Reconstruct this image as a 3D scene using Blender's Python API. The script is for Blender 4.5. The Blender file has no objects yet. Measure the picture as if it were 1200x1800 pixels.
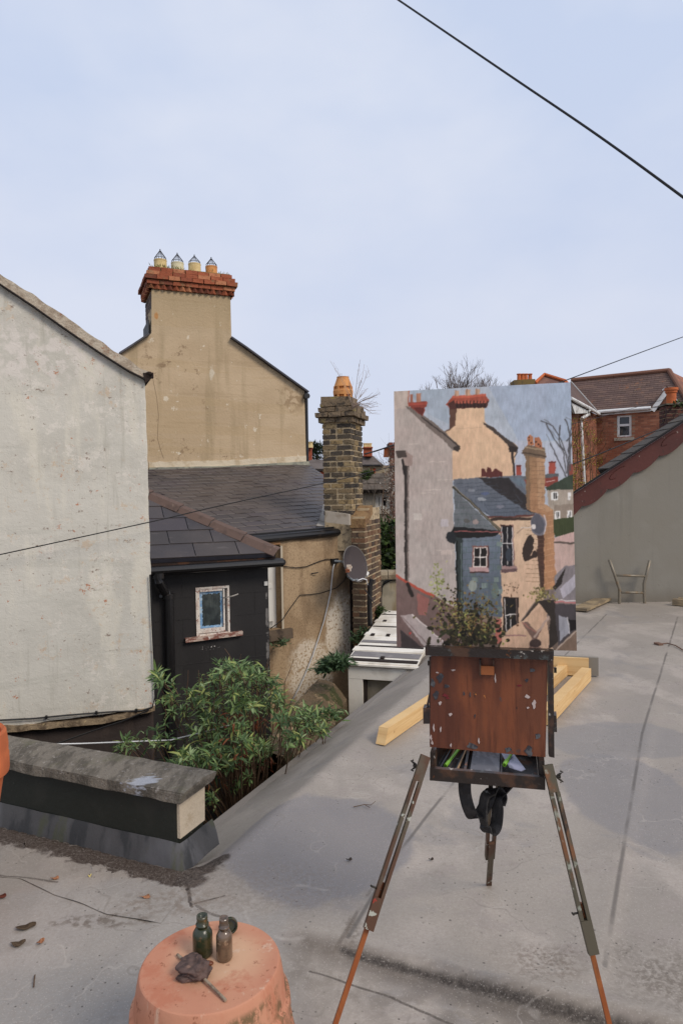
import bpy, bmesh, math, random
import numpy as np
from mathutils import Vector, Matrix, noise as mnoise
random.seed(7); np.random.seed(7)
SC = bpy.context.scene
R = math.radians

# ---------------------------------------------------------------- camera
FPX, PITCH, ROLL, EYE = 1200.0, math.atan(35/1200), 0.017, 1.6
CAMROT = Matrix.Rotation(R(90) - PITCH, 3, 'X') @ Matrix.Rotation(-ROLL, 3, 'Z')
cam_d = bpy.data.cameras.new('camera'); cam = bpy.data.objects.new('camera', cam_d)
SC.collection.objects.link(cam); SC.camera = cam
cam.matrix_world = Matrix.Translation((0, 0, EYE)) @ CAMROT.to_4x4()
cam_d.sensor_fit = 'VERTICAL'; cam_d.sensor_height = 36; cam_d.lens = 24
cam_d.clip_start = 0.05; cam_d.clip_end = 2000

# ---------------------------------------------------------------- world and sun
SUN_EL, SUN_AZ = R(40), R(131)      # azimuth clockwise from +Y (view direction)
W = bpy.data.worlds.new('World'); SC.world = W; W.use_nodes = True
nt = W.node_tree; nt.nodes.clear()
wo = nt.nodes.new('ShaderNodeOutputWorld'); bg = nt.nodes.new('ShaderNodeBackground')
sky = nt.nodes.new('ShaderNodeTexSky'); sky.sky_type = 'NISHITA'; sky.sun_disc = False
sky.sun_elevation = SUN_EL; sky.sun_rotation = SUN_AZ; sky.dust_density = 2.0
tc = nt.nodes.new('ShaderNodeTexCoord'); mp = nt.nodes.new('ShaderNodeMapping')
mp.inputs['Scale'].default_value = (1.3, 1.3, 2.4); mp.inputs['Rotation'].default_value = (.3, .5, .2)
nz = nt.nodes.new('ShaderNodeTexNoise'); nz.inputs['Scale'].default_value = 1.6
nz.inputs['Detail'].default_value = 5; nz.inputs['Roughness'].default_value = 0.5
rp = nt.nodes.new('ShaderNodeValToRGB')
rp.color_ramp.elements[0].position = 0.36; rp.color_ramp.elements[0].color = (5.75, 6.55, 8.35, 1)
rp.color_ramp.elements[1].position = 0.62; rp.color_ramp.elements[1].color = (7.3, 7.7, 8.8, 1)
mx = nt.nodes.new('ShaderNodeMixRGB'); mx.inputs['Fac'].default_value = 0.9
nt.links.new(tc.outputs['Generated'], mp.inputs['Vector']); nt.links.new(mp.outputs[0], nz.inputs['Vector'])
nt.links.new(nz.outputs['Fac'], rp.inputs['Fac']); nt.links.new(sky.outputs[0], mx.inputs[1])
hz_ = nt.nodes.new('ShaderNodeSeparateXYZ'); nt.links.new(tc.outputs['Generated'], hz_.inputs[0])
hr = nt.nodes.new('ShaderNodeMapRange'); hr.inputs['From Min'].default_value = .5; hr.inputs['From Max'].default_value = 0.0; hr.inputs['To Max'].default_value = .8; nt.links.new(hz_.outputs[2], hr.inputs['Value'])
hm = nt.nodes.new('ShaderNodeMixRGB'); nt.links.new(hr.outputs[0], hm.inputs[0]); nt.links.new(rp.outputs[0], hm.inputs[1]); hm.inputs[2].default_value = (6.2, 6.55, 7.9, 1)
nt.links.new(hm.outputs[0], mx.inputs[2]); nt.links.new(mx.outputs[0], bg.inputs['Color'])
bg.inputs['Strength'].default_value = 0.109
nt.links.new(bg.outputs[0], wo.inputs['Surface'])
sl = bpy.data.lights.new('sun', 'SUN'); so = bpy.data.objects.new('sun', sl); SC.collection.objects.link(so)
sl.energy = 2.1; sl.angle = R(22); sl.color = (1.0, 0.9, 0.78)
sdir = Vector((math.sin(SUN_AZ)*math.cos(SUN_EL), math.cos(SUN_AZ)*math.cos(SUN_EL), math.sin(SUN_EL)))
so.rotation_euler = sdir.to_track_quat('Z', 'Y').to_euler(); so.location = (5, -5, 12)
SC.view_settings.view_transform = 'Standard'; SC.view_settings.look = 'None'
SC.view_settings.exposure = 0.0; SC.view_settings.gamma = 1.0
SC.cycles.max_bounces = 6; SC.cycles.transparent_max_bounces = 12

# ---------------------------------------------------------------- geometry helpers
def ray(px, py):
    d = CAMROT @ Vector(((px-600)/FPX, -(py-900)/FPX, -1)); return d/d.y
def D(px, py, d): return Vector((0, 0, EYE)) + ray(px, py)*d
def G(px, py, z=0.0):
    r = ray(px, py); return Vector((0, 0, EYE)) + r*((z-EYE)/r.z)
class Fr:
    """a plane: origin o, horizontal u, second axis v, normal n = u x v"""
    def __init__(s, o, u, v):
        s.o = Vector(o); s.u = Vector(u).normalized(); s.v = Vector(v).normalized(); s.n = s.u.cross(s.v).normalized()
    def p(s, a, b, c=0.0): return s.o + s.u*a + s.v*b + s.n*c
    def ab(s, px, py, off=0.0):
        r = ray(px, py); c = Vector((0, 0, EYE)); t = (s.o + s.n*off - c).dot(s.n)/r.dot(s.n)
        q = c + r*t - s.o; return (q.dot(s.u), q.dot(s.v))
    def q(s, px, py, off=0.0): return s.p(*s.ab(px, py, off), off)
def VF(px, py, d, T):
    th = math.atan(T); u = (math.cos(th), math.sin(th), 0); return Fr(D(px, py, d), u, (0, 0, 1))
def RF(o, u, pitch):
    u = Vector(u).normalized(); back = Vector((-u.y, u.x, 0))
    return Fr(o, u, back*math.cos(pitch) + Vector((0, 0, math.sin(pitch))))

def face(bm, pts):
    vs = [bm.verts.new(p) for p in pts]
    return bm.faces.new(vs)
def prism(bm, pts, vec):
    f = face(bm, pts); r = bmesh.ops.extrude_face_region(bm, geom=[f])
    bmesh.ops.translate(bm, verts=[e for e in r['geom'] if isinstance(e, bmesh.types.BMVert)], vec=Vector(vec))
    return bm
def box8(bm, c):  # c: 8 points, 0-3 one face, 4-7 the opposite
    v = [bm.verts.new(p) for p in c]
    for f in ((0,1,2,3),(7,6,5,4),(0,4,5,1),(1,5,6,2),(2,6,7,3),(3,7,4,0)): bm.faces.new([v[i] for i in f])
def fbox(bm, F, a0, a1, b0, b1, c0, c1, j=0.0):
    J = lambda: random.uniform(-j, j) if j else 0
    box8(bm, [F.p(a+J(), b+J(), c+J()) for a, b, c in
              ((a0,b0,c0),(a1,b0,c0),(a1,b1,c0),(a0,b1,c0),(a0,b0,c1),(a1,b0,c1),(a1,b1,c1),(a0,b1,c1))])
def wbox(bm, x0, x1, y0, y1, z0, z1, j=0.0):
    fbox(bm, Fr((0,0,0), (1,0,0), (0,1,0)), x0, x1, y0, y1, z0, z1, j)
def bar(bm, p, q, w, h, up=(0,0,1), j=0.0):
    p, q = Vector(p), Vector(q); d = (q-p); L = d.length; d.normalize()
    s = d.cross(Vector(up)).normalized(); F = Fr(p, d, s)
    fbox(bm, F, 0, L, -w/2, w/2, -h/2, h/2, j)
def tube(bm, pts, r, seg=6, r2=None, cap=True):
    pts = [Vector(p) for p in pts]; n = len(pts); rings = []
    for i, p in enumerate(pts):
        t = (pts[min(i+1, n-1)] - pts[max(i-1, 0)]).normalized()
        a = t.cross(Vector((0, 0, 1)) if abs(t.z) < .93 else Vector((1, 0, 0))).normalized(); b = t.cross(a)
        rr = r if r2 is None else r + (r2-r)*i/(n-1)
        rings.append([bm.verts.new(p + a*rr*math.cos(k*6.2832/seg) + b*rr*math.sin(k*6.2832/seg)) for k in range(seg)])
    for i in range(n-1):
        for k in range(seg):
            bm.faces.new((rings[i][k], rings[i][(k+1) % seg], rings[i+1][(k+1) % seg], rings[i+1][k]))
    if cap and seg > 2:
        bm.faces.new(rings[0][::-1]); bm.faces.new(rings[-1])
def lathe(bm, prof, seg=40, c=(0,0,0), sq=0.0):
    c = Vector(c); rings = []
    for r, z in prof:
        rings.append([bm.verts.new(c + Vector((r*math.cos(k*6.28318/seg), r*math.sin(k*6.28318/seg), z))) for k in range(seg)])
    for i in range(len(prof)-1):
        for k in range(seg):
            bm.faces.new((rings[i][k], rings[i][(k+1) % seg], rings[i+1][(k+1) % seg], rings[i+1][k]))
    if prof[0][0] > 1e-5: bm.faces.new(rings[0][::-1])
    if prof[-1][0] > 1e-5: bm.faces.new(rings[-1])
def clip(bm, F, poly):
    """keep what is inside a convex polygon given in F's (a, b)"""
    n = len(poly); area = sum(poly[i][0]*poly[(i+1) % n][1] - poly[(i+1) % n][0]*poly[i][1] for i in range(n))
    if area < 0: poly = poly[::-1]
    for i in range(n):
        a, b = poly[i], poly[(i+1) % n]; e = F.u*(b[0]-a[0]) + F.v*(b[1]-a[1])
        out = e.cross(F.n).normalized()
        g = bmesh.ops.bisect_plane(bm, geom=bm.verts[:]+bm.edges[:]+bm.faces[:], plane_co=F.p(*a), plane_no=out, clear_outer=True)
        ed = [x for x in g['geom_cut'] if isinstance(x, bmesh.types.BMEdge)]
        if ed:
            try: bmesh.ops.holes_fill(bm, edges=ed, sides=12)
            except Exception: pass
def wallpoly(bm, F, poly, depth, holes=()):
    """wall of outline poly (F's a,b), thickness depth to the back, rectangular holes (a0,a1,b0,b1)"""
    f = face(bm, [F.p(a, b) for a, b in poly])
    for h in holes:
        for co, no in ((F.p(h[0],0),F.u),(F.p(h[1],0),F.u),(F.p(0,h[2]),F.v),(F.p(0,h[3]),F.v)):
            bmesh.ops.bisect_plane(bm, geom=bm.verts[:]+bm.edges[:]+bm.faces[:], plane_co=co, plane_no=no)
    kill = []
    for f in bm.faces:
        c = f.calc_center_median() - F.o; a, b = c.dot(F.u), c.dot(F.v)
        if any(h[0] < a < h[1] and h[2] < b < h[3] for h in holes): kill.append(f)
    bmesh.ops.delete(bm, geom=kill, context='FACES')
    r = bmesh.ops.extrude_face_region(bm, geom=bm.faces[:])
    bmesh.ops.translate(bm, verts=[e for e in r['geom'] if isinstance(e, bmesh.types.BMVert)], vec=-F.n*depth)
def rough_up(bm, amp, scale, seed=0):
    for v in bm.verts:
        q = v.co*scale + Vector((seed, seed*2, 0)); v.co += Vector(mnoise.noise_vector(q))*amp

def slates(F, poly, w, h, th, lap=0.35, jit=0.004, tilt=1.0):
    bm = bmesh.new(); A = [p[0] for p in poly]; B = [p[1] for p in poly]
    nb = int((max(B)-min(B))/h)+2; na = int((max(A)-min(A))/w)+3
    for i in range(-1, nb):
        b = min(B)+i*h; off = (w/2 if i % 2 else 0)+random.uniform(-.01, .01)
        for k in range(-1, na):
            a = min(A)+k*w-off; g = w*0.008+.001; dz = random.uniform(0, jit); jb = random.uniform(-jit, jit)
            L = h*(1+lap); t = th*(1+lap)*tilt
            box8(bm, [F.p(a+g,b+jb,t*.9+dz), F.p(a+w-g,b+jb,t*.9+dz*.4), F.p(a+w-g,b+L,0.001), F.p(a+g,b+L,0.001),
                      F.p(a+g,b+jb,t*.9+dz+th), F.p(a+w-g,b+jb,t*.9+dz*.4+th), F.p(a+w-g,b+L,th+.001), F.p(a+g,b+L,th+.001)])
    clip(bm, F, poly); return bm

def bricks(bm, F, W_, Dp, z0, z1, bl, bh, mo, proud=.008, j=.003, corbel=None, miss=0.0):
    """courses of real bricks round a W_ x Dp stack, F: front frame (a from 0 to W_), depth goes to -n"""
    z = z0; i = 0
    while z + bh <= z1 + .001:
        e = proud + (corbel(z) if corbel else 0)
        for side in range(4):
            if side == 0: f, L = F, W_
            elif side == 1: f, L = Fr(F.p(W_, 0, 0), -F.n, F.v), Dp
            elif side == 2: f, L = Fr(F.p(W_, 0, -Dp), -F.u, F.v), W_
            else: f, L = Fr(F.p(0, 0, -Dp), F.n, F.v), Dp
            full = (side % 2 == i % 2)
            s0, s1 = (-e, L+e) if full else (.098-e+mo, L-.098+e-mo)
            n = max(1, round((s1-s0+mo)/(bl if full or i % 3 else bl*.55))); stp = (s1-s0+mo)/n
            for k in range(n):
                if random.random() < miss: continue
                fbox(bm, f, s0+k*stp, s0+(k+1)*stp-mo, z, z+bh-mo, e-.098, e+random.uniform(-j, j), j*.7)
        z += bh; i += 1

# ---------------------------------------------------------------- object helpers
ROOTS = {}
def link(o): SC.collection.objects.link(o)
def mesh_of(name, bm, recalc=True):
    if recalc: bmesh.ops.recalc_face_normals(bm, faces=bm.faces[:])
    me = bpy.data.meshes.new(name); bm.to_mesh(me); bm.free(); return me
def thing(name, loc, label, cat, group=None):
    o = bpy.data.objects.new(name, None); o.location = loc; o.empty_display_size = .1; link(o)
    o['label'] = label; o['category'] = cat
    if group: o['group'] = group
    ROOTS[o.name] = Vector(loc); return o
def base_of(o): return ROOTS[o.name]
def part(name, bm, m, parent, smooth=False, label=None, recalc=True):
    me = mesh_of(name, bm, recalc) if isinstance(bm, bmesh.types.BMesh) else bm
    b = base_of(parent); me.transform(Matrix.Translation(-b)); me.materials.append(m)
    if smooth: me.shade_smooth()
    o = bpy.data.objects.new(name, me); o.parent = parent; link(o); ROOTS[o.name] = b
    if label: o['label'] = label
    return o
def single(name, bm, m, label, cat, group=None, smooth=False, kind=None, recalc=True, loc=None):
    me = mesh_of(name, bm, recalc) if isinstance(bm, bmesh.types.BMesh) else bm
    if loc is None:
        co = np.empty(len(me.vertices)*3); me.vertices.foreach_get('co', co); co = co.reshape(-1, 3)
        loc = Vector(((co[:,0].min()+co[:,0].max())/2, (co[:,1].min()+co[:,1].max())/2, co[:,2].min()))
    if kind == 'structure': loc = Vector((0, 0, 0))
    me.transform(Matrix.Translation(-Vector(loc))); me.materials.append(m)
    if smooth: me.shade_smooth()
    o = bpy.data.objects.new(name, me); o.location = loc; link(o); ROOTS[o.name] = Vector(loc)
    if label: o['label'] = label
    if cat: o['category'] = cat
    if group: o['group'] = group
    if kind: o['kind'] = kind
    return o
def new(): return bmesh.new()

# ---------------------------------------------------------------- materials
def C(r, g, b, k=1.0):
    f = lambda c: ((c/255+.055)/1.055)**2.4 if c > 10 else c/255/12.92
    return (min(f(r)*k, 1), min(f(g)*k, 1), min(f(b)*k, 1), 1)
def mat(name, base, layers=(), rough=.85, bump=None, island=None, spec=.3, metal=0, vcol=None, coat=0, bumps=()):
    m = bpy.data.materials.new(name); m.use_nodes = True; t = m.node_tree; N = t.nodes; Lk = t.links
    bs = N['Principled BSDF']; bs.inputs['Roughness'].default_value = rough
    bs.inputs['Specular IOR Level'].default_value = spec; bs.inputs['Metallic'].default_value = metal
    bs.inputs['Coat Weight'].default_value = coat
    geo = N.new('ShaderNodeNewGeometry'); pos = geo.outputs['Position']
    def val(x):
        v = N.new('ShaderNodeValue'); v.outputs[0].default_value = x; return v.outputs[0]
    def math_(op, a, b=None, clampv=False):
        n = N.new('ShaderNodeMath'); n.operation = op; n.use_clamp = clampv
        for i, q in enumerate((a, b)):
            if q is None: continue
            if isinstance(q, (int, float)): n.inputs[i].default_value = q
            else: Lk.new(q, n.inputs[i])
        return n.outputs[0]
    def vm(op, a, b=None, out=0, scale=None):
        n = N.new('ShaderNodeVectorMath'); n.operation = op
        for i, q in enumerate((a, b)):
            if q is None: continue
            if isinstance(q, (tuple, list, Vector)): n.inputs[i].default_value = tuple(q)
            else: Lk.new(q, n.inputs[i])
        if scale is not None:
            if isinstance(scale, (int, float)): n.inputs['Scale'].default_value = scale
            else: Lk.new(scale, n.inputs['Scale'])
        return n.outputs[out]
    def noise(s, detail=5, rgh=.55, dist=0, off=0):
        sc = s if isinstance(s, (tuple, list)) else (s, s, s)
        q = vm('MULTIPLY', pos, sc)
        if off: q = vm('ADD', q, (off, off*1.7, off*.3))
        n = N.new('ShaderNodeTexNoise'); n.inputs['Scale'].default_value = 1; n.inputs['Detail'].default_value = detail
        n.inputs['Roughness'].default_value = rgh; n.inputs['Distortion'].default_value = dist
        Lk.new(q, n.inputs['Vector']); return n.outputs['Fac']
    def rng(v, lo, hi, f=1.0):
        n = N.new('ShaderNodeMapRange'); n.interpolation_type = 'SMOOTHSTEP'
        n.inputs['From Min'].default_value = lo; n.inputs['From Max'].default_value = hi
        n.inputs['To Min'].default_value = 0; n.inputs['To Max'].default_value = f
        if lo > hi:
            n.inputs['From Min'].default_value = hi; n.inputs['From Max'].default_value = lo
            n.inputs['To Min'].default_value = f; n.inputs['To Max'].default_value = 0
        Lk.new(v, n.inputs['Value']); return n.outputs[0]
    def mix(a, b, f):
        n = N.new('ShaderNodeMixRGB')
        if isinstance(f, (int, float)): n.inputs[0].default_value = f
        else: Lk.new(f, n.inputs[0])
        for i, q in ((1, a), (2, b)):
            if isinstance(q, tuple): n.inputs[i].default_value = q
            else: Lk.new(q, n.inputs[i])
        return n.outputs[0]
    col = base
    if vcol:
        n = N.new('ShaderNodeVertexColor'); n.layer_name = vcol; col = n.outputs['Color']
    if island:
        n = N.new('ShaderNodeValToRGB'); Lk.new(geo.outputs['Random Per Island'], n.inputs[0]); r = n.color_ramp
        while len(r.elements) > 1: r.elements.remove(r.elements[0])
        for i, c in enumerate(island):
            e = r.elements[0] if i == 0 else r.elements.new(i/len(island))
            e.position = i/len(island); e.color = c
        r.interpolation = 'CONSTANT' if len(island) > 3 else 'LINEAR'; col = n.outputs[0]
    for L in layers:
        k = L.get('t', 'n'); f = L.get('f', 1.0)
        if k == 'n':
            m_ = rng(noise(L.get('s', 3), L.get('d', 5), L.get('r', .55), L.get('w', 0), L.get('o', 0)), L.get('lo', .45), L.get('hi', .6), f)
        elif k == 'v':
            n = N.new('ShaderNodeTexVoronoi'); n.inputs['Scale'].default_value = 1
            sc = L['s'] if isinstance(L['s'], (tuple, list)) else (L['s'],)*3
            nn = noise(L.get('ws', 30))
            Lk.new(vm('MULTIPLY', pos, sc), n.inputs['Vector'])
            m_ = rng(math_('ADD', n.outputs['Distance'], math_('MULTIPLY', nn, L.get('wa', .15))), L['hi'], L['lo'], f)
        elif k == 'spot':
            q = vm('SUBTRACT', pos, L['c0']); q = vm('DIVIDE', q, L['rad']); d = vm('LENGTH', q, out=1)
            d = math_('ADD', d, math_('MULTIPLY', math_('SUBTRACT', noise(L.get('s', 6)), .5), L.get('wa', 1.0)))
            m_ = rng(d, L.get('hi', 1.0), L.get('lo', .8), f)
        elif k == 'seg':
            a = Vector(L['a']); b = Vector(L['b']); ba = b-a
            pa = vm('SUBTRACT', vm('MULTIPLY', pos, (1, 1, 0)) if abs(a.z)+abs(b.z) < 1e-6 else pos, a)
            pa = vm('ADD', pa, vm('SCALE', (1, 1, 1), None, scale=math_('MULTIPLY', math_('SUBTRACT', noise(L.get('s', 4)), .5), L.get('wa', .02))))
            h = math_('DIVIDE', vm('DOT_PRODUCT', pa, ba, out=1), ba.dot(ba), True)
            d = vm('LENGTH', vm('SUBTRACT', pa, vm('SCALE', ba, None, scale=h)), out=1)
            m_ = rng(d, L['wd'], L['wd']*L.get('soft', .4), f)
        elif k == 'z':      # real height band (splash line, tide mark)
            sep = N.new('ShaderNodeSeparateXYZ'); Lk.new(pos, sep.inputs[0])
            m_ = rng(math_('ADD', sep.outputs[2], math_('MULTIPLY', math_('SUBTRACT', noise(L.get('s', 6)), .5), L.get('wa', .1))), L['lo'], L['hi'], f)
        elif k == 'up':     # what settles on upward faces
            m_ = rng(vm('DOT_PRODUCT', geo.outputs['Normal'], L.get('dir', (0, 0, 1)), out=1), L.get('lo', .3), L.get('hi', .8), f)
        elif k == 'band':   # tide mark: a thin contour of the noise
            m_ = rng(math_('ABSOLUTE', math_('SUBTRACT', noise(L['s'], L.get('d', 3), .5, 0, L.get('o', 0)), L.get('c_', .5))), L['wd'], 0, f)
        if 'zm' in L:
            sp_ = N.new('ShaderNodeSeparateXYZ'); Lk.new(pos, sp_.inputs[0]); m_ = math_('MULTIPLY', m_, rng(sp_.outputs[2], *L['zm']))
        if 'nm' in L:
            s_, lo_, hi_ = L['nm']; m_ = math_('MULTIPLY', m_, rng(noise(s_, off=3.3), lo_, hi_))
        col = mix(col, L['c'], m_)
    if isinstance(col, tuple): bs.inputs['Base Color'].default_value = col
    else: Lk.new(col, bs.inputs['Base Color'])
    nrm = None
    for bs_, st_, di_ in (list(bumps) + ([bump] if bump else [])):
        n = N.new('ShaderNodeBump'); n.inputs['Strength'].default_value = st_; n.inputs['Distance'].default_value = di_
        Lk.new(noise(bs_, 6, .6), n.inputs['Height'])
        if nrm: Lk.new(nrm, n.inputs['Normal'])
        nrm = n.outputs[0]
    if nrm: Lk.new(nrm, bs.inputs['Normal'])
    return m
def glassy(name, col, rough=.08, layers=()):
    return mat(name, col, layers, rough=rough, spec=.6)

# ---------------------------------------------------------------- leaves
class Leaves:
    def __init__(s): s.v = []; s.f = []
    def leaf(s, p, d, l, w, curl=.3):
        d = d.normalized(); up = Vector((random.gauss(0,.35), random.gauss(0,.35), 1)); sd = d.cross(up)
        if sd.length < .1: sd = Vector((1, 0, 0))
        sd.normalize(); nn = sd.cross(d); k = len(s.v)
        s.v += [p, p+d*l*.35+sd*w/2+nn*w*.18, p+d*l*.7+sd*w*.38-nn*l*curl*.35, p+d*l-nn*l*curl, p+d*l*.7-sd*w*.38-nn*l*curl*.35,
                p+d*l*.35-sd*w/2+nn*w*.18, p+d*l*.38-nn*w*.05]
        s.f += [(k,k+1,k+6),(k+1,k+2,k+3,k+6),(k,k+6,k+5),(k+6,k+3,k+4,k+5)]
    def quad(s, p, d, l, w):
        d = d.normalized(); sd = d.cross(Vector((random.gauss(0,1), random.gauss(0,1), random.gauss(0,1)))).normalized(); k = len(s.v)
        s.v += [p, p+d*l*.5+sd*w/2, p+d*l, p+d*l*.5-sd*w/2]; s.f += [(k,k+1,k+2,k+3)]
    def mesh(s, name):
        me = bpy.data.meshes.new(name); me.from_pydata([tuple(x) for x in s.v], [], s.f); me.update(); return me
def rdir(zmin=-1):
    while True:
        d = Vector((random.gauss(0,1), random.gauss(0,1), random.gauss(0,1))).normalized()
        if d.z >= zmin: return d
def inpoly(x, y, poly):
    c = False; n = len(poly)
    for i in range(n):
        x1, y1 = poly[i]; x2, y2 = poly[(i+1) % n]
        if (y1 > y) != (y2 > y) and x < (x2-x1)*(y-y1)/(y2-y1)+x1: c = not c
    return c
def twig(bm, p, d, l, r, depth, spread=.5, seg=4, up=.1, kids=(2, 3), nseg=3):
    pts = [Vector(p)]; q = Vector(p); dd = Vector(d).normalized()
    for i in range(nseg):
        dd = (dd + rdir()*.16 + Vector((0, 0, up))).normalized(); q = q + dd*l/nseg; pts.append(q.copy())
    tube(bm, pts, r, seg, r*.6, cap=False)
    if depth > 0:
        for _ in range(random.randint(*kids)):
            t = random.uniform(.45, 1); b = pts[0].lerp(pts[-1], t) if t < .95 else pts[-1]
            i = min(int(t*nseg), nseg-1); b = pts[i].lerp(pts[i+1], t*nseg-i) if t < 1 else pts[-1]
            twig(bm, b, (dd + rdir()*spread), l*random.uniform(.55, .8), r*.6, depth-1, spread, max(3, seg-1), up, kids, nseg)

# ================================================================ MATERIALS OF THE SETTING
BLK = C(30, 28, 27); DIRT = C(60, 50, 40)
c0 = G(395, 1510); c1 = G(755, 1188); cA = (c1-c0).normalized(); cN = Vector((-cA.y, cA.x, 0))   # roof arris, cN to the yard side
k0 = G(629, 1672); k1 = G(1147, 1800); kA = (k1-k0).normalized(); kN = Vector((kA.y, -kA.x, 0)); kL = (k1-k0).length  # step, kN to camera
farY = G(1100, 1059).y
q0 = G(325, 1548); q1 = G(0, 1465); qA = (q0-q1).normalized(); qB = Vector((-qA.y, qA.x, 0))      # foot of the parapet
seams = [((1190,1085),(1128,1290)), ((1128,1290),(1062,1700)), ((560,1690),(622,1600)), ((622,1600),(760,1420)), ((760,1420),(860,1300)), ((860,1300),(1080,1062)), ((640,1600),(860,1300))]
sl_ = []
for a, b in seams[:2] + [((612,1650),(700,1500)), ((700,1500),(905,1240)), ((905,1240),(1065,1080))]:
    sl_.append(dict(t='seg', a=G(*a), b=G(*b), wd=.013, wa=.012, soft=.2, c=C(84,78,72), f=.7, nm=(3, .3, .55)))
deck_layers = [
    dict(s=.9, lo=.38, hi=.62, c=C(138,130,121), f=.7),
    dict(s=(2.2, 1.4, 1), lo=.5, hi=.64, c=C(176,165,154), f=.6, o=4),
    dict(s=5, lo=.52, hi=.62, c=C(148,138,130), f=.6, r=.7, o=9),
    dict(s=2.2, lo=.58, hi=.66, c=C(130,126,123), f=.5, o=15, w=.6),
    dict(s=9, lo=.62, hi=.72, c=C(120,110,98), f=.45, r=.7, o=2),
    dict(s=(30,11,11), lo=.66, hi=.76, c=C(200,195,188), f=.35, r=.7, o=5),
    dict(t='spot', c0=G(60,1700), rad=(1.0,.55,1), s=3, wa=.9, c=C(146,143,138), f=.5),
    # puddle marks and washes
    dict(t='spot', c0=G(560,1480), rad=(.45,.5,1), s=3, wa=.5, lo=.88, hi=1, c=C(122,119,120), f=.75),
    dict(t='spot', c0=G(1110,1400), rad=(.35,.6,1), s=3, wa=.5, lo=.88, hi=1, c=C(124,121,121), f=.65),
    dict(t='spot', c0=G(1090,1300), rad=(.5,.35,1), s=2, wa=.6, lo=.88, hi=1, c=C(126,123,122), f=.6),
    # dirt patches and joints; below the step, shade and dirt painted as dark bands
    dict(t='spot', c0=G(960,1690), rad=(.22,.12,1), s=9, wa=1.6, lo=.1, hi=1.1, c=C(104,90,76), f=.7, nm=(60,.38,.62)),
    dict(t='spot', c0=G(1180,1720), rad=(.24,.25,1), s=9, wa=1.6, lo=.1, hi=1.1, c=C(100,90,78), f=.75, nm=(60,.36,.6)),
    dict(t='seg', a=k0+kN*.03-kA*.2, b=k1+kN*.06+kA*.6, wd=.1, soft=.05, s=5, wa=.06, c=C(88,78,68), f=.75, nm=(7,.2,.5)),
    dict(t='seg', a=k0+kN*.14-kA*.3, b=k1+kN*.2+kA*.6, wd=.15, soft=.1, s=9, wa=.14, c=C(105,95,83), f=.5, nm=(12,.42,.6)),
    dict(t='seg', a=G(545,1705), b=G(690,1745), wd=.007, soft=.3, s=4, wa=.02, c=C(80,72,64), f=.9),
    dict(t='seg', a=G(690,1745), b=G(850,1810), wd=.008, soft=.3, s=4, wa=.02, c=C(80,72,64), f=.9),
    dict(t='seg', a=G(655,1560), b=G(585,1680), wd=.012, soft=.3, s=9, wa=.03, c=C(90,80,70), f=.7, nm=(7,.4,.6)),
    # cracks in the old felt by the parapet
    dict(t='seg', a=G(330,1562), b=G(336,1596), wd=.01, soft=.3, s=14, wa=.02, c=C(50,44,40)),
    dict(t='seg', a=G(336,1592), b=G(395,1575), wd=.008, soft=.3, s=14, wa=.02, c=C(70,62,56)),
    dict(t='seg', a=G(100,1552), b=G(0,1540), wd=.009, soft=.3, s=14, wa=.02, c=C(80,72,64), f=.8),
    dict(t='seg', a=G(345,1594), b=G(385,1612), wd=.01, soft=.3, s=14, wa=.02, c=C(80,72,64), f=.8),
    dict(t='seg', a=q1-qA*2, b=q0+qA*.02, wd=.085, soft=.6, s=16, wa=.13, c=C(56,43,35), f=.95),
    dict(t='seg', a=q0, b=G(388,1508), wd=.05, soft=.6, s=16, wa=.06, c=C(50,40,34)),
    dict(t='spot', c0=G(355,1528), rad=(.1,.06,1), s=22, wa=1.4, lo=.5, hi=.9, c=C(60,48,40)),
    dict(t='seg', a=k0+kN*.012-kA*.05, b=k1+kN*.02+kA*.6, wd=.026, soft=.05, s=3, wa=.012, c=C(52,45,39), f=.95),  # shade under the step's lip, painted as a crisp dark line
    dict(t='spot', c0=G(300,1590), rad=(.3,.12,1), s=8, wa=1.4, lo=.3, hi=1, c=C(112,98,84), f=.6, nm=(30,.42,.6)),
    dict(t='spot', c0=G(175,1620), rad=(.22,.05,1), s=14, wa=1.8, lo=.5, hi=1, c=C(92,80,68), f=.75, nm=(26,.42,.58)),
    dict(t='spot', c0=G(470,1560), rad=(.5,.3,1), s=9, wa=1.2, lo=.3, hi=1, c=C(120,108,96), f=.4, nm=(50,.42,.6)),
    dict(t='spot', c0=G(120,1770), rad=(.5,.3,1), s=3, wa=1.0, lo=.3, hi=1, c=C(134,132,128), f=.6),
    dict(t='spot', c0=G(620,1640), rad=(.05,.14,1), s=9, wa=1.2, lo=.3, hi=1, c=C(100,88,76), f=.7, nm=(40,.4,.6)),
    dict(s=70, lo=.4, hi=.66, c=C(130,120,110), f=.35, r=.75), dict(s=(160,160,160), lo=.56, hi=.68, c=C(192,184,174), f=.35, r=.6),
    # small specks
    dict(t='v', s=34, lo=.08, hi=.22, c=C(58,51,44), f=.9, ws=60, wa=.1, nm=(2.0,.47,.56)), dict(t='v', s=22, lo=.1, hi=.2, c=C(60,54,48), f=.8, ws=60, wa=.1, nm=(1.6,.56,.64)), dict(t='band', s=1.6, wd=.006, c=C(120,112,103), f=.45, nm=(2,.45,.6)), dict(t='band', s=2.6, wd=.007, o=8, c=C(176,168,158), f=.35, nm=(2,.45,.6)),
    dict(t='v', s=16, lo=.05, hi=.16, c=C(74,62,50), f=.8, ws=60, wa=.1, nm=(1.3,.48,.58)),
    dict(t='v', s=(60,60,60), lo=.03, hi=.13, c=C(60,54,48), f=.8, ws=60, wa=.05, nm=(1.1,.6,.7)),
] + sl_
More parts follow.
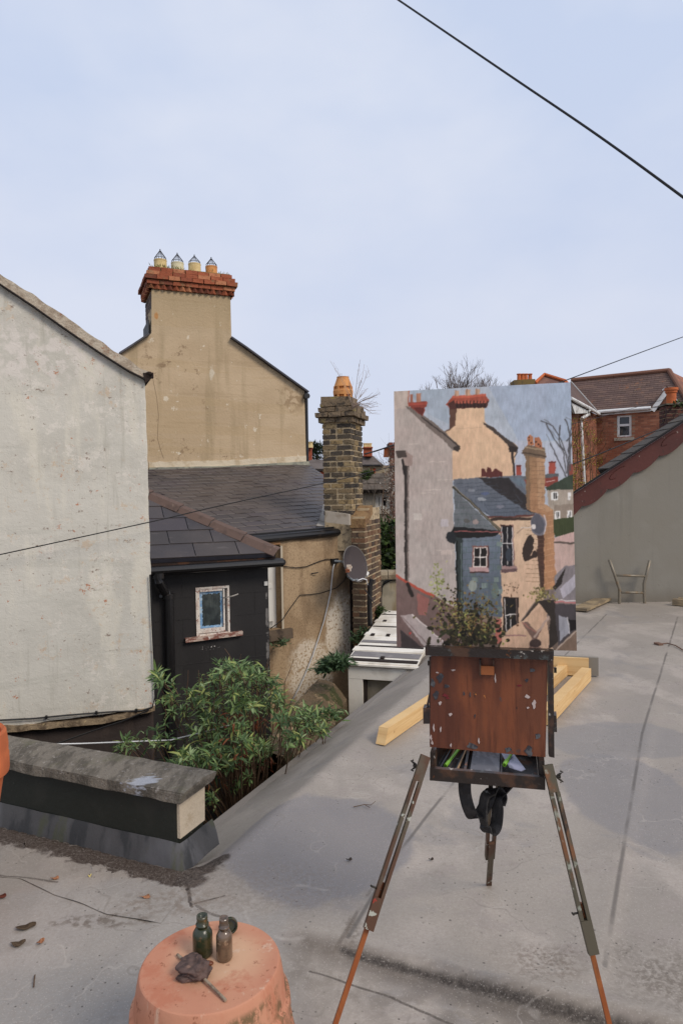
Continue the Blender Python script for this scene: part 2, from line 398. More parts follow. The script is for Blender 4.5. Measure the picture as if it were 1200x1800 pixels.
for (x_, y_, r_) in ((520,1600,.17),(0,1,0)):
    if r_:
        c_ = G(x_, y_); n_ = 14
        for i in range(2, n_-2):
            a0, a1 = (i/n_*6.283, (i+1)/n_*6.283)
            deck_layers.append(dict(t='seg', a=c_+Vector((math.cos(a0)*r_*1.1, math.sin(a0)*r_, 0)), b=c_+Vector((math.cos(a1)*r_*1.1, math.sin(a1)*r_, 0)), wd=.014, soft=.1, s=6, wa=.05, c=C(176,168,158), f=.35, nm=(8,.42,.6)))
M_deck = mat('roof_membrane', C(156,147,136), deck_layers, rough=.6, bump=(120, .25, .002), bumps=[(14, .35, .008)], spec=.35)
M_white = mat('pale_limewash', C(198,194,183), [
    dict(s=(1.1,1.1,1.9), lo=.42, hi=.62, c=C(184,180,169), f=.7, o=1),
    dict(s=(5,5,1.0), lo=.5, hi=.66, c=C(212,206,190), f=.6, o=7),
    dict(s=(.7,.7,8), lo=.55, hi=.64, c=C(166,165,154), f=.25, o=17),
    dict(s=7, lo=.53, hi=.58, c=C(216,209,198), f=.6, r=.85, o=22, nm=(.9,.48,.56)),
    dict(t='spot', c0=D(60,620,6.2), rad=(1.1,.8,.4), s=3, wa=1.2, lo=.4, hi=1, c=C(214,206,198), f=.7, nm=(12,.44,.58)),
    dict(s=6, lo=.56, hi=.62, c=C(192,168,140), f=.6, r=.85, o=31, nm=(1.3,.46,.54)),
    dict(s=10, lo=.62, hi=.645, c=C(176,112,78), f=.85, r=.8, o=41, nm=(1.6,.47,.54)),
    dict(s=(13,13,22), lo=.615, hi=.64, c=C(118,96,82), f=.8, r=.8, o=51, nm=(2.5,.48,.55)),
    dict(s=(16,16,1.2), lo=.58, hi=.72, c=C(160,156,142), f=.4, o=61)],
    rough=.9, bumps=[(9, .22, .02), (2, .3, .04), (28, .4, .008)], bump=(80, .5, .005))
M_ledge = mat('lichen_ledge', C(140,122,98), [dict(s=9, lo=.45, hi=.6, c=C(95,80,64), r=.7), dict(s=22, lo=.6, hi=.7, c=C(190,170,130), r=.7)], bump=(30, .8, .02))
M_blackw = mat('black_paint', C(44,42,42), [dict(s=(3,3,.8), lo=.45, hi=.7, c=C(58,54,52), f=.6), dict(s=12, lo=.7, hi=.74, c=C(110,105,100), f=.5)], rough=.5, bump=(40, .3, .005))
M_plinth = mat('dark_stained_render', C(58,50,47), [dict(s=(6,6,1), lo=.5, hi=.7, c=C(92,78,70), f=.6), dict(s=14, lo=.68, hi=.72, c=C(140,134,128), f=.6)], bump=(30, .5, .01))
M_gable = mat('tan_render', C(190,168,138), [
    dict(s=(.6,.6,1), lo=.42, hi=.6, c=C(178,156,126), f=.85),
    dict(s=(5,5,.4), lo=.5, hi=.68, c=C(152,134,104), f=.55, o=3),
    dict(t='z', lo=4.2, hi=5.4, c=C(158,142,114), f=.65, wa=.8, s=2),
    dict(s=(.2,.2,7), lo=.6, hi=.63, c=C(150,128,98), f=.22, o=8),
    dict(s=(.15,.15,2.2), lo=.495, hi=.5, c=C(176,152,116), f=.3, o=28),
    dict(s=5, lo=.57, hi=.63, c=C(128,106,82), f=.8, r=.8, o=12, nm=(.8,.48,.58)),
    dict(s=4, lo=.63, hi=.66, c=C(212,200,178), f=.85, r=.75, o=17),
    dict(t='spot', c0=D(372,652,12.9), rad=(.07,.3,.2), s=9, wa=2.2, lo=.4, hi=.8, c=C(206,196,176), f=.7),
    dict(t='spot', c0=D(515,700,13.4), rad=(.35,.5,.35), s=5, wa=1.2, lo=.4, hi=1, c=C(140,116,88), f=.7, nm=(9,.45,.56)),
    dict(t='spot', c0=D(272,552,12.4), rad=(.05,.3,.1), s=8, wa=.9, lo=.6, hi=.9, c=C(178,120,60), f=.7),
    dict(t='spot', c0=D(282,640,12.4), rad=(.14,.3,.07), s=8, wa=.9, lo=.6, hi=.9, c=C(140,118,92), f=.8),
    dict(s=24, lo=.62, hi=.7, c=C(150,128,98), f=.5, r=.7, o=19)], rough=.92, bump=(25, .45, .015), bumps=[(3, .3, .03)])
M_slate = mat('dark_slate', C(70,65,66), [dict(s=1.1, lo=.4, hi=.65, c=C(80,72,68), f=.6), dict(s=14, lo=.6, hi=.75, c=C(98,88,80), f=.35, r=.7),
    dict(s=(5,5,30), lo=.62, hi=.7, c=C(105,98,95), f=.3, o=4)],
    island=[C(56,52,54), C(62,57,58), C(68,62,62), C(58,53,52), C(64,58,61), C(74,67,65)], rough=.5, spec=.4, bump=(60, .3, .003))
M_slate2 = mat('blue_slate', C(70,70,75), [dict(s=6, lo=.5, hi=.7, c=C(60,57,57), f=.6)], island=[C(70,70,78), C(62,62,70), C(78,76,82), C(66,64,68)], rough=.5, bump=(40, .3, .01))
M_ridge = mat('brown_ridge_tile', C(98,80,72), [dict(s=9, lo=.5, hi=.7, c=C(80,66,60), f=.8), dict(s=20, lo=.64, hi=.7, c=C(130,112,100), f=.6)], bump=(50, .4, .006))
M_gutter = mat('black_gutter', C(26,25,26), [dict(s=8, lo=.6, hi=.75, c=C(70,60,52), f=.5), dict(s=(3,3,20), lo=.66, hi=.7, c=C(84,76,72), f=.4)], rough=.3, spec=.5)
M_wood_rot = mat('rotten_fascia', C(44,34,30), [dict(s=(6,6,20), lo=.5, hi=.65, c=C(92,60,40), f=.6)], bump=(30,.5,.01))
M_brownw = mat('brown_render', C(168,142,108), [
    dict(s=1.6, lo=.4, hi=.65, c=C(150,124,92), f=.8), dict(s=(7,7,2), lo=.5, hi=.72, c=C(132,108,80), f=.5, o=5),
    dict(s=18, lo=.55, hi=.7, c=C(122,100,76), f=.4, r=.75, o=9)], rough=.95, bump=(60, .6, .008))
M_clink = mat('clinker_brick', C(120,100,70), [dict(s=18, lo=.5, hi=.62, c=C(70,60,50), f=.8, r=.75), dict(s=26, lo=.6, hi=.7, c=C(178,155,110), f=.7, r=.7, o=4)],
    island=[C(122,104,78), C(76,69,61), C(146,124,88), C(66,60,54), C(110,96,74), C(84,75,63), C(98,85,68), C(152,132,98), C(70,63,56), C(116,100,76)], bump=(60, .9, .012))
M_clink2 = mat('old_brown_brick', C(110,80,60), [dict(s=20, lo=.5, hi=.65, c=C(70,56,46), f=.7, r=.75)],
    island=[C(116,92,70), C(88,72,58), C(130,104,78), C(74,61,53), C(116,86,64), C(100,82,66)], bump=(60, .9, .012))
M_mortar = mat('mortar', C(186,166,134), [dict(s=16, lo=.45, hi=.65, c=C(122,108,88), r=.7)], bump=(50, .6, .01))
M_redbrick = mat('cornice_brick', C(160,80,50), [dict(s=20, lo=.5, hi=.68, c=C(110,58,40), f=.8, r=.7), dict(s=5, lo=.54, hi=.66, c=C(134,116,84), f=.6, r=.7, o=4)],
    island=[C(158,88,60), C(138,76,54), C(178,118,84), C(112,64,48), C(150,84,58)], bump=(60, .7, .01))
M_dkbrick = mat('dark_brick', C(90,74,68), [dict(s=20, lo=.5, hi=.68, c=C(60,50,46), f=.8, r=.7)], island=[C(88,72,66), C(104,84,72), C(72,60,58), C(96,80,70)], bump=(60, .7, .01))
M_lead = mat('lead', C(74,73,73), [dict(s=(3,3,.8), lo=.46, hi=.6, c=C(98,97,99), f=.6), dict(s=(11,11,1.4), lo=.48, hi=.62, c=C(50,51,52), f=.8, o=3),
    dict(s=(7,7,.6), lo=.56, hi=.64, c=C(74,76,54), f=.6, o=9)], rough=.65, spec=.25, bump=(12, .5, .01))
M_flash = mat('flashing_mortar', C(176,170,150), [dict(s=6, lo=.5, hi=.65, c=C(140,134,118), f=.7)], bump=(30,.5,.01))
M_dkgreen = mat('green_black_paint', C(38,40,34), [dict(s=5, lo=.5, hi=.7, c=C(48,48,42), f=.8), dict(t='v', s=26, lo=.03, hi=.1, c=C(130,130,124), f=.7, wa=.03, nm=(3,.5,.6))], rough=.6, bump=(40,.4,.006))
M_cream = mat('cream_masonry', C(196,180,156), [dict(s=9, lo=.5, hi=.66, c=C(176,158,132), r=.7)], bump=(40,.6,.01))
M_pvc = mat('white_upvc', C(214,212,206), [dict(s=4, lo=.5, hi=.7, c=C(196,192,184), f=.6)], rough=.4)
M_pane = glassy('dark_glass', C(38,42,46), .06)
M_terra = mat('terracotta', C(182,126,100), [
    dict(s=4, lo=.4, hi=.62, c=C(190,138,110), f=.7), dict(t='spot', c0=G(385,1690,.35), rad=(.13,.12,.1), s=9, wa=.5, lo=.5, hi=1.2, c=C(204,168,136), f=.75),
    dict(s=(9,9,3), lo=.52, hi=.66, c=C(172,104,78), f=.6, r=.7, o=4), dict(s=(16,16,8), lo=.47, hi=.56, c=C(96,82,56), f=.85, r=.85, o=7, nm=(6,.4,.5), zm=(.345,.325)), dict(s=(5,5,2), lo=.5, hi=.64, c=C(176,116,88), f=.7, o=37, zm=(.35,.3)),
    dict(s=22, lo=.68, hi=.72, c=C(110,62,42), f=.7, r=.7, o=9), dict(s=(16,16,3), lo=.6, hi=.7, c=C(204,182,160), f=.5, r=.7, o=19), dict(s=34, lo=.6, hi=.66, c=C(120,70,48), f=.6, r=.7, o=29)], rough=.9, bump=(60,.35,.004))
M_terra2 = mat('orange_terracotta', C(190,104,62), [dict(s=6, lo=.5, hi=.65, c=C(168,92,58), f=.8)], rough=.85, bump=(60,.3,.004))
M_potclay = mat('buff_clay', C(214,192,140), [dict(s=9, lo=.45, hi=.65, c=C(196,170,118), f=.8), dict(s=22, lo=.6, hi=.7, c=C(170,150,110), f=.6)], bump=(60,.4,.004))
M_potpale = mat('pale_clay', C(212,204,170), [dict(s=9, lo=.45, hi=.65, c=C(196,186,150), f=.8)], bump=(60,.4,.004))
M_potor = mat('orange_clay', C(206,146,90), [dict(s=9, lo=.45, hi=.65, c=C(188,126,76), f=.8), dict(s=5, lo=.6, hi=.7, c=C(140,96,64), f=.5)], bump=(60,.4,.004))
M_wire = mat('black_cable', C(24,23,24), rough=.5)
M_wirew = mat('white_cable', C(206,206,206), rough=.5)
M_wiregr = mat('galvanised_wire', C(70,68,68), rough=.5, metal=.4)
M_moss = mat('mossy_rubble', C(104,88,68), [dict(s=5, lo=.48, hi=.6, c=C(70,72,44), r=.7), dict(s=11, lo=.55, hi=.65, c=C(150,128,98), r=.7), dict(s=9, lo=.64, hi=.7, c=C(50,40,34), r=.7, o=7)], bump=(20, 1, .04))
M_ground = mat('yard_ground', C(70,62,52), [dict(s=2, lo=.45, hi=.6, c=C(56,58,38))], bump=(20,1,.03))

# ================================================================ GROUND AND ROOF DECK
bm = new(); wbox(bm, -400, 400, -300, 600, -3.2, -3.0)
single('ground', bm, M_ground, None, None, kind='structure')

def deck_h(x, y):
    p = Vector((x, y, 0)); h = 0.006*mnoise.noise(Vector((x*1.1, y*.8, 0))) + .003*mnoise.noise(Vector((x*4, y*4, 3)))
    s = (p-k0).dot(kN); t = (p-k0).dot(kA)
    if s > -.1:
        wob = .02*mnoise.noise(Vector((t*2.2, 5, 0))); s += wob
        amp = max(.12, min(1.15, .35+.75*t/kL)); amp *= max(0, min(1, (t+.55)/.6))
        sm = lambda z: max(0, min(1, z))**2*(3-2*max(0, min(1, z)))
        h -= .042*amp*sm((s+.01)/.035)*(1-.6*sm((s-.1)/.5)); h += .018*amp*sm((s+.12)/.1)*(1-sm((s+.02)/.06))
    # laps of the membrane
    for a, b, e in LAPS:
        n_ = Vector((-(b-a).y, (b-a).x, 0)).normalized(); L = (b-a).length; u_ = (b-a)/L
        tt = (p-a).dot(u_); ss = (p-a).dot(n_)
        if -.1 < tt < L+.1 and -.03 < ss < .2: h += e*max(0, min(1, (ss+.02)/.035))*(1-max(0, min(1, ss/.2)))
    sa = (p-c0).dot(cN) + .015*mnoise.noise(Vector(((p-c0).dot(cA)*1.3, 0, 1)))
    fade = max(0, min(1, ((p-q0).dot(qB)-.06)/.22)) if (p-q0).dot(qA) < .25 else 1
    fade = max(fade, max(0, min(1, (p-c0).dot(cA)/.25)))
    if sa > 0: h -= fade*(.58*max(0, sa-.03) + (.5*.03*.5 if sa > .03 else .25*sa*sa/.03))
    elif sa > -.12: h += .006*(1+sa/.12)
    return h
LAPS = [(G(1062,1700), G(1190,1085), .012), (G(612,1650), G(1065,1080), .006)]
STRIP = .63
# deck outline: front of the parapet, outer edge of the sloping strip, foot of the grey wall
xs = np.concatenate([np.arange(-5, -2.2, .2), np.arange(-2.2, 2.6, .026), np.arange(2.6, 12, .2)])
ys = np.concatenate([np.arange(-4, .8, .4), np.arange(.8, 4.4, .026), np.arange(4.4, farY+.06, .08)])
bm = new(); grid = {}
ok_ = lambda x, y: not ((Vector((x, y, 0))-c0).dot(cN) > STRIP+.05 and (Vector((x, y, 0))-q0).dot(qB) > .12)
for i, x in enumerate(xs):
    for j, y in enumerate(ys):
        x_, y_ = float(x), float(y)
        s = (Vector((x_, y_, 0))-c0).dot(cN)
        if s > STRIP-.02 and s < STRIP+.06 and (Vector((x_, y_, 0))-q0).dot(qB) > .1:   # snap to the eave
            q = Vector((x_, y_, 0))-cN*(s-STRIP); x_, y_ = q.x, q.y
        if not ok_(x_, y_): continue
        grid[i, j] = bm.verts.new((x_, y_, deck_h(x_, y_)))
for i in range(len(xs)-1):
    for j in range(len(ys)-1):
        k = [(i, j), (i+1, j), (i+1, j+1), (i, j+1)]
        if all(q in grid for q in k): bm.faces.new([grid[q] for q in k])
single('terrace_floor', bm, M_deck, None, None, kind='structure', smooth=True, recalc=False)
# eave edge and the wall below the deck, yard side
e0 = c0 + cN*(STRIP-.02) - cA*.35; e1 = c0 + cN*(STRIP-.02) + cA*(farY-e0.y)/cA.y
F = Fr(e0, cA, (0, 0, 1)); L = (e1-e0).length; zE = deck_h(*(c0+cN*(STRIP-.03)+cA*2).xy)
bm = new(); bar(bm, F.p(.1, zE-.03, 0)+cN*.012, F.p(L, zE-.03, 0)+cN*.012, .05, .06)
single('roof_edge', bm, mat('edge_trim', C(120,114,108), bump=(30,.3,.005)), None, None, kind='structure')
root = thing('terrace_building', e0+Vector((0,0,-3)), 'rendered wall of the building under the grey roof deck', 'building')
bm = new(); box8(bm, [e0-cN*.05+Vector((0,0,-3)), e1-cN*.05+Vector((0,0,-3)), Vector((12, farY, -3)), Vector((12, -4, -3)),
                      e0-cN*.05+Vector((0,0,zE-.08)), e1-cN*.05+Vector((0,0,zE-.08)), Vector((12, farY, -.38)), Vector((12, -4, -.38))])
part('wall', bm, M_brownw, root)
bm = new(); w0 = q0+qB*.1; w1 = q0+qB*.1-qA*4
prism(bm, [w0+Vector((0,0,-3)), w1+Vector((0,0,-3)), w1+Vector((0,0,-.06)), w0+Vector((0,0,-.06))], -qB*3)
part('lower_wall', bm, M_plinth, root)

# old felt flap with a ragged top by the parapet: lies on the deck
bm = new()
edge = [(0,1500),(30,1494),(60,1502),(100,1512),(150,1540),(190,1556),(233,1608),(283,1626),(310,1600),(329,1580),(328,1566),(310,1548),(270,1538),(262,1532),(240,1528),(205,1520),(170,1516),(160,1524),(120,1506),(100,1502),(70,1490),(52,1484),(48,1494),(20,1483),(0,1475)]
low = [(0,1543),(36,1546),(97,1575),(150,1592),(187,1608),(232,1616),(283,1626)]
top = [(0,1474),(24,1486),(40,1483),(50,1495),(78,1489),(100,1504),(138,1512),(160,1518),(163,1527),(182,1522),(198,1540),(214,1530),(232,1542),(248,1536),(262,1541),(280,1548),(300,1555),(318,1564),(329,1568)]
def lerp_poly(P, t):
    n = len(P)-1; s = min(t*n, n-1e-6); i = int(s); f = s-i; return (P[i][0]*(1-f)+P[i+1][0]*f, P[i][1]*(1-f)+P[i+1][1]*f)
nA, nB = 90, 14; vv = []
for i in range(nA+1):
    t = i/nA; a = lerp_poly(low+[(300,1603),(329,1580)], t); b = lerp_poly(top, t); row = []
    for j in range(nB+1):
        f = j/nB; jx = random.uniform(-3, 3) if j == nB else 0; jy = random.uniform(-3, 3) if j == nB else 0
        P = G(a[0]*(1-f)+b[0]*f+jx, a[1]*(1-f)+b[1]*f+jy)
        lift = .0025 + .005*max(0, mnoise.noise(P*5)) + .009*(f**3)*(.5+mnoise.noise(P*8)) + (.002*(1-f)**4)*(1+mnoise.noise(P*11))
        row.append(bm.verts.new((P.x, P.y, lift)))
    vv.append(row)
for i in range(nA):
    for j in range(nB): bm.faces.new((vv[i][j], vv[i+1][j], vv[i+1][j+1], vv[i][j+1]))
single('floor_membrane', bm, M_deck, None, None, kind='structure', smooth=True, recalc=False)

# ================================================================ PARAPET
top_z = .33; cop0 = G(315, 1397, top_z); cop1 = G(392, 1359, top_z)
PW = max(.24, (cop1-cop0).dot(qB))
M_conc = mat('coping_concrete', C(122,114,102), [dict(s=(16,5,5), lo=.42, hi=.62, c=C(84,78,69), f=.9, r=.7), dict(s=30, lo=.58, hi=.68, c=C(165,158,150), f=.7, r=.75),
    dict(t='v', s=38, lo=.04, hi=.16, c=C(206,202,196), f=.8, wa=.08, nm=(4,.46,.6)), dict(s=4, lo=.6, hi=.68, c=C(96,94,70), f=.5, o=6),
    dict(t='spot', c0=D(250,1372,2.98), rad=(.1,.06,.1), s=(12,50,50), wa=2.2, lo=.5, hi=.8, c=C(172,175,182), f=.8), dict(t='seg', a=cop0-qA*.62-qB*.1, b=cop0-qA*.62+qB*.5, wd=.006, soft=.3, wa=.004, s=20, c=C(50,45,42)), dict(t='seg', a=cop0-qA*1.25-qB*.1, b=cop0-qA*1.25+qB*.5, wd=.006, soft=.3, wa=.004, s=20, c=C(50,45,42))], rough=.95, bump=(70, 1.0, .012))
root = thing('parapet_wall', q0, 'low dark painted parapet with a concrete coping and grey lead apron', 'wall')
F = Fr(Vector((0,0,0))+cop0*1, qA, (0, 0, 1))           # n points to the camera side
bo = Vector((cop0.x, cop0.y, 0)); F = Fr(bo, qA, (0, 0, 1)); E_ = .0
bm = new()
pr = [(.0,.285),(.0,.335),(-PW*.6,.349),(-PW,.335),(-PW,.29)]
NS = 44
for i in range(NS+1):
    a = -3.6+3.6*i/NS
    ring = [F.p(a + (0.02 if i == NS and k in (1,2,3) else 0), z + .004*mnoise.noise(Vector((a*9, c*9, z*9))) + .003*mnoise.noise(Vector((a*31, c*9, z*30))), c + .004*mnoise.noise(Vector((a*7, 1, z*9))) + .004*mnoise.noise(Vector((a*28, 4, z*30)))) for k, (c, z) in enumerate(pr)]
    ring = [bm.verts.new(p) for p in ring]
    if i:
        for k in range(5): bm.faces.new((prev[k], prev[(k+1) % 5], ring[(k+1) % 5], ring[k]))
    else: bm.faces.new(ring)
    prev = ring
bm.faces.new(prev[::-1])
bmesh.ops.bevel(bm, geom=[e for e in bm.edges if abs((e.verts[0].co-e.verts[1].co).normalized().dot(qA)) > .9], offset=.006, segments=2, affect='EDGES')
part('coping', bm, M_conc, root)
bm = new(); fbox(bm, F, -3.6, -.045, .02, .288, -PW+.03, -.035); rough_up(bm, .002, 9)
part('painted_body', bm, M_dkgreen, root)
bm = new(); fbox(bm, F, -.0448, -.028, .115, .284, -PW+.036, -.040, .002)
part('bare_end', bm, M_cream, root)
bm = new()
# lead apron, splayed, with a folded corner
LN = 60; prev = None
path = [(a, 0) for a in np.linspace(-3.6, -.03, LN)] + [(0, -t) for t in np.linspace(.03, PW-.02, 12)]
for i, (a, c) in enumerate(path):
    on_end = i >= LN; ring = []
    for f, z in ((0, .1), (.3, .075), (.65, .04), (1, -.012)):
        out = .004+.036*f + .006*mnoise.noise(Vector((a*4, f*3, c*9))); zz = z + .004*mnoise.noise(Vector((a*6, c*9, 3)))*(1 if f in (0,1) else 0)
        if not on_end: p = F.p(a + (out+.0 if i == LN-1 else 0), zz, -.035+out)
        else: p = F.p(-.028+out, zz, -.035 + c*1.0 + (out*.3 if i == LN else 0))
        ring.append(bm.verts.new(p))
    if prev:
        for k in range(3): bm.faces.new((prev[k], ring[k], ring[k+1], prev[k+1]))
    prev = ring
part('lead_apron', bm, M_lead, root, smooth=True, recalc=False)

# ================================================================ PALE GABLE-END HOUSE (left)
FW = VF(270, 1245, 6.5, .41)
root = thing('pale_house', FW.p(-3, -4.6, -1), 'pale weathered gable wall with peeling limewash and a sloping verge', 'house')
Wp = lambda x, y: FW.ab(x, y)
P = [Wp(272,1243), Wp(268,1000), Wp(255,668), Wp(0,497), (Wp(0,497)[0]-2.2, Wp(0,497)[1]+1.5), (Wp(0,1280)[0]-2.2, Wp(0,1281)[1])]
bm = new()
# a wavy rendered corner: subdivide the right edge
rx = []
for i in range(60):
    t = i/59; a0 = P[0][0]*(1-t)+P[2][0]*t + .002; b0 = P[0][1]*(1-t)+P[2][1]*t
    rx.append((a0 + .012*mnoise.noise(Vector((b0*5, 1, 0))) + .008*mnoise.noise(Vector((b0*22, 1, 0))), b0))
lowe = []
for i in range(24):
    t = i/23; a0 = P[5][0]*(1-t)+P[0][0]*t; b0 = P[5][1]*(1-t)+P[0][1]*t; lowe.append((a0, b0+.012*mnoise.noise(Vector((a0*4, 7, 0)))))
poly = lowe[:-1] + rx + [P[3], P[4]]
face(bm, [FW.p(a, b) for a, b in poly]); r_ = bmesh.ops.extrude_face_region(bm, geom=bm.faces[:])
bmesh.ops.translate(bm, verts=[e for e in r_['geom'] if isinstance(e, bmesh.types.BMVert)], vec=-FW.n*.5)
part('wall', bm, M_white, root)
# verge band: mortar fillet above a dark drip line
bm = new(); vA = [(-60,430),(0,483),(60,522),(115,558),(170,598),(225,634),(262,657)]; vB = [(-60,459),(0,501),(60,541),(115,580),(170,618),(225,653),(258,669)]
def strip_mesh(bm, F, A, B, off, th, n=40, amp=.004):
    A = [F.ab(*p) for p in A]; B = [F.ab(*p) for p in B]; prev = None
    for i in range(n+1):
        a = lerp_poly(A, i/n); b = lerp_poly(B, i/n)
        ja = amp*mnoise.noise(Vector((a[0]*9, 0, 0)))*2; jb = amp*mnoise.noise(Vector((a[0]*9, 5, 0)))
        ring = [bm.verts.new(p) for p in (F.p(a[0], a[1]+ja, off-th), F.p(a[0], a[1]+ja, off), F.p(b[0], b[1]+jb, off), F.p(b[0], b[1]+jb, off-th))]
        if prev:
            for k in range(4): bm.faces.new((prev[k], prev[(k+1) % 4], ring[(k+1) % 4], ring[k]))
        else: bm.faces.new(ring)
        prev = ring
    bm.faces.new(prev[::-1])
strip_mesh(bm, FW, vA, vB, .05, .5, 70, .012)
M_verge = mat('verge_mortar', C(180,168,150), [dict(s=9, lo=.45, hi=.6, c=C(150,134,116), f=.8, r=.7), dict(s=4, lo=.56, hi=.62, c=C(150,104,80), f=.8, r=.75, o=5), dict(s=20, lo=.62, hi=.7, c=C(208,200,184), f=.7, r=.7)], bump=(26, .9, .02))
part('verge', bm, M_verge, root)
bm = new(); strip_mesh(bm, FW, [(x, y-1) for x, y in vB], [(x, y+1.3) for x, y in vB], .058, .05, 40, .001)
part('drip_strip', bm, mat('drip_black', C(44,38,36)), root)
bm = new(); sl0 = [FW.q(x, y, .07) for x, y in ((-60,428),(66,520),(262,656))]
for a, b in ((sl0[0], sl0[1]), (sl0[1]-Vector((0,0,.012)), sl0[2])): bar(bm, a-FW.n*.25, b-FW.n*.25, .5, .008, up=(b-a).cross(FW.n))
bm.free()
# gutter end at the eave
bm = new()
g0 = FW.q(262, 660, .03); tube(bm, [g0+FW.n*-.5, g0+FW.n*.03], .034, 10)
bar(bm, g0+FW.u*-.03, g0+FW.u*.04+Vector((0,0,.0)), .05, .05); 
part('gutter', bm, M_wood_rot, root)
bm = new(); prism(bm, [FW.q(x, y, .06) for x, y in ((252,655),(269,657),(266,664),(256,672))], -FW.n*.09)
part('eave_bracket', bm, M_wood_rot, root)
bm = new(); strip_mesh(bm, FW, [(-60,1276),(0,1276),(90,1270),(180,1262),(272,1240)], [(-60,1290),(0,1287),(90,1279),(180,1271),(272,1248)], .03, .3, 60, .008)
part('ledge', bm, M_ledge, root)
bm = new(); z_ = -3 - FW.o.z
a0 = Wp(-60,1285)[0]-2; a1 = Wp(271,1245)[0]
prism(bm, [FW.p(a0, Wp(0,1285)[1]+.0, -.06), FW.p(a0, z_, -.06), FW.p(a1, z_, -.06), FW.p(a1, Wp(271,1247)[1], -.06)], -FW.n*.4)
part('plinth', bm, M_plinth, root)
# body and roof behind
bm = new(); tp = FW.p(P[2][0]-.02, P[2][1]-.03, -.5); tq = FW.p(P[4][0], P[4][1]-.03, -.5)
prism(bm, [FW.p(P[0][0]-.05, z_, -.45), FW.p(P[2][0]-.05, P[2][1]-.05, -.45), FW.p(P[4][0], P[4][1]-.05, -.45), FW.p(P[4][0], z_, -.45)], -FW.n*.35)
part('side_wall', bm, M_white, root)
# cables
bm = new(); wc = [(-20,1267),(60,1263),(120,1257),(200,1251),(250,1249),(268,1243),(273,1225),(271,1160),(268,1100),(264,1010)]
pts = [FW.q(x, y, .035) for x, y in wc]; tube(bm, pts, .008, 6)
for x, y in ((82,1261),(170,1253),(240,1249)): fbox(bm, FW, *(lambda q: (q[0]-.01, q[0]+.01, q[1]-.012, q[1]+.012))(FW.ab(x, y, .035)), .01, .05)
single('wall_cable', bm, M_wire, 'black cable clipped along the foot and corner of the pale wall', 'cable')
bm = new(); pts = [FW.q(262,1248,.04), D(215,1268,6.2), D(160,1286,5.9), D(110,1304,5.5), D(60,1320,5.2)]
tube(bm, pts, .007, 5); single('loose_cable', bm, M_wire, 'thin dark cable sagging from the wall corner into the dark yard', 'cable')
bm = new(); tube(bm, [D(60,1312,4.6), D(100,1308,4.7), D(145,1307,4.8), D(220,1304,4.9), D(300,1301,5.0), D(360,1286,5.1), D(402,1275,5.2)], .0055, 5)
single('white_rope', bm, M_wirew, 'thin white line strung behind the parapet through the bush', 'rope')

# ================================================================ TAN GABLE HOUSE with the big chimney
FG = VF(400, 700, 13.0, .41)
g = lambda x, y: FG.ab(x, y)
root = thing('gable_house', FG.p(0, -6, 0), 'tall tan rendered gable house with a wide brick-topped chimney', 'house')
out = [(405,519),(407,595),(430,613),(470,642),(535,688),(538,812),(538,880),(262,880),(150,880),(150,660),(213,620),(262,590),(266.7,585),(266.7,506)]
bm = new(); prism(bm, [FG.p(*g(x, y)) for x, y in out], -FG.n*.62)
part('wall', bm, M_gable, root)
# roofs of both slopes, seen edge on
bm = new()
for A in ([(405,594),(430,611),(470,640),(540,690)], [(210,622),(235,606),(262,588)]):
    Q = [FG.p(*g(x, y)) for x, y in A]
    for a, b in zip(Q, Q[1:]): bar(bm, a+FG.n*(-2.9), b+FG.n*(-2.9), 6.0, .03, up=(b-a).cross(FG.n))
part('roof', bm, M_slate2, root)
bm = new(); Q = [FG.p(*g(x, y)) for x, y in ((537,697),(543,697))]; tube(bm, [Q[0]+FG.n*.1, Q[0]-FG.n*6], .06, 8)
a = FG.p(*g(538,700)); tube(bm, [a-FG.n*.1+FG.u*.03, a-FG.n*.12+Vector((0,0,-1.6))+FG.u*.03], .04, 8)
part('gutter', bm, M_gutter, root)
# white mortar band at the foot
bm = new(); strip_mesh(bm, FG, [(262,812),(400,809),(538,801)], [(262,822),(400,819),(538,811)], .012, .05, 30, .01)
part('mortar_band', bm, mat('pale_band', C(206,192,168), [dict(s=5, lo=.45, hi=.65, c=C(186,168,140))], bump=(20,.5,.02)), root)
bm = new(); strip_mesh(bm, FG, [(262,822),(400,819),(541,811)], [(262,832),(400,829),(545,821)], .05, .1, 30, .004)
part('flashing', bm, mat('green_grey_flashing', C(134,134,122), [dict(s=4, lo=.45, hi=.6, c=C(160,158,140)), dict(s=14, lo=.6, hi=.7, c=C(96,92,84))], bump=(20,.5,.02)), root)
# hairline crack and bleached marks modelled as thin mortar lines
bm = new(); tube(bm, [FG.q(x, y, .002) for x, y in ((268,660),(276,700),(279,730),(277,770),(284,795),(288,806))], .0035, 4)
part('crack', bm, mat('crack_dark', C(132,114,90)), root)
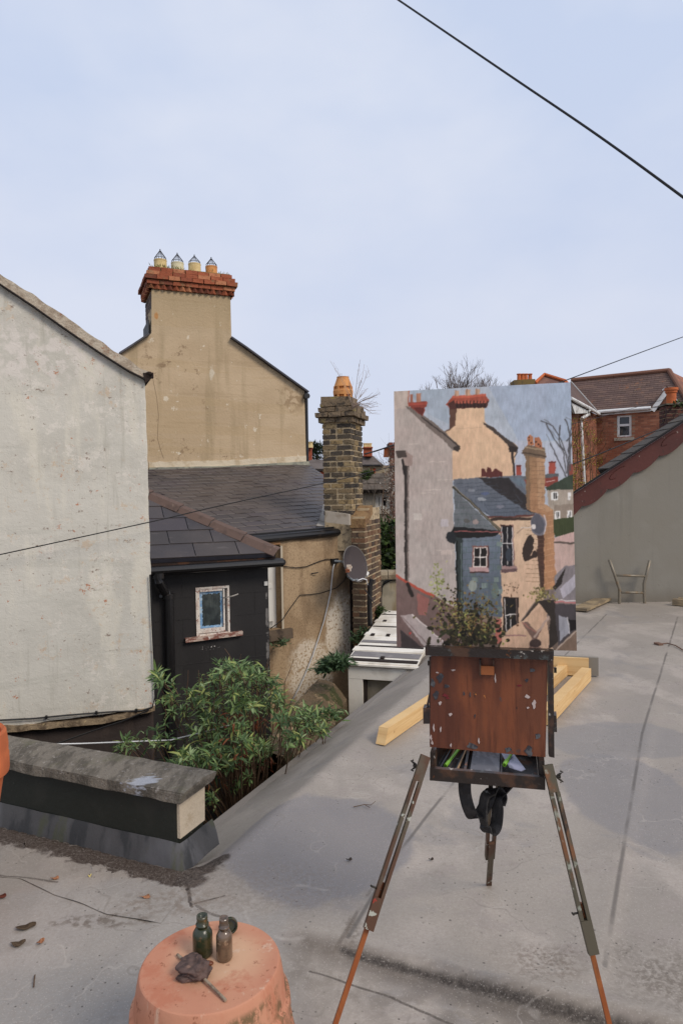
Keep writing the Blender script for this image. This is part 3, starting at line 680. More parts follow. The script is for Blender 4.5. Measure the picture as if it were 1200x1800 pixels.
# chimney: rendered front is part of the wall, brick stack behind it
cl = g(266.7,560); cr = g(406,560); wch = cr[0]-cl[0]; zt = g(266.7,506)[1]; dep = .62
bm = new(); fbox(bm, FG, cl[0]+.012, cr[0]-.012, cl[1]-1.2, zt+.25, -dep-.25, -.05)
ch = part('chimney', bm, M_mortar, root)
bm = new(); FC = Fr(FG.p(cl[0], 0, -.02), FG.u, FG.v)
bricks(bm, FC, wch, dep+.3, cl[1]-.9, zt+.02, .215, .078, .012, proud=-.004)
part('brickwork', bm, M_dkbrick, ch)
ff = g(262,575); bm = new(); prism(bm, [FG.p(cl[0]-.03, ff[1]+.16, -.1), FG.p(cl[0]-.03, ff[1]-.1, -.1), FG.p(cl[0]-.03, ff[1]-.1, -.9), FG.p(cl[0]-.03, ff[1]+.16, -.9)], -FG.u*.02)
part('lead_flashing', bm, M_lead, ch)
bm = new()
zc = zt - .02; FC = Fr(FG.p(cl[0]-.0, 0, .0), FG.u, FG.v)
# dog-tooth course: bricks laid diagonally
n = 14
for side, (f, L) in enumerate(((FC, wch), (Fr(FC.p(0,0,-(dep+.3)), FC.n, FC.v), dep+.3), (Fr(FC.p(wch,0,0), -FC.n, FC.v), dep+.3))):
    n_ = max(3, int(L/.105))
    for k in range(n_+1):
        a = L*k/n_; q = .075
        prism(bm, [f.p(a, zc, q), f.p(a+q, zc, 0), f.p(a, zc, -q), f.p(a-q, zc, 0)], FG.v*.078)
for i, (e, z) in enumerate(((.075, zc+.082), (.115, zc+.164), (.075, zc+.246), (.03, zc+.328))):
    bricks(bm, FC, wch, dep+.3, z, z+.08, .225, .08, .012, proud=e, j=.008, miss=(0, .02, .04, .06)[i])
part('brick_cornice', bm, M_redbrick, ch)
bm = new(); fbox(bm, FC, -.05, wch+.05, zc+.08, zc+.25, -dep-.36, .05); fbox(bm, FC, .0, wch-.0, zc+.25, zc+.41, -dep-.3, .0)
for v in bm.verts: v.co += Vector(mnoise.noise_vector(v.co*3))*.01
part('cornice_core', bm, mat('mossy_mortar', C(136,116,84), [dict(s=8, lo=.45, hi=.6, c=C(120,112,62), r=.7), dict(s=14, lo=.6, hi=.7, c=C(176,150,110), r=.7)], bump=(30,1,.02)), ch)
lv = Leaves()
for _ in range(260):
    a = random.uniform(.03, wch*.42) if random.random() < .7 else random.uniform(0, wch); p = FC.p(a, zc+.405, random.uniform(-.25, .02)); lv.quad(p, (rdir(.2)+Vector((0,0,.8))), random.uniform(.03,.09), .014)
part('moss', lv.mesh('moss'), mat('dry_moss', C(140,128,74), [dict(s=9, lo=.4, hi=.6, c=C(96,96,50))]), ch, recalc=False)
px4 = [(282.5,478,440), (312.5,482,446), (342.5,484,449), (372,487,453)]
for i, (x, yb, yt) in enumerate(px4):
    q = FG.ab(x, yb, -.18); c = FG.p(q[0], q[1]-.12, -.18); k_ = 13.0*.98/1200
    r = .118 if i < 3 else .112; h = (458, 463, 464.5, 469)[i]; h = (yb-h)*k_*1.0+.12
    bm = new(); lathe(bm, [(r*1.04, 0), (r, .05), (r*.97, h-.03), (r*1.0, h-.02), (r*1.0, h), (r*.8, h), (r*.78, h-.2)], 24, c)
    part('chimney_pot', bm, (M_potclay, M_potpale, M_potclay, M_potor)[i], ch, smooth=False)
    bm = new(); ht = (yb-yt)*k_+.12
    for k in range(12):
        t = k/12*6.283; d = Vector((math.cos(t), math.sin(t), 0))
        tube(bm, [c+d*r*.98+Vector((0,0,h-.02)), c+d*r*.86+Vector((0,0,h+.04)), c+d*.012+Vector((0,0,ht-.02)), c+Vector((0,0,ht+.01))-d*.01], .0045, 3)
    tube(bm, [c+Vector((math.cos(t)*r*.88, math.sin(t)*r*.88, h+.035)) for t in np.linspace(0, 6.283, 20)], .005, 3)
    part('bird_guard', bm, mat('guard_wire', C(64,64,68), metal=.3, rough=.5) if i == 0 else bpy.data.materials['guard_wire'], ch)

# ================================================================ REAR WING: brown wall, slate roof, tall brick chimney
FB = VF(622, 930, 9.7, .72)
b_ = lambda x, y: FB.ab(x, y)
root = thing('rear_wing', FB.p(0, -4.9, 0), 'brown rendered rear wing with slate roof, sash window and tall clinker brick chimney', 'house')
kA_ = [D(625, 1000, 9.7)]
wh = [b_(474,955), b_(617,925), b_(622,1000), b_(627,1100), b_(622,1130), b_(618,1180), b_(560,1250), (b_(560,1250)[0], -5.2), (b_(470,1250)[0]-.6, -5.2), (b_(470,955)[0]-.6, b_(474,955)[1])]
wh = [b_(452,950), b_(617,927), b_(622,1000), b_(627,1090), b_(624,1130), b_(617,1190), b_(617,1260), (b_(617,1260)[0], -5), (b_(452,950)[0], -5)]
win = (b_(455,985)[0], b_(493,1000)[0], b_(476,1108)[1], b_(476,958)[1])
M_brw = mat('brown_render_patched', C(168,144,114), [
    dict(s=1.6, lo=.42, hi=.6, c=C(144,120,92), f=.85), dict(s=(6,6,1.4), lo=.5, hi=.64, c=C(124,102,78), f=.6, o=5), dict(s=40, lo=.5, hi=.62, c=C(112,92,70), f=.55, r=.75, o=9), dict(s=50, lo=.6, hi=.66, c=C(196,176,144), f=.5, r=.7, o=19),
    dict(t='spot', c0=FB.q(600,1110), rad=(.28,.3,.62), s=3.5, wa=.9, lo=.75, hi=1.0, c=C(208,196,178), f=1.0, nm=(34,.34,.52)),
    dict(t='spot', c0=FB.q(545,1185), rad=(.42,.4,.55), s=3.5, wa=.9, lo=.7, hi=1.0, c=C(206,193,174), f=1.0, nm=(34,.36,.54)),
    dict(t='spot', c0=FB.q(530,1140), rad=(.07,.1,.06), s=6, wa=.5, lo=.6, hi=.95, c=C(200,184,164), f=.8),
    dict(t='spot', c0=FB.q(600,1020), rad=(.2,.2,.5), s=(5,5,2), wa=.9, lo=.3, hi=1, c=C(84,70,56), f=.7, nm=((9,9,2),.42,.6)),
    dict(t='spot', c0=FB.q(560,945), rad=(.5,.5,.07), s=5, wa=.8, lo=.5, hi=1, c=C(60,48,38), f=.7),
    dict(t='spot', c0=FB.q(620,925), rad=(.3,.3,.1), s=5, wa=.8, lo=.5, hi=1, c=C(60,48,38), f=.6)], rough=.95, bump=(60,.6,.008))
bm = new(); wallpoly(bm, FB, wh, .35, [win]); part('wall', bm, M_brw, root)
# sash window in its reveal
f0 = Fr(FB.p(0,0,-.13), FB.u, FB.v); a0, a1, z0, z1 = win
bm = new(); zm = b_(476,1033)[1]
fbox(bm, f0, a0, a0+.06, z0, z1, -.06, 0); fbox(bm, f0, a1-.13, a1, z0, z1, -.06, 0); fbox(bm, f0, a0+.06, a1-.06, z0, z0+.09, -.06, 0); fbox(bm, f0, a0+.06, a1-.06, z1-.07, z1, -.06, 0)
fbox(bm, f0, a0+.06, a1-.06, zm-.03, zm+.03, -.06, .012)
wn = part('window', bm, M_pvc, root)
bm = new(); fbox(bm, f0, a0+.06, a1-.06, z0+.09, zm-.03, -.035, -.03); fbox(bm, f0, a0+.06, a1-.06, zm+.03, z1-.07, -.035, -.03); part('pane', bm, M_pane, wn)
bm = new(); fbox(bm, f0, a0+.09, a1-.12, z0+.15, zm-.1, -.075, -.07); part('curtain', bm, mat('pale_blind', C(168,164,150)), wn)
bm = new(); fbox(bm, FB, a0-.1, a1+.13, z0-.13, z0-.002, -.12, .07, .004); part('sill', bm, mat('grey_sill', C(96,82,68), [dict(s=9, lo=.45, hi=.65, c=C(66,56,48))], bump=(30,.8,.01)), root)
bm = new(); fbox(bm, FB, a0-.05, a1+.0, z1+.002, z1+.05, -.1, .01); part('lintel', bm, mat('lintel_wood', C(160,120,84)), root)
bm = new(); fbox(bm, FB, a1+.001, a1+.03, z0-.1, z1-.02, -.1, .012); part('render_edge', bm, mat('pale_edge', C(180,168,148)), root)
# slate roof: a slope rising from the gutter to the flashing on the gable
e1_ = D(617, 927, 9.72); e0_ = D(438, 944, 8.72); tL = FG.q(262,831,.03); tR = FG.q(545,819,.03)
ue = (e1_-e0_).normalized(); nr = (e1_-e0_).cross(tR-e0_).normalized(); vr = nr.cross(ue).normalized()
FR = Fr(e0_, ue, vr)
rp_ = [FR.ab(x, y) for x, y in ((200,832),(262,831),(400,827),(541,817),(568,836),(572,880),(562,909),(617,930),(438,946),(200,966))]
for (x, y) in ((200,832),(262,831),(541,817),(572,880)):
    q = FR.q(x, y)
A1 = [FR.ab(*p) for p in ((120,833),(541,817),(568,836),(572,880),(562,908),(555,931),(120,975))]
print('ROOF', [tuple(round(c, 2) for c in FR.q(x, y)) for x, y in ((262,831),(541,817),(572,880))], FR.n, 'gable', FG.q(262,831), FG.q(541,817))
bm = slates(FR, A1, .30, .19, .009, lap=.25, jit=.004)
M_slate_r = mat('roof_slate_edged', C(70,65,66), [dict(s=.8, lo=.4, hi=.62, c=C(78,68,62), f=.7), dict(s=14, lo=.6, hi=.75, c=C(98,88,80), f=.35, r=.7),
    dict(t='spot', c0=FG.q(400,850), rad=(.35,1.4,.5), s=5, wa=1.2, lo=.3, hi=1, c=C(112,100,92), f=.5, nm=(12,.48,.6)),
    dict(t='up', dir=tuple(-FR.v), lo=.6, hi=.85, c=C(150,143,138), f=.75, nm=(2.5,.36,.5))],
    island=[C(56,52,54), C(62,57,58), C(68,62,62), C(58,53,52), C(64,58,61), C(74,67,65)], rough=.5, spec=.4, bump=(60, .3, .003))
part('slate_roof', bm, M_slate_r, root)
bm = new(); face(bm, [FR.p(a, b, -.004) for a, b in [FR.ab(*p) for p in ((120,833),(541,817),(568,836),(572,880),(562,908),(617,928),(120,975))]][::-1]); r_ = bmesh.ops.extrude_face_region(bm, geom=bm.faces[:])
bmesh.ops.translate(bm, verts=[e for e in r_['geom'] if isinstance(e, bmesh.types.BMVert)], vec=-FR.n*.06)
part('roof_board', bm, M_slate2, root)
bm = new(); q = [FR.q(x, y, .004) for x, y in ((566,872),(572,862),(574,904),(617,913),(617,926),(545,925))]
prism(bm, [q[1], q[2], q[3], q[4], q[5]], FR.n*.006); part('valley_lead', bm, mat('pale_lead', C(150,146,140), [dict(s=7, lo=.45, hi=.65, c=C(110,104,98))], bump=(20,.5,.01)), root)
# gutter
bm = new(); G0 = D(436, 950, 8.68); G1 = D(618, 933, 9.70); tube(bm, [G0, G1], .055, 12); bar(bm, G0+Vector((0,.05,.03)), G1+Vector((0,.05,.03)), .03, .1)
part('gutter', bm, M_gutter, root)
# tall chimney stack
FK = VF(622, 800, 9.45, -.3)
sc_ = 9.45/1200
cw = FK.ab(616,770)[0]-FK.ab(568,770)[0]; ca0 = FK.ab(568,800)[0]; F0 = Fr(FK.p(ca0,0,0), FK.u, FK.v); zb = FK.ab(600,905)[1]; ztp = FK.ab(600,742)[1]
dp = .62
bm = new(); fbox(bm, F0, .004, cw-.004, zb-.5, ztp+.13, -dp+.004, -.004)
ch = part('chimney', bm, M_mortar, root)
bm = new(); nC = round((ztp-zb)/.0745); bh = (ztp-zb)/nC
bricks(bm, F0, cw, dp, zb, ztp+.001, .22, bh, .021, proud=.005, j=.005)
part('brickwork', bm, M_clink, ch)
bm = new()
for i, (e, h) in enumerate(((.045, .075), (.085, .075), (.05, .07), (.03, .06))):
    z = ztp + sum(x[1] for x in ((.045, .075), (.085, .075), (.05, .07), (.03, .06))[:i]); bricks(bm, F0, cw, dp, z, z+h+.001, .215, h, .012, proud=e, j=.008)
fbox(bm, F0, -.02, cw+.0, ztp+.13, ztp+.36, -dp*.62, .0, .008); fbox(bm, F0, .02, cw-.02, ztp+.1, ztp+.29, -dp-.02, -dp*.5, .01)
part('cap', bm, mat('mossy_cap', C(128,110,88), [dict(s=12, lo=.46, hi=.6, c=C(84,74,62), r=.75), dict(s=7, lo=.58, hi=.66, c=C(150,134,84), r=.7), dict(s=24, lo=.62, hi=.7, c=C(52,46,42))], bump=(40,1,.015)), ch)
pc = F0.p(cw*.62, 0, -.2); pz = F0.o.z + FK.v.z*0 + (ztp+.30); pc.z = FK.o.z + ztp + .31
bm = new(); k_ = sc_
prof = [(.13,0),(.135,.01),(.135,.045),(.1,.05),(.1,.085),(.138,.09),(.142,.14),(.136,.165),(.105,.17),(.105,.2),(.13,.205),(.085,.33),(.088,.345),(.07,.345),(.07,.25)]
lathe(bm, prof, 24, pc)
for k in range(8):
    t = k/8*6.283+.2; d = Vector((math.cos(t), math.sin(t), 0)); s = Vector((-d.y, d.x, 0))
    for z0, z1, r in ((.04,.095,.122),(.16,.21,.122)): bar(bm, pc+d*r+Vector((0,0,z0)), pc+d*r+Vector((0,0,z1)), .03, .025, up=d)
part('chimney_pot', bm, M_potor, ch)
# lower, wider base of the chimney with weathered shoulder
lowT = zb
xR = FK.ab(657, 915)[0]
FL = VF(640, 935, 9.35, -.3); la = FL.ab(618, 935)[0]; lc = FL.ab(641, 935)[0]
F1 = Fr(FL.p(la, 0, 0), FL.u, FL.v); lw = lc-la; zs = FL.ab(640, 915)[1]
zbot = -4.4
bm = new(); fbox(bm, F1, .004, lw-.004, zbot, zs+.05, -.9+.004, -.004); fbox(bm, F1, .01, lw-.01, zs-.1, zs+.16, -.9, -.25)
bmesh.ops.translate(bm, verts=[], vec=(0,0,0))
part('chimney_base', bm, M_mortar, root)
bs_ = bpy.data.objects['chimney_base']
bm = new(); bricks(bm, F1, lw, .9, zbot+2.2, zs+.02, .2, .079, .021, proud=.005, j=.005)
part('brickwork', bm, M_clink2, bs_)
bm = new(); prism(bm, [F1.p(-.02, zs+.02, .01), F1.p(lw+.01, zs+.02, .01), F1.p(lw+.01, zs+.2, -.42), F1.p(-.02, zs+.2, -.42)], Vector((0,0,-.12)))
bmesh.ops.recalc_face_normals(bm, faces=bm.faces[:])
part('shoulder', bm, mat('shoulder_brick', C(140,112,78), [dict(s=9, lo=.45, hi=.6, c=C(112,84,58))], bump=(20,.8,.02)), bs_)
bm = new(); q = [D(571,898,9.28), D(613,904,9.22), D(614,923,9.22), D(572,918,9.28)]; prism(bm, q, Vector((.02,.06,0))); 
part('flashing_board', bm, mat('grey_board', C(164,154,140), [dict(s=8, lo=.5, hi=.7, c=C(140,128,112))]), root)
bm = new(); fbox(bm, FB, b_(612,1000)[0]+.02, b_(622,1000)[0]+.05, -4, b_(617,940)[1], -.02, .035); part('dark_joint', bm, mat('dark_joint', C(44,36,32)), root)

# ================================================================ BLACK EXTENSION
FX = VF(270, 1100, 7.7, .41)
x_ = lambda x, y: FX.ab(x, y)
root = thing('black_extension', FX.p(0, -4.3, 0), 'small black painted block extension with hipped slate roof and peeling window', 'extension')
wn_ = (x_(345,1100)[0], x_(404,1100)[0], x_(372,1116)[1], x_(372,1031)[1])
xr = x_(472,1050)[0]; xt = x_(400,990)[1]
M_blk = mat('black_block_paint', C(40,38,38), [dict(s=(2,2,1), lo=.42, hi=.68, c=C(52,50,49), f=.7), dict(s=(8,8,3), lo=.55, hi=.72, c=C(34,32,32), f=.6),
    dict(t='spot', c0=FX.q(368,1138), rad=(.16,.12,.035), s=9, wa=.8, lo=.6, hi=.9, c=C(214,210,204), f=.9, nm=(26,.54,.6)),
    dict(t='spot', c0=FX.q(470,1120), rad=(.02,.1,.9), s=9, wa=.6, lo=.6, hi=1, c=C(130,126,122), f=.7, nm=(14,.45,.6)),
    dict(t='v', s=14, lo=.02, hi=.06, c=C(150,146,140), f=.7, wa=.02, nm=(2,.52,.6))], rough=.62, bump=(40,.35,.005))
bm = new(); al = x_(235,1100)[0]; wallpoly(bm, FX, [(al,-4.3),(xr,-4.3),(xr,xt),(al,xt)], .25, [wn_]); 
# the return wall going back to the brown wing
prism(bm, [FX.p(xr, -4.3, -.26), FX.p(xr, xt, -.26), FX.p(xr, xt, -.62), FX.p(xr, -4.3, -.62)], -FX.u*.2)
wl = part('wall', bm, M_blk, root)
bm = new(); z = x_(300,1045)[1]; hB = .26; rows = [x_(455,1002+0)[1]-i*hB for i in range(16)]
for i, zz in enumerate(rows):     # raised joints of the blocks: tiny shadow gaps modelled as thin fins
    o = (i % 2)*.3
    segs = [(al, xr)] if not (wn_[2]-.06 < zz < wn_[3]+.03) else [(al, wn_[0]-.05), (wn_[1]+.06, xr)]
    for s0, s1 in segs: fbox(bm, FX, s0, s1, zz-.004, zz+.004, -.002, .0035, .0006)
    a = al + o
    while a < xr:
        if not (wn_[0]-.06 < a < wn_[1]+.06 and zz-hB < wn_[3] and zz > wn_[2]): fbox(bm, FX, a-.004, a+.004, zz-hB, zz, -.002, .003)
        a += .55
part('block_joints', bm, M_blk, wl)
# window
a0, a1, z0, z1 = wn_
M_peel = mat('peeling_white_paint', C(216,208,198), [dict(s=(9,9,9), lo=.5, hi=.62, c=C(184,160,148), f=.7, r=.75), dict(s=(22,22,22), lo=.57, hi=.61, c=C(128,66,52), f=.85, r=.75, o=3), dict(s=30, lo=.62, hi=.68, c=C(92,66,52), f=.8, o=8)], bump=(60,.9,.006))
bm = new(); fw = .024
fbox(bm, FX, a0, a0+fw, z0, z1, -.08, .014, .002); fbox(bm, FX, a1-fw, a1, z0, z1, -.08, .014, .002); fbox(bm, FX, a0+fw, a1-fw, z1-fw, z1, -.08, .013, .002); fbox(bm, FX, a0+fw, a1-fw, z0, z0+fw*.9, -.08, .013, .002)
g0_, g1_, h0_, h1_ = a0+fw+.002, a1-fw-.03, z0+fw+.005, z1-fw-.002
fbox(bm, FX, g0_, g1_, h0_, h0_+.05, -.06, .006, .002); fbox(bm, FX, g0_, g0_+.02, h0_+.05, h1_, -.06, .004, .002); fbox(bm, FX, g1_-.018, g1_, h0_+.05, h1_, -.06, .004, .002); fbox(bm, FX, g0_+.028, g1_-.026, h1_-.028, h1_, -.06, .003, .002)
wn = part('window', bm, M_peel, root)
cg = FX.p((g0_+g1_)/2, (h0_+h1_)/2+.02, 0)
M_dg = mat('dirty_glass', C(48,54,56), [dict(s=(9,9,9), lo=.4, hi=.7, c=C(78,86,84), f=.7), dict(s=(30,30,6), lo=.5, hi=.7, c=C(96,104,100), f=.35)], rough=.15, spec=.6)
bm = new(); fbox(bm, FX, g0_+.02, g1_-.02, h0_+.04, h1_-.02, -.036, -.03); part('pane', bm, M_dg, wn)
bm = new()      # blue paint smeared round the glass edge: a ragged frame
A_, B_ = [], []; N_ = 80
def rect_pt(t, m):
    w, h = (g1_-.02)-(g0_+.022)-2*m, (h1_-.03)-(h0_+.052)-2*m; per = 2*(w+h); s = t*per; x0, y0 = g0_+.022+m, h0_+.052+m
    if s < w: return x0+s, y0
    s -= w
    if s < h: return x0+w, y0+s
    s -= h
    if s < w: return x0+w-s, y0+h
    s -= w; return x0, y0+h-s
prev = None
for i in range(N_+1):
    t = (i % N_)/N_; a = rect_pt(t, 0); b = rect_pt(t, .026+.014*mnoise.noise(Vector((t*60, 0, 0)))+(.006 if t > .5 else 0)); ring = [bm.verts.new(FX.p(a[0], a[1], -.026)), bm.verts.new(FX.p(b[0], b[1], -.028))]
    if prev: bm.faces.new((prev[0], ring[0], ring[1], prev[1]))
    prev = ring
part('paint_smear', bm, mat('blue_paint', C(112,150,186), [dict(s=20, lo=.45, hi=.6, c=C(168,190,206))], rough=.5), wn, recalc=False)
bm = new(); fbox(bm, FX, x_(325,1120)[0], x_(425,1115)[0], z0-.045, z0-.001, -.05, .06, .003)
for v in bm.verts: v.co.z += (v.co-FX.p(a0,0)).dot(FX.u)*.035
part('sill', bm, mat('peeling_sill', C(190,170,156), [dict(s=(9,9,30), lo=.45, hi=.55, c=C(120,66,54), f=.9, r=.75), dict(s=30, lo=.6, hi=.66, c=C(220,214,206), f=.8)], bump=(60,.9,.006)), wn)
bm = new(); tube(bm, [FX.q(393,1051,.02), FX.q(398,1050,.07), FX.q(408,1048,.11), FX.q(419,1044,.12)], .008, 6); part('window_stay', bm, mat('stay_steel', C(170,164,156), rough=.4), wn)
# roof
eL = D(262, 984, 7.42); eR = FX.q(487, 973, .16); eR = D(488, 973.5, (eR).y)
FE = RF(eL, FX.u, R(33)); FE = Fr(FX.q(275, 981, .16), FX.u, FE.v)
tri = [FE.ab(x, y) for x, y in ((180,988),(484,973),(264,874),(180,838))]
bm = slates(FE, tri, .50, .26, .008, lap=.12, jit=.003); part('slate_roof', bm, M_slate, root)
bm = new(); prism(bm, [FE.p(a, b, -.003) for a, b in tri], -FE.n*.05); part('roof_board', bm, M_slate2, root)
# back slope behind the hip, falling to the wing
h0 = FE.q(484,973); h1 = FE.q(262,873); h2 = FE.q(150,822)
bm = new(); face(bm, [h0, h2, h2-FX.n*2.2+Vector((0,0,-.6)), h0-FX.n*1.2+Vector((0,0,-.1))]); 
part('back_slope', bm, M_slate2, root, recalc=False)
bm = new(); d_ = (h2-h0).normalized(); s_ = d_.cross(FE.n).normalized()
if s_.z < 0: s_ = -s_
tot = (h2-h0).length; t0 = -.02; i = 0
while t0 < tot:
    L = .46; p = h0+d_*t0; q = h0+d_*(t0+L-.006); w_ = .085
    pr_ = [(-w_, -.012), (0, .034), (w_*.9, .02)]
    lift = FE.n*(.022)
    for (u0, v0), (u1, v1) in zip(pr_, pr_[1:]):
        prism(bm, [p+s_*u0+FE.n*v0+lift, q+s_*u0+FE.n*v0+lift*.2, q+s_*u1+FE.n*v1+lift*.2, p+s_*u1+FE.n*v1+lift], FE.n*.014)
    t0 += L; i += 1
part('hip_tiles', bm, M_ridge, root)
bm = new(); pA = FX.q(262,992,.15); pB = FX.q(484,981,.15)
bar(bm, pA-FX.n*.02+Vector((0,0,-.03)), pB-FX.n*.02+Vector((0,0,-.03)), .03, .15, up=(0,0,1))
part('fascia', bm, M_wood_rot, root)
bm = new(); gA = FX.q(264,1004,.2); gB = FX.q(497,988.5,.2); tube(bm, [gA, gB], .052, 14)
tube(bm, [gB, gB-FX.n*.5], .04, 8)
part('gutter', bm, M_gutter, root)
bm = new(); dx = x_(297,1100)[0]
tube(bm, [FX.q(279,1008,.2), FX.q(280,1022,.19), FX.q(290,1040,.1), FX.p(dx, x_(297,1046)[1], .07), FX.p(dx, -4.2, .07)], .05, 14)
for y in (1012, 1048): q = FX.q(279 if y == 1012 else 297, y, .2 if y == 1012 else .07); tube(bm, [q+Vector((0,0,-.03)), q+Vector((0,0,.03))], .062, 14)
tube(bm, [FX.q(283,1048,.03), FX.q(283,1048,.08)], .02, 8); tube(bm, [FX.q(304,1046,.03), FX.q(304,1046,.08)], .014, 8)
part('downpipe', bm, M_gutter, root, smooth=False)
bm = new(); fbox(bm, FX, x_(464,1030)[0], x_(470,1030)[0], x_(466,1029)[1], x_(466,1022)[1], .001, .02); part('white_bracket', bm, M_pvc, root)

# ================================================================ WHITE PANELLED SHED
s0 = D(607,1163,7.5); s3 = D(675,1073,10.0); s1 = D(733,1170,7.28); s2 = s3 + (s1-s0)*1.12
ue = (s1-s0).normalized(); nr = (s1-s0).cross(s3-s0).normalized(); FS = Fr(s0, ue, nr.cross(ue))
root = thing('panelled_shed', (s0+s1)/2+Vector((0,0,-1.6)), 'low white panelled shed with a flat battened roof behind the roof deck', 'shed')
M_panel = mat('off_white_panel', C(232,226,214), [dict(s=3, lo=.45, hi=.65, c=C(192,183,168), f=.7), dict(s=14, lo=.62, hi=.7, c=C(170,160,144), f=.5, r=.7)], rough=.6, bump=(30,.3,.006))
M_grst = mat('grey_strip', C(120,116,116), [dict(s=6, lo=.45, hi=.65, c=C(140,136,134))]); M_dkst = mat('dark_strip', C(46,38,34), rough=.9)
bm = new(); prism(bm, [s0, s1, s2, s3], -nr*.02); part('roof', bm, M_panel, root)
yl = [FS.ab(*p)[1] for p in ((607,1163),(675,1073))]
def rowab(y):      # where the picture's row y crosses the left edge of the roof
    t = (1163-y)/90; return FS.ab(607+68*t, y)
for y0, y1, m_, h, nm in ((1161,1157,M_dkst,.012,'roof_strip'),(1153,1145,M_grst,.006,'roof_batten'),(1139,1134,M_dkst,.008,'roof_strip'),(1129,1125.5,M_grst,.01,'roof_batten'),(1101.5,1100,M_dkst,.006,'roof_strip'),(1080.5,1079.5,M_dkst,.006,'roof_strip')):
    a, b = rowab(y0), rowab(y1); sl_w = (s1-s0).length; cut = .012
    bm = new(); fbox(bm, FS, a[0]+cut, a[0]+sl_w-.01, a[1], b[1], .0005, h, .002); part(nm, bm, m_, root)
for y0, th in ((1142,.012),(1115,.004),(1092,.004)):
    a = rowab(y0); bm = new(); fbox(bm, FS, a[0]-.015, a[0]+(s1-s0).length+.01, a[1]-.05, a[1]+.1, .0005, th+.004, .002); part('roof_panel', bm, M_panel, root)
bm = new()
for x, y in ((672,1158),(655,1117),(682,1118),(676,1093)):
    a, b = FS.ab(x, y); fbox(bm, FS, a-.022, a+.022, b-.03, b+.03, .003, .022)
part('vent_mark', bm, M_dkst, root); bpy.data.objects['vent_mark']['kind'] = 'stuff'
bm = new(); bar(bm, s0-ue*.02+Vector((0,-.012,-.022)), s1+ue*.02+Vector((0,-.012,-.022)), .05, .018, up=(0,0,1)); part('front_trim', bm, M_panel, root)
F = Fr(s0+ue*.03+Vector((0,0,0)), Vector((ue.x,ue.y,0)), (0,0,1)); wS = (s1-s0).length
f_ = lambda x, y: F.ab(x, y)
ztop = -.05; z1_ = f_(640,1194)[1]; xa = f_(637,1200)[0]
bm = new(); fbox(bm, F, 0, wS-.03, z1_, ztop, -.03, .0); part('fascia_panel', bm, M_panel, root)
bm = new(); fbox(bm, F, 0, xa, -2.4, z1_-.003, -.03, -.002); part('front_panel', bm, M_panel, root)
bm = new(); fbox(bm, F, xa, xa+.035, -2.4, z1_-.002, -.09, -.035); part('door_frame', bm, M_dkst, root)
bm = new(); fbox(bm, F, xa+.035, wS, -2.4, z1_-.002, -.12, -.08); part('inner_panel', bm, mat('beige_panel', C(150,140,122), [dict(s=5, lo=.45, hi=.65, c=C(132,122,104)), dict(t='v', s=18, lo=.03, hi=.1, c=C(220,215,205), wa=.03)]), root)
bm = new(); q = [p + Vector((0,0,-.06)) for p in (s0, s1, s2, s3)]
box8(bm, [q[0]+ue*.04+Vector((0,.14,0)), q[1]-ue*.02+Vector((0,.14,0)), q[2]-ue*.02, q[3]+ue*.04] + [Vector((v.x, v.y, -2.9)) for v in (q[0]+ue*.04+Vector((0,.14,0)), q[1]-ue*.02+Vector((0,.14,0)), q[2]-ue*.02, q[3]+ue*.04)])
part('side_walls', bm, M_panel, root)

# ================================================================ YARD: mossy rubble wall, boundary wall, hedge
a = D(574,1200,7.5); b = D(476,1335,5.7); L = (b-a).length; d_ = (b-a).normalized()
bm = new(); n_ = 22; prev = None; sd = Vector((d_.y, -d_.x, 0)).normalized()
for i in range(n_+1):
    p = a.lerp(b, i/n_); ring = []
    for w, z in ((-.24,-2.6),(-.24,-.16),(-.1,.02),(.1,.03),(.26,-.14),(.28,-2.6)):
        q = p + sd*w + Vector((0,0,z)); q += Vector(mnoise.noise_vector(q*4))*.06 + Vector(mnoise.noise_vector(q*11))*.02; ring.append(bm.verts.new(q))
    if prev:
        for k in range(5): bm.faces.new((prev[k], prev[k+1], ring[k+1], ring[k]))
    prev = ring
bmesh.ops.subdivide_edges(bm, edges=bm.edges[:], cuts=1)
for v in bm.verts: v.co += Vector(mnoise.noise_vector(v.co*9))*.03
single('rubble_wall', bm, M_moss, 'low mossy rubble wall sloping down from the shed beside the bush', 'wall', smooth=False)
root = thing('boundary_wall', D(760,1100,11.4), 'stained rendered boundary wall with a rounded stone cap beside the chimney', 'wall')
FBW = VF(670, 1020, 11.2, .0); w = lambda x, y: FBW.ab(x, y)
bm = new(); fbox(bm, FBW, w(640,1020)[0]-.2, w(905,1020)[0], -4.6, w(670,1018)[1], -.25, 0)
part('wall', bm, mat('stained_render', C(172,162,142), [dict(s=(4,4,.8), lo=.48, hi=.66, c=C(140,120,84), f=.8), dict(s=3, lo=.5, hi=.65, c=C(150,142,124))], bump=(20,.5,.01)), root)
bm = new(); zc_ = w(670,1018)[1]; r0 = w(640,1020)[0]-.2; r1 = w(905,1020)[0]
for k in range(9):
    x0 = r0+(r1-r0)*k/9; x1 = r0+(r1-r0)*(k+1)/9-.01; pr_ = [(x0, .04, -.3),(x0,.04,0)]
    ring = [(.05, zc_), (.05, zc_+.07), (.0, zc_+.12), (-.12, zc_+.14), (-.25, zc_+.12), (-.3, zc_+.06), (-.3, zc_)]
    prism(bm, [FBW.p(x0, z, c) for c, z in ring], FBW.u*(x1-x0))
part('cap', bm, mat('worn_stone', C(150,136,114), [dict(s=5, lo=.45, hi=.6, c=C(120,104,84)), dict(s=9, lo=.62, hi=.68, c=C(170,110,60))], bump=(30,.8,.01)), root)
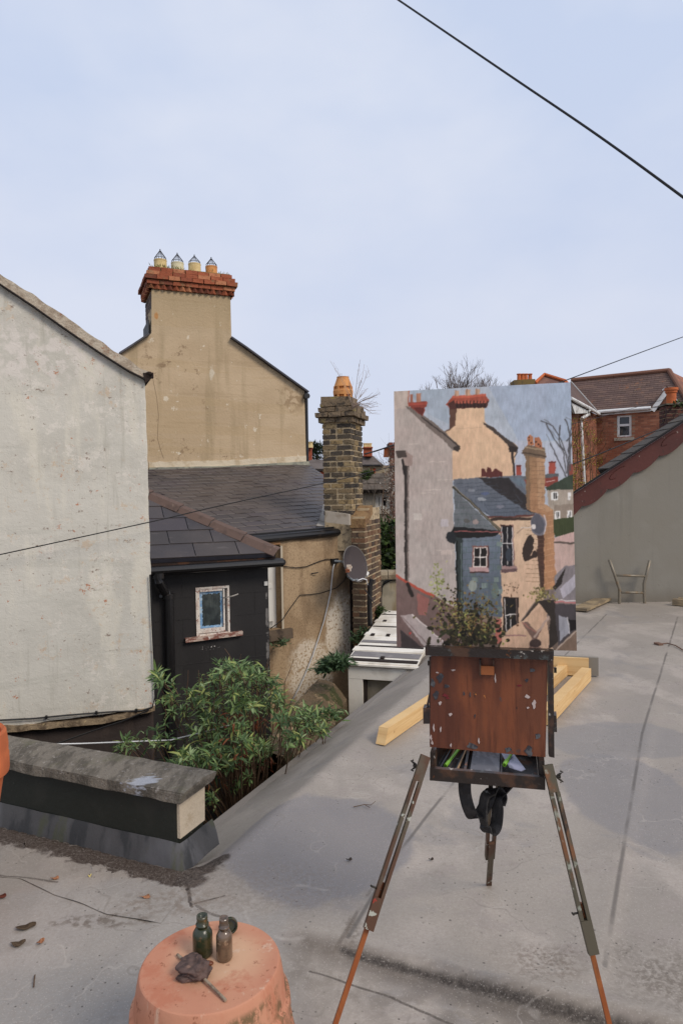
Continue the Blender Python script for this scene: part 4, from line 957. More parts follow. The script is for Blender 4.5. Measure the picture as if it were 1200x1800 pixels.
bm = new(); tube(bm, [FBW.q(x, y, .03) for x, y in ((700,1018),(686,1019),(676,1024),(670,1034),(669,1050),(669,1082))], .022, 6)
single('wall_pipe', bm, M_wire, 'black hose curving down the stained boundary wall', 'hose')
bm = new(); tube(bm, [D(654,1018,9.2), D(650,1030,9.2), D(649,1060,9.2), D(650,1100,9.2)], .035, 8)
tube(bm, [D(641,1035,9.15), D(650,1050,9.15), D(657,1060,9.15), D(652,1062,9.15)], .007, 4)
single('drain_pipe', bm, M_gutter, 'dark pipe with loose wires against the right side of the chimney base', 'pipe')

def leafmat(name, cols, rough=.6):
    m = mat(name, cols[0], (), rough=rough, island=cols, spec=.3); N = m.node_tree.nodes; b = N['Principled BSDF']
    b.inputs['Subsurface Weight'].default_value = 0
    t = N.new('ShaderNodeBsdfTranslucent'); mx = N.new('ShaderNodeMixShader'); mx.inputs[0].default_value = .22
    src = b.inputs['Base Color'].links[0].from_socket; Lk = m.node_tree.links; Lk.new(src, t.inputs['Color'])
    o = N['Material Output']; Lk.new(b.outputs[0], mx.inputs[1]); Lk.new(t.outputs[0], mx.inputs[2]); Lk.new(mx.outputs[0], o.inputs[0]); return m
M_leafd = leafmat('hedge_leaf', [C(52,66,34), C(66,84,40), C(40,52,30), C(84,104,52), C(58,74,38), C(34,44,26)])
M_leafb = leafmat('bush_leaf', [C(88,112,66), C(100,126,74), C(70,92,56), C(124,146,92), C(60,80,48), C(140,158,112), C(94,116,62), C(78,100,64), C(150,158,92)])
M_stem = mat('brown_stem', C(92,74,58), [dict(s=12, lo=.45, hi=.6, c=C(80,60,46))]); M_twig = mat('grey_twig', C(104,94,84))
M_dry = leafmat('dry_leaf', [C(128,72,48), C(104,60,42), C(146,92,62), C(120,84,56)])
def cloud(lv, c, rad, n, l, w, quad=True, seed=0):
    for _ in range(n):
        d = rdir(-.6); r = random.uniform(.55, 1.05)*(1+.35*mnoise.noise(d*2.4+Vector((seed,0,0)))); p = Vector(c)+Vector((d.x*rad[0], d.y*rad[1], d.z*rad[2]))*r
        (lv.quad if quad else lv.leaf)(p, (d+rdir()*.7), l*random.uniform(.6,1.3), w*random.uniform(.6,1.3))
root = thing('ivy_hedge', D(690,1030,13.6)+Vector((0,0,-2)), 'dense dark green hedge growing behind the boundary wall', 'hedge')
lv = Leaves(); 
for x in range(640, 900, 12):
    for yy in (945, 975, 1000, 1025):
        cloud(lv, D(x+random.uniform(-5,5), yy+random.uniform(-6,6), 13.2+random.uniform(-.2,.8)), (.42,.4,.32), 150 if x < 720 else 50, .1, .07, seed=x+yy)
part('foliage', lv.mesh('foliage'), M_leafd, root, recalc=False)
bm = new()
for x in range(650, 900, 30): twig(bm, D(x, 1100, 13.6), Vector((0,0,1)), 1.4, .04, 2, .5)
part('stems', bm, M_stem, root)

# ================================================================ HOUSES BEYOND THE YARD
M_slf = mat('far_slate', C(104,96,92), [dict(s=2, lo=.45, hi=.6, c=C(92,84,80)), dict(s=(.5,.5,14), lo=.55, hi=.65, c=C(84,76,72), f=.6)], rough=.7)
M_fbr = mat('far_red_brick', C(160,84,58), [dict(s=6, lo=.45, hi=.6, c=C(140,70,50))], bump=(20,.5,.01))
M_frend = mat('far_render', C(176,166,150), [dict(s=1.5, lo=.45, hi=.6, c=C(156,148,134))])
M_dkt = mat('weathered_tile', C(98,88,78), [dict(s=5, lo=.45, hi=.62, c=C(80,72,64), r=.7), dict(s=12, lo=.6, hi=.68, c=C(134,126,112), f=.8, r=.75)], bump=(8,.8,.05))
def pots(par, F, xs_, y0, y1, r, m_, nm='chimney_pot'):
    for x in xs_:
        b0 = F.ab(x, y0); h = F.ab(x, y1)[1]-b0[1]; bm = new(); c = F.p(b0[0], b0[1]-.05, -.25); h += .05
        lathe(bm, [(r*1.05,0),(r,.05),(r*.88,h*.85),(r*1.15,h*.88),(r*1.15,h),(r*.8,h),(r*.75,h-.1)], 14, c); part(nm, bm, m_, par)
def flatpart(par, nm, F, pts, depth, m_, off=0, vec=None):
    bm = new(); prism(bm, [F.q(x, y, off) for x, y in pts], vec if vec else -F.n*depth); return part(nm, bm, m_, par)
# grey-roofed rear house with white window (behind the blossom tree)
FH = VF(670, 880, 19, 0.0)
root = thing('pebbledash_house', FH.p(0,-5,-1), 'pebble-dashed house with a brown tiled roof and white casement window behind the hedge', 'house')
wq = (FH.ab(646,0)[0], FH.ab(672,0)[0], FH.ab(0,907)[1], FH.ab(0,879)[1])
bm = new(); X0, X1, Z0, Z1 = FH.ab(560,0)[0], FH.ab(900,0)[0], -5, FH.ab(0,873)[1]
wallpoly(bm, FH, [(X0,Z0),(X1,Z0),(X1,Z1),(X0,Z1)], .3, [wq]); part('wall', bm, M_frend, root)
def simple_window(par, F, q, m_=None, mid=(.5,), cross=(), dep=-.1, fw=.07):
    a0, a1, z0, z1 = q; bm = new()
    fbox(bm, F, a0, a0+fw, z0, z1, dep-.05, dep); fbox(bm, F, a1-fw, a1, z0, z1, dep-.05, dep); fbox(bm, F, a0+fw, a1-fw, z0, z0+fw, dep-.05, dep); fbox(bm, F, a0+fw, a1-fw, z1-fw, z1, dep-.05, dep)
    for m in mid: x = a0+(a1-a0)*m; fbox(bm, F, x-fw*.5, x+fw*.5, z0+fw, z1-fw, dep-.05, dep+.003)
    for m in cross: z = z0+(z1-z0)*m; fbox(bm, F, a0+fw, a1-fw, z-fw*.5, z+fw*.5, dep-.05, dep+.006)
    w = part('window', bm, m_ or M_pvc, par); bm = new(); fbox(bm, F, a0+fw*.5, a1-fw*.5, z0+fw*.5, z1-fw*.5, dep-.09, dep-.06); part('pane', bm, M_pane, w)
    bm = new(); fbox(bm, F, a0-.1, a1+.1, z0-.12, z0-.003, -.1, .06); part('window_sill', bm, M_conc2, w); return w
M_conc2 = mat('plain_sill', C(160,152,138))
simple_window(root, FH, wq, mid=(.42,), fw=.1)
FHR = RF(FH.p(0, Z1, .25), FH.u, R(33)); rt = FHR.ab(650, 833)[1]
bm = slates(FHR, [(X0,0),(X1,0),(X1,rt),(X0,rt)], .32, .30, .012, lap=.2, jit=.01); part('tiled_roof', bm, M_dkt, root)
bm = new(); prism(bm, [FHR.p(X0,0,-.01), FHR.p(X1,0,-.01), FHR.p(X1,rt,-.01), FHR.p(X0,rt,-.01)], -FHR.n*.08); part('roof_board', bm, M_dkst, root)
# brick stack of the same row
FCh = VF(685, 830, 17.0, 0.0)
root = thing('brick_chimney_stack', FCh.p(0,-4,0), 'dark red brick chimney stack with broken pots seen through blossom twigs', 'chimney')
bm = new(); a_ = FCh.ab(675,0)[0]; bb = FCh.ab(722,0)[0]; zt_ = FCh.ab(0,800)[1]
fbox(bm, FCh, a_+.01, bb-.01, -4, zt_+.1, -.7, -.01); part('core', bm, M_mortar, root)
bm = new(); f2 = Fr(FCh.p(a_,0,0), FCh.u, FCh.v); bricks(bm, f2, bb-a_, .7, zt_-1.7, zt_, .22, .08, .012, proud=.006); bricks(bm, f2, bb-a_, .7, zt_, zt_+.16, .22, .08, .012, proud=.05)
part('brickwork', bm, mat('far_dark_red_brick', C(110,60,48), island=[C(112,58,46), C(90,50,42), C(128,72,56), C(76,46,40)]), root)
pots(root, FCh, (682, 691, 700), 799, 786, .1, M_terra2)
# far terrace with slate roof and red chimneys
FT = VF(650, 800, 34, 0.0)
root = thing('far_terrace_house', FT.p(0,-5,-2), 'distant brick terrace house with hipped slate roof and tall red chimney', 'house')
flatpart(root, 'wall', FT, ((636,818),(720,818),(720,870),(636,870)), 3, mat('buff_brick', C(168,152,124)))
flatpart(root, 'brick_panel', FT, ((651,823),(660,823),(659,836),(651,836)), .1, mat('bright_red_panel', C(176,70,46)), off=.05)
f3 = RF(FT.q(636,817.5,.2), FT.u, R(38)); 
bm = new(); prism(bm, [f3.q(x, y) for x, y in ((634,817),(673,817),(655,801),(634,801))], -f3.n*.1); part('roof', bm, M_slf, root)
bm = new(); prism(bm, [f3.q(673,817)+Vector((0,0,0)), f3.q(655,801), f3.q(672,806)+Vector((0,3,0)), f3.q(690,817)+Vector((0,4,0))], Vector((0,0,-.1))); part('hip_roof', bm, M_slf, root)
flatpart(root, 'gutter', FT, ((640,816.5),(673,816.5),(673,818.5),(640,818.5)), .2, M_gutter, off=.25)
c_ = flatpart(root, 'chimney', FT, ((639,788),(654,788),(654,802),(639,802)), .8, M_fbr)
flatpart(c_, 'chimney_cap', FT, ((638,785.5),(655,785.5),(655,787.6),(638,787.6)), 1.0, M_fbr, off=.1)
pots(c_, FT, (641.5,645,648,650.5), 786, 778.5, .09, M_potclay)
# house seen between the gable and the tall chimney
FU = VF(552, 810, 26, 0.0)
root = thing('red_chimney_house', FU.p(0,-5,-2), 'distant slate-roofed red brick house between the gable and the brick stack', 'house')
flatpart(root, 'wall', FU, ((535,829),(600,829),(600,880),(535,880)), 3, M_fbr)
flatpart(root, 'gutter', FU, ((535,824),(600,824),(600,828.8),(535,828.8)), .2, M_dkst, off=.05)
f3 = RF(FU.q(540,824,.15), FU.u, R(38)); bm = new(); prism(bm, [f3.q(x, y) for x, y in ((530,824),(605,824),(605,808),(549,808),(538,811))], -f3.n*.1); part('roof', bm, M_slf, root)
c_ = flatpart(root, 'chimney', FU, ((533,787),(547,787),(547,812),(533,812)), .8, M_fbr, off=-.4)
flatpart(c_, 'chimney_cap', FU, ((532,783.5),(548,783.5),(548,786.8),(532,786.8)), 1.0, M_fbr, off=-.3)
pots(c_, FU, (541,545), 784, 776, .1, M_potclay)
# dark conifer behind it
root = thing('dark_evergreen', D(557,860,31)+Vector((0,0,-4)), 'dark evergreen tree rising between the tan gable and the tall chimney', 'tree')
lv = Leaves()
for (x, y, r) in ((553,806,.4),(559,800,.5),(565,802,.5),(557,792,.32),(549,800,.25),(562,790,.26),(551,786,.2)): cloud(lv, D(x, y, 31), (r,r,r*.8), 160, .22, .05, seed=x)
part('crown', lv.mesh('crown'), leafmat('yew_leaf', [C(48,58,42), C(36,44,34), C(58,68,46)]), root, recalc=False)
bm = new(); tube(bm, [D(557,980,31), D(557,800,31)], .2, 8, .06); part('trunk', bm, M_stem, root)
# blossom tree: bare twigs with pale buds
root = thing('blossom_tree', D(690,1000,15)+Vector((0,0,-2)), 'leafless twiggy tree speckled with pale buds beside the painting', 'tree')
bm = new(); random.seed(21)
for k in range(12): twig(bm, D(690+random.uniform(-8,40), 985, 14.8), Vector((random.gauss(0,.3), random.gauss(0,.2), 1)), 1.1, .014, 4, .6, 3, .12, (2,3))
part('twigs', bm, M_twig, root)
lv = Leaves()
for _ in range(1100):
    x = 697+random.gauss(0,1)*15; y = random.uniform(806, 935); 
    if x < 676 - (y-806)*.02 and random.random() < .8: continue
    if x > 672 + max(0, (835-y))*.1 - 4: lv.quad(D(x, y, 14.6+random.uniform(0,.8)), rdir(), .05, .04)
part('buds', lv.mesh('buds'), leafmat('pale_bud', [C(190,176,160), C(160,130,110), C(206,196,184), C(120,92,72)]), root, recalc=False)
random.seed(5)
# bare winter tree and ridge behind the painting
root = thing('winter_tree', D(815,860,46)+Vector((0,0,-5)), 'large bare winter tree showing above the top edge of the painting', 'tree')
bm = new()
tube(bm, [D(815,900,46), D(814,790,46), D(812,745,46)], .4, 8, .3)
for k in range(16):
    x = 812+random.gauss(0,14); twig(bm, D(812+random.gauss(0,3), 750+random.uniform(-8,12), 46), Vector((random.gauss(0,.9), random.gauss(0,.4), .75)), 1.75, .07, 5, .62, 3, .13, (2,3), 3)
part('crown', bm, mat('far_twigs', C(112,102,98)), root)
for lab, cx_, s_ in (('smaller bare tree to the left of the large winter tree', 762, .75), ('smaller bare tree to the right of the large winter tree', 882, .7)):
    root = thing('bare_tree', D(cx_,860,48)+Vector((0,0,-5)), lab, 'tree', 'bare trees behind the painting')
    bm = new(); tube(bm, [D(cx_,900,48), D(cx_,745,48)], .25, 6, .15)
    for k in range(9): twig(bm, D(cx_+random.gauss(0,3), 738+random.uniform(-6,10), 48), Vector((random.gauss(0,.9), random.gauss(0,.4), .75)), 1.6*s_+.1, .05, 4, .62, 3, .13, (2,3), 3)
    part('crown', bm, bpy.data.materials['far_twigs'], root)
FQ = VF(930, 665, 33, 0.0)
root = thing('distant_house', FQ.p(0,-4,-3), 'distant house with four orange pots and a hipped roof peak above the painting', 'house')
flatpart(root, 'wall', FQ, ((880,700),(1000,700),(1000,900),(880,900)), 4, M_fbr)
c_ = flatpart(root, 'chimney', FQ, ((903,668),(940,666),(940,702),(903,702)), .8, mat('lichen_brick', C(120,100,60), [dict(s=3, lo=.45, hi=.6, c=C(96,84,60))]))
pots(c_, FQ, (914,920.5,926,933.5), 667, 655.5, .1, M_terra2)
bm = new(); f3 = RF(FQ.q(950,702,.3), FQ.u, R(40)); prism(bm, [f3.q(x, y) for x, y in ((938,674),(956,657.5),(992,668.5),(1010,690),(1010,702),(930,702))], -f3.n*.15)
part('roof', bm, mat('red_brown_tile', C(124,92,80), [dict(s=3, lo=.45, hi=.6, c=C(108,80,72))]), root)
bm = new(); tube(bm, [f3.q(x, y, .08) for x, y in ((940,673),(956,658),(992,669),(1008,688))], .09, 6); part('ridge_tiles', bm, M_terra2, root)

# ================================================================ RED BRICK HOUSE (right)
FH2 = VF(1048, 730, 28, -.57); h_ = lambda x, y: FH2.ab(x, y)
root = thing('brick_house', FH2.p(2,-5,-1), 'red brick house with brown tiled roof, white bargeboards and a sash window', 'house')
M_hb = mat('orange_brick', C(150,92,68), [dict(s=.7, lo=.4, hi=.65, c=C(136,82,60), f=.6)], island=[C(160,106,82), C(142,92,72), C(172,118,92), C(130,86,70), C(152,98,76)])
M_hroof = mat('brown_tile', C(104,80,72), [dict(s=.8, lo=.42, hi=.62, c=C(88,70,64)), dict(s=2.5, lo=.6, hi=.68, c=C(136,92,66), f=.8, r=.7), dict(s=9, lo=.66, hi=.7, c=C(150,130,90), f=.6)], island=[C(102,82,74), C(92,74,68), C(108,86,76), C(98,78,72)], bump=(20,.5,.01))
M_wh = mat('white_trim', C(226,226,224), [dict(s=2, lo=.5, hi=.7, c=C(204,202,198))], rough=.5)
def brickwall(F, poly, holes, par, nm='wall'):
    bm = new(); wallpoly(bm, F, poly, .3, holes); w_ = part(nm, bm, M_mortar2, par)
    bm = new(); A = [p[0] for p in poly]; B = [p[1] for p in poly]; z = min(B); i = 0
    while z < max(B):
        a = min(A)-(.11 if i % 2 else 0)
        while a < max(A):
            cx_, cz_ = a+.11, z+.035
            if inpoly(cx_, cz_, poly) and not any(h[0]-.02 < cx_ < h[1]+.02 and h[2] < cz_ < h[3] for h in holes): fbox(bm, F, a, a+.21, z, z+.066, .001, .008)
            a += .222
        z += .077; i += 1
    part('brickwork', bm, M_hb, w_); return w_
M_mortar2 = mat('pale_mortar', C(150,120,98))
wq = (h_(1084,0)[0], 0, h_(1096,769)[1], h_(1096,729)[1]); wq = (h_(1083.5,750)[0], h_(1109,750)[0], wq[2], wq[3])
brickwall(FH2, [(0, -5), (h_(1230,840)[0], -5), (h_(1230,700)[0], h_(1142,722)[1]), (h_(1142,722)[0], h_(1142,722)[1]), (0, h_(1048,729)[1])], [wq], root)
simple_window(root, FH2, wq, M_wh, mid=(), cross=(.55,), dep=-.06, fw=.09)
# gabled dormer of the facade
A_, B_, C_ = h_(1143,722), h_(1170,684), h_(1206,724)
brickwall(FH2, [(A_[0], A_[1]+.02), (C_[0], A_[1]+.02), (B_[0], B_[1])], [], root, 'gable')
bm = new()
for (p, q) in (((1141,719.5),(1170.5,679)), ((1170.5,679),(1208,721))):
    P_, Q_ = FH2.q(*p, .12), FH2.q(*q, .12); e = (Q_-P_); n_ = e.cross(FH2.n).normalized(); n_ = n_ if n_.z < 0 else -n_
    prism(bm, [P_, Q_, Q_+n_*.2, P_+n_*.2], -FH2.n*.06)
part('bargeboard', bm, M_wh, root)
bm = new(); P_ = [FH2.q(x, y, .1) for x, y in ((1050,723.5),(1142,716.5),(1142,723),(1050,730.5))]; prism(bm, P_, -FH2.n*.1)
tube(bm, [FH2.q(1049,724,.2), FH2.q(1143,717,.2)], .07, 8); part('gutter', bm, M_wh, root)
FR2 = RF(FH2.q(1048,725,.2), FH2.u, R(36))
rp2 = [FR2.ab(x, y) for x, y in ((1047,724),(1142,717),(1171,679),(1175,651.5),(1003,669))]
pl2 = [FR2.ab(x, y) for x, y in ((1047,724.5),(1143,716.5),(1210,712),(1175,651.5),(1003,669))]
bm = slates(FR2, pl2, .30, .17, .012, lap=.12, jit=.004); part('tiled_roof', bm, M_hroof, root)
bm = new(); prism(bm, [FR2.p(a, b, -.01) for a, b in pl2], -FR2.n*.1); part('roof_board', bm, M_dkst, root)
# right-hand hip and gable roof slopes
bm = new(); ap = FR2.q(1175,651.5); lo_ = FR2.q(1212,712); prism(bm, [ap, lo_, lo_+Vector((2.2,2.0,.2)), ap+Vector((1.9,1.2,-.45))], Vector((.05,.1,-.1))); part('hip_slope', bm, mat('hip_tile', C(150,98,74), [dict(s=2, lo=.45, hi=.6, c=C(120,82,70))]), root)
g_ap = FH2.q(1171,680,.14); g_b = FR2.q(1171,672); bm = new()
q1_ = FH2.q(1207,722,.14); prism(bm, [g_ap, q1_, q1_-FH2.n*2.6, g_ap-FH2.n*3.2], Vector((0,0,.05))); q1_ = FH2.q(1142,719,.14); prism(bm, [g_ap, q1_, q1_-FH2.n*.4, g_ap-FH2.n*3.2], Vector((0,0,.05)))
part('gable_roof', bm, M_hroof, root)
bm = new(); tube(bm, [FR2.q(1003,668.5,.06), FR2.q(1175,651,.06)], .1, 8); tube(bm, [FR2.q(1175,651,.06), FR2.q(1211,711,.06)], .1, 8); part('ridge_tiles', bm, mat('ridge_red', C(120,84,68)), root)
bm = new(); P_ = h_(1167,733); prism(bm, [FH2.q(x, y, .03) for x, y in ((1161,736),(1173,736),(1173,718),(1169,712.5),(1161,722))], -FH2.n*.02); aw = part('arched_window', bm, M_wh, root)
bm = new(); prism(bm, [FH2.q(x, y, .05) for x, y in ((1163,735),(1172,735),(1172,719),(1169,715.5),(1163,723))], -FH2.n*.015); part('pane', bm, mat('pale_glass', C(150,158,166), rough=.1), aw)
# wing with its side wall facing right
FW2 = Fr(FH2.p(0,0,0), (Vector((1.0,1.75,0)).normalized()), (0,0,1)); v_ = lambda x, y: FW2.ab(x, y)
am = v_(998,760)[0]
brickwall(FW2, [(am, -5), (0, -5), (0, v_(1046,728)[1]), (am, v_(1046,728)[1])], [], root, 'wing_wall')
bm = new(); P_ = [FW2.q(x, y, .25) for x, y in ((1004,702),(1036,717),(1036,726),(1010,727),(1005,712))]; prism(bm, P_, -FW2.n*.08); part('wing_bargeboard', bm, mat('peeling_white', C(216,216,214), [dict(s=14, lo=.56, hi=.6, c=C(150,150,146))]), root)
bm = new(); tube(bm, [FW2.q(1002,700,.3), FW2.q(1036,718,.3), FH2.q(1052,728,.22)], .06, 8); part('wing_gutter', bm, M_wh, root)
bm = new(); prism(bm, [FR2.q(1002,671), FR2.q(1048,723), FW2.q(1036,717.5,.28), FW2.q(1001,700,.28)], Vector((0,.05,-.1))); part('wing_roof', bm, M_hroof, root)
bm = new(); tube(bm, [FR2.q(1003,672,.05), FR2.q(1048,723,.05)], .05, 6); part('valley', bm, mat('valley_lead', C(150,148,146)), root)
bm = new(); tube(bm, [FW2.q(1035,721,.3), FW2.q(1034,728,.25), FW2.q(1021,736,.12), FW2.q(1020.5,745,.1), FW2.q(1026,850,.1)], .06, 8); part('downpipe', bm, M_wh, root)
lv = Leaves(); bm = new(); random.seed(11)
for k in range(9):
    x = 1006+k*5; twig(bm, FW2.q(x, 860, .1), Vector((0,0,1))+FW2.u*random.gauss(0,.2), 1.4, .02, 4, .6, 3, .25)
for _ in range(1500):
    x = random.uniform(1003,1058); y = random.uniform(735,865); f = FW2 if x < 1047 else FH2
    if mnoise.noise(Vector((x*.07, y*.05, 0))) > -.05: lv.quad(f.q(x, y, random.uniform(.05,.2)), rdir(), .07, .05)
rt_ = thing('climbing_plant', FW2.q(1030,860,.1), 'sparse yellowing creeper climbing the brick wing beside the painting', 'climbing plant')
part('stems', bm, M_stem, rt_); part('leaves', lv.mesh('leaves'), leafmat('creeper_leaf', [C(150,140,60), C(120,120,56), C(168,150,74), C(120,84,50)]), rt_, recalc=False)

# ================================================================ GREY GABLE (far end of the deck)
FGr = VF(1100, 1000, farY, 0.0); y_ = lambda x, y: FGr.ab(x, y)
root = thing('grey_gable_building', FGr.p(1.5,-2,0), 'plain grey-green rendered gable wall with scalloped maroon bargeboard', 'building')
bm = new(); P_ = [y_(930,1062), y_(1500,1062), y_(1500,560), y_(1008,880), y_(930,931)]; P_[0] = (P_[0][0], -1.5); P_[1] = (P_[1][0], -1.5)
prism(bm, [FGr.p(a, b, 0) for a, b in P_], -FGr.n*.4)
part('wall', bm, mat('grey_green_render', C(128,124,115), [dict(s=.6, lo=.4, hi=.65, c=C(126,121,110), f=.8), dict(s=(3,3,.6), lo=.5, hi=.7, c=C(120,116,106), f=.6), dict(s=(1.3,1.3,1.3), lo=.52, hi=.62, c=C(134,130,121), f=.5, o=5), dict(s=(9,9,.5), lo=.55, hi=.7, c=C(112,109,101), f=.3, o=15), dict(s=7, lo=.64, hi=.68, c=C(112,106,96), f=.5, r=.8, o=25), dict(t='z', lo=.25, hi=.02, c=C(112,104,92), f=.6, wa=.15, s=5)], rough=.85, bump=(40,.35,.004), bumps=[(3,.25,.02)]), root)
upe = [(930,919),(1008,867),(1080,820),(1200,742),(1500,546)]; bm = new(); prev = None
A_ = [y_(*p) for p in upe]; L_ = A_[-1][0]-A_[0][0]; NN = 260
for i in range(NN+1):
    a = A_[0][0]+L_*i/NN; t = a
    for (p, q) in zip(A_, A_[1:]):
        if p[0] <= a <= q[0]+1e-6: top = p[1]+(q[1]-p[1])*(a-p[0])/(q[0]-p[0]); break
    px_ = (a-A_[0][0])/.355; ph = px_ % 1; w_ = .225 + .07*abs(math.sin(ph*math.pi))**.6
    ring = [bm.verts.new(FGr.p(a, top, .05)), bm.verts.new(FGr.p(a, top-w_, .05)), bm.verts.new(FGr.p(a, top-w_, .02)), bm.verts.new(FGr.p(a, top, .02))]
    if prev:
        for k in range(4): bm.faces.new((prev[k], prev[(k+1) % 4], ring[(k+1) % 4], ring[k]))
    prev = ring
part('bargeboard', bm, mat('maroon_paint', C(86,46,41), [dict(s=2, lo=.45, hi=.65, c=C(74,40,36), f=.8), dict(s=(20,20,8), lo=.6, hi=.68, c=C(64,40,36), f=.7), dict(s=16, lo=.68, hi=.72, c=C(170,160,150), f=.6)], rough=.6, bump=(30,.4,.006)), root)
for k in range(6):
    bm = new(); a = A_[0][0]+.5+k*.71
    for (p, q) in zip(A_, A_[1:]):
        if p[0] <= a <= q[0]: top = p[1]+(q[1]-p[1])*(a-p[0])/(q[0]-p[0])
    tube(bm, [FGr.p(a+.13*math.cos(t)*.9, top-.1+.05*math.sin(t)+.65*.13*math.cos(t)*.9, .052) for t in np.linspace(.6, 4.4, 12)], .007, 4)
    part('carved_scroll', bm, bpy.data.materials['maroon_paint'], root)
bm = new(); 
for p, q in zip(upe, upe[1:]):
    P_, Q_ = FGr.q(*p, .09), FGr.q(*q, .09); bar(bm, P_+Vector((0,.0,.012)), Q_+Vector((0,0,.012)), .07, .014, up=(Q_-P_).cross(FGr.n)); 
part('verge_cap', bm, mat('verge_black', C(40,37,36), rough=.9, spec=.1), root)
sl_d = (FGr.q(1500,546)-FGr.q(1080,820)).normalized(); FRo = Fr(FGr.q(1080,818,.0), Vector((0,1,0)), sl_d); 
FRo = Fr(FGr.q(1070,824.5,-.04), Vector((0,-1,0)), sl_d)
bm = slates(FRo, [(-.42,0),(0,0),(0,3.9),(-.42,3.9)], .25, .2, .008, lap=.2, jit=.006); part('slate_roof', bm, mat('brown_grey_slate', C(84,79,74), [dict(s=6, lo=.5, hi=.7, c=C(104,96,84), f=.6)], rough=.9, spec=.15), root)
bm = new(); prism(bm, [FRo.p(a, b, -.01) for a, b in ((-.42,0),(0,0),(0,3.9),(-.42,3.9))], -FRo.n*.05); part('roof_board', bm, M_dkst, root)
FDk = VF(1180, 745, 12.6, 0.0)
root = thing('stub_chimney', FDk.p(0,-1,0), 'squat dark brick chimney with one orange pot behind the grey gable roof', 'chimney')
a_ = FDk.ab(1172,750)[0]; bb = FDk.ab(1225,750)[0]; bm = new(); f2 = Fr(FDk.p(a_,0,0), FDk.u, FDk.v); zt_ = FDk.ab(0,732)[1]
fbox(bm, f2, .005, bb-a_-.005, zt_-.9, zt_-.01, -.3, -.005); part('core', bm, M_mortar, root)
bm = new(); bricks(bm, f2, bb-a_, .3, zt_-.9, zt_, .21, .075, .012, proud=.006); part('brickwork', bm, mat('sooty_brick', C(70,46,42), [dict(s=20, lo=.45, hi=.6, c=C(44,34,34))], island=[C(84,52,46), C(64,44,42), C(96,58,48)], bump=(60,.8,.01)), root)
bm = new(); fbox(bm, f2, -.03, bb-a_+.03, zt_+.001, zt_+.03, -.32, .03, .005); part('capping', bm, M_conc, root)
c = f2.p(FDk.ab(1185,732)[0]-a_, zt_+.03, -.13); bm = new(); lathe(bm, [(.085,0),(.085,.2),(.1,.21),(.105,.25),(.12,.255),(.12,.3),(.085,.305),(.08,.2)], 24, c); part('chimney_pot', bm, M_terra2, root)
lv = Leaves(); cloud(lv, f2.p(.16, zt_+.0, .05), (.06,.05,.05), 50, .06, .03); single('chimney_weed', lv.mesh('chimney_weed'), M_leafd, 'tiny green weed on the squat dark brick chimney', 'plant', recalc=False)

# ================================================================ OVERHEAD WIRES
def wire(pts, r, label, n=24, m_=M_wire):
    pts = [Vector(p) for p in pts]; out = []
    for i in range(len(pts)-1):
        p0, p1, p2, p3 = pts[max(i-1,0)], pts[i], pts[i+1], pts[min(i+2,len(pts)-1)]
        for k in range(8):
            t = k/8; out.append(.5*((2*p1)+(p2-p0)*t+(2*p0-5*p1+4*p2-p3)*t*t+(3*p1-p0-3*p2+p3)*t**3))
    out.append(pts[-1]); bm = new(); tube(bm, out, r, 6); return single('overhead_wire', bm, m_, label, 'cable', smooth=True)
wire([D(560,-95,7.6), D(700,0,6.6), D(900,136,5.6), D(1050,238,5.0), D(1200,347,4.5), D(1320,438,4.1)], .0095, 'thick black cable crossing the sky at the upper right')
wire([FK.q(641,798,.02), D(692,782,9.9), D(850,724,12), D(1003,665,14.5), D(1200,592,18), D(1330,545,21)], .011, 'thin wire running from the tall brick chimney up to the right')
wire([D(-60,988,5.6), D(0,975,5.9), D(262,918,6.35), D(400,886,7.0), D(566,850,8.2), D(670,825,9.6), D(860,779,12), D(1050,734,15.5), D(1188,696,19), D(1300,664,22)], .0055, 'long sagging wire passing in front of the slate roofs')
wire([D(900,850,20), D(1008,815,22), D(1116,772,24), D(1230,724,26)], .02, 'wire crossing low in front of the brick house')

# ================================================================ SATELLITE DISH AND ITS LEADS
dc = D(624.5, 991, 9.1)
root = thing('satellite_dish', FB.q(588,986,0), 'dark grey oval satellite dish on a bracket with a rusty receiver', 'satellite dish')
dn = Vector((-.62,-.72,.18)).normalized()     # dish looks left and to the camera
dn = Vector((.78,-.58,.26)).normalized()
ra, rb = .255, .245
up_ = Vector((0,0,1)); up_ = (up_-dn*up_.dot(dn)).normalized(); sd = up_.cross(dn).normalized()
bm = new(); rings = []
for i in range(9):
    r = i/8; row = []
    for k in range(36):
        t = k/36*6.2832; row.append(bm.verts.new(dc + sd*math.cos(t)*r*ra*.98 + up_*math.sin(t)*r*rb*.98 + dn*(.05*(r*r-1))))
    rings.append(row)
for i in range(8):
    for k in range(36): bm.faces.new((rings[i][k], rings[i][(k+1) % 36], rings[i+1][(k+1) % 36], rings[i+1][k])) if i else bm.faces.new((rings[1][k], rings[1][(k+1) % 36], rings[0][0]))
bmesh.ops.remove_doubles(bm, verts=bm.verts[:], dist=1e-5)
g_ = bmesh.ops.extrude_face_region(bm, geom=bm.faces[:]); bmesh.ops.translate(bm, verts=[e for e in g_['geom'] if isinstance(e, bmesh.types.BMVert)], vec=-dn*.008)
dsh = part('reflector', bm, mat('dish_grey', C(72,65,65), [dict(s=3, lo=.42, hi=.62, c=C(62,57,58)), dict(s=(14,14,4), lo=.56, hi=.7, c=C(84,77,76), f=.5)], rough=.75, spec=.15), root, smooth=False)
bm = new(); tube(bm, [dc+sd*math.cos(t)*ra+up_*math.sin(t)*rb for t in np.linspace(0,6.2832,40)], .006, 6); part('rim', bm, mat('rim_grey', C(110,106,102)), dsh)
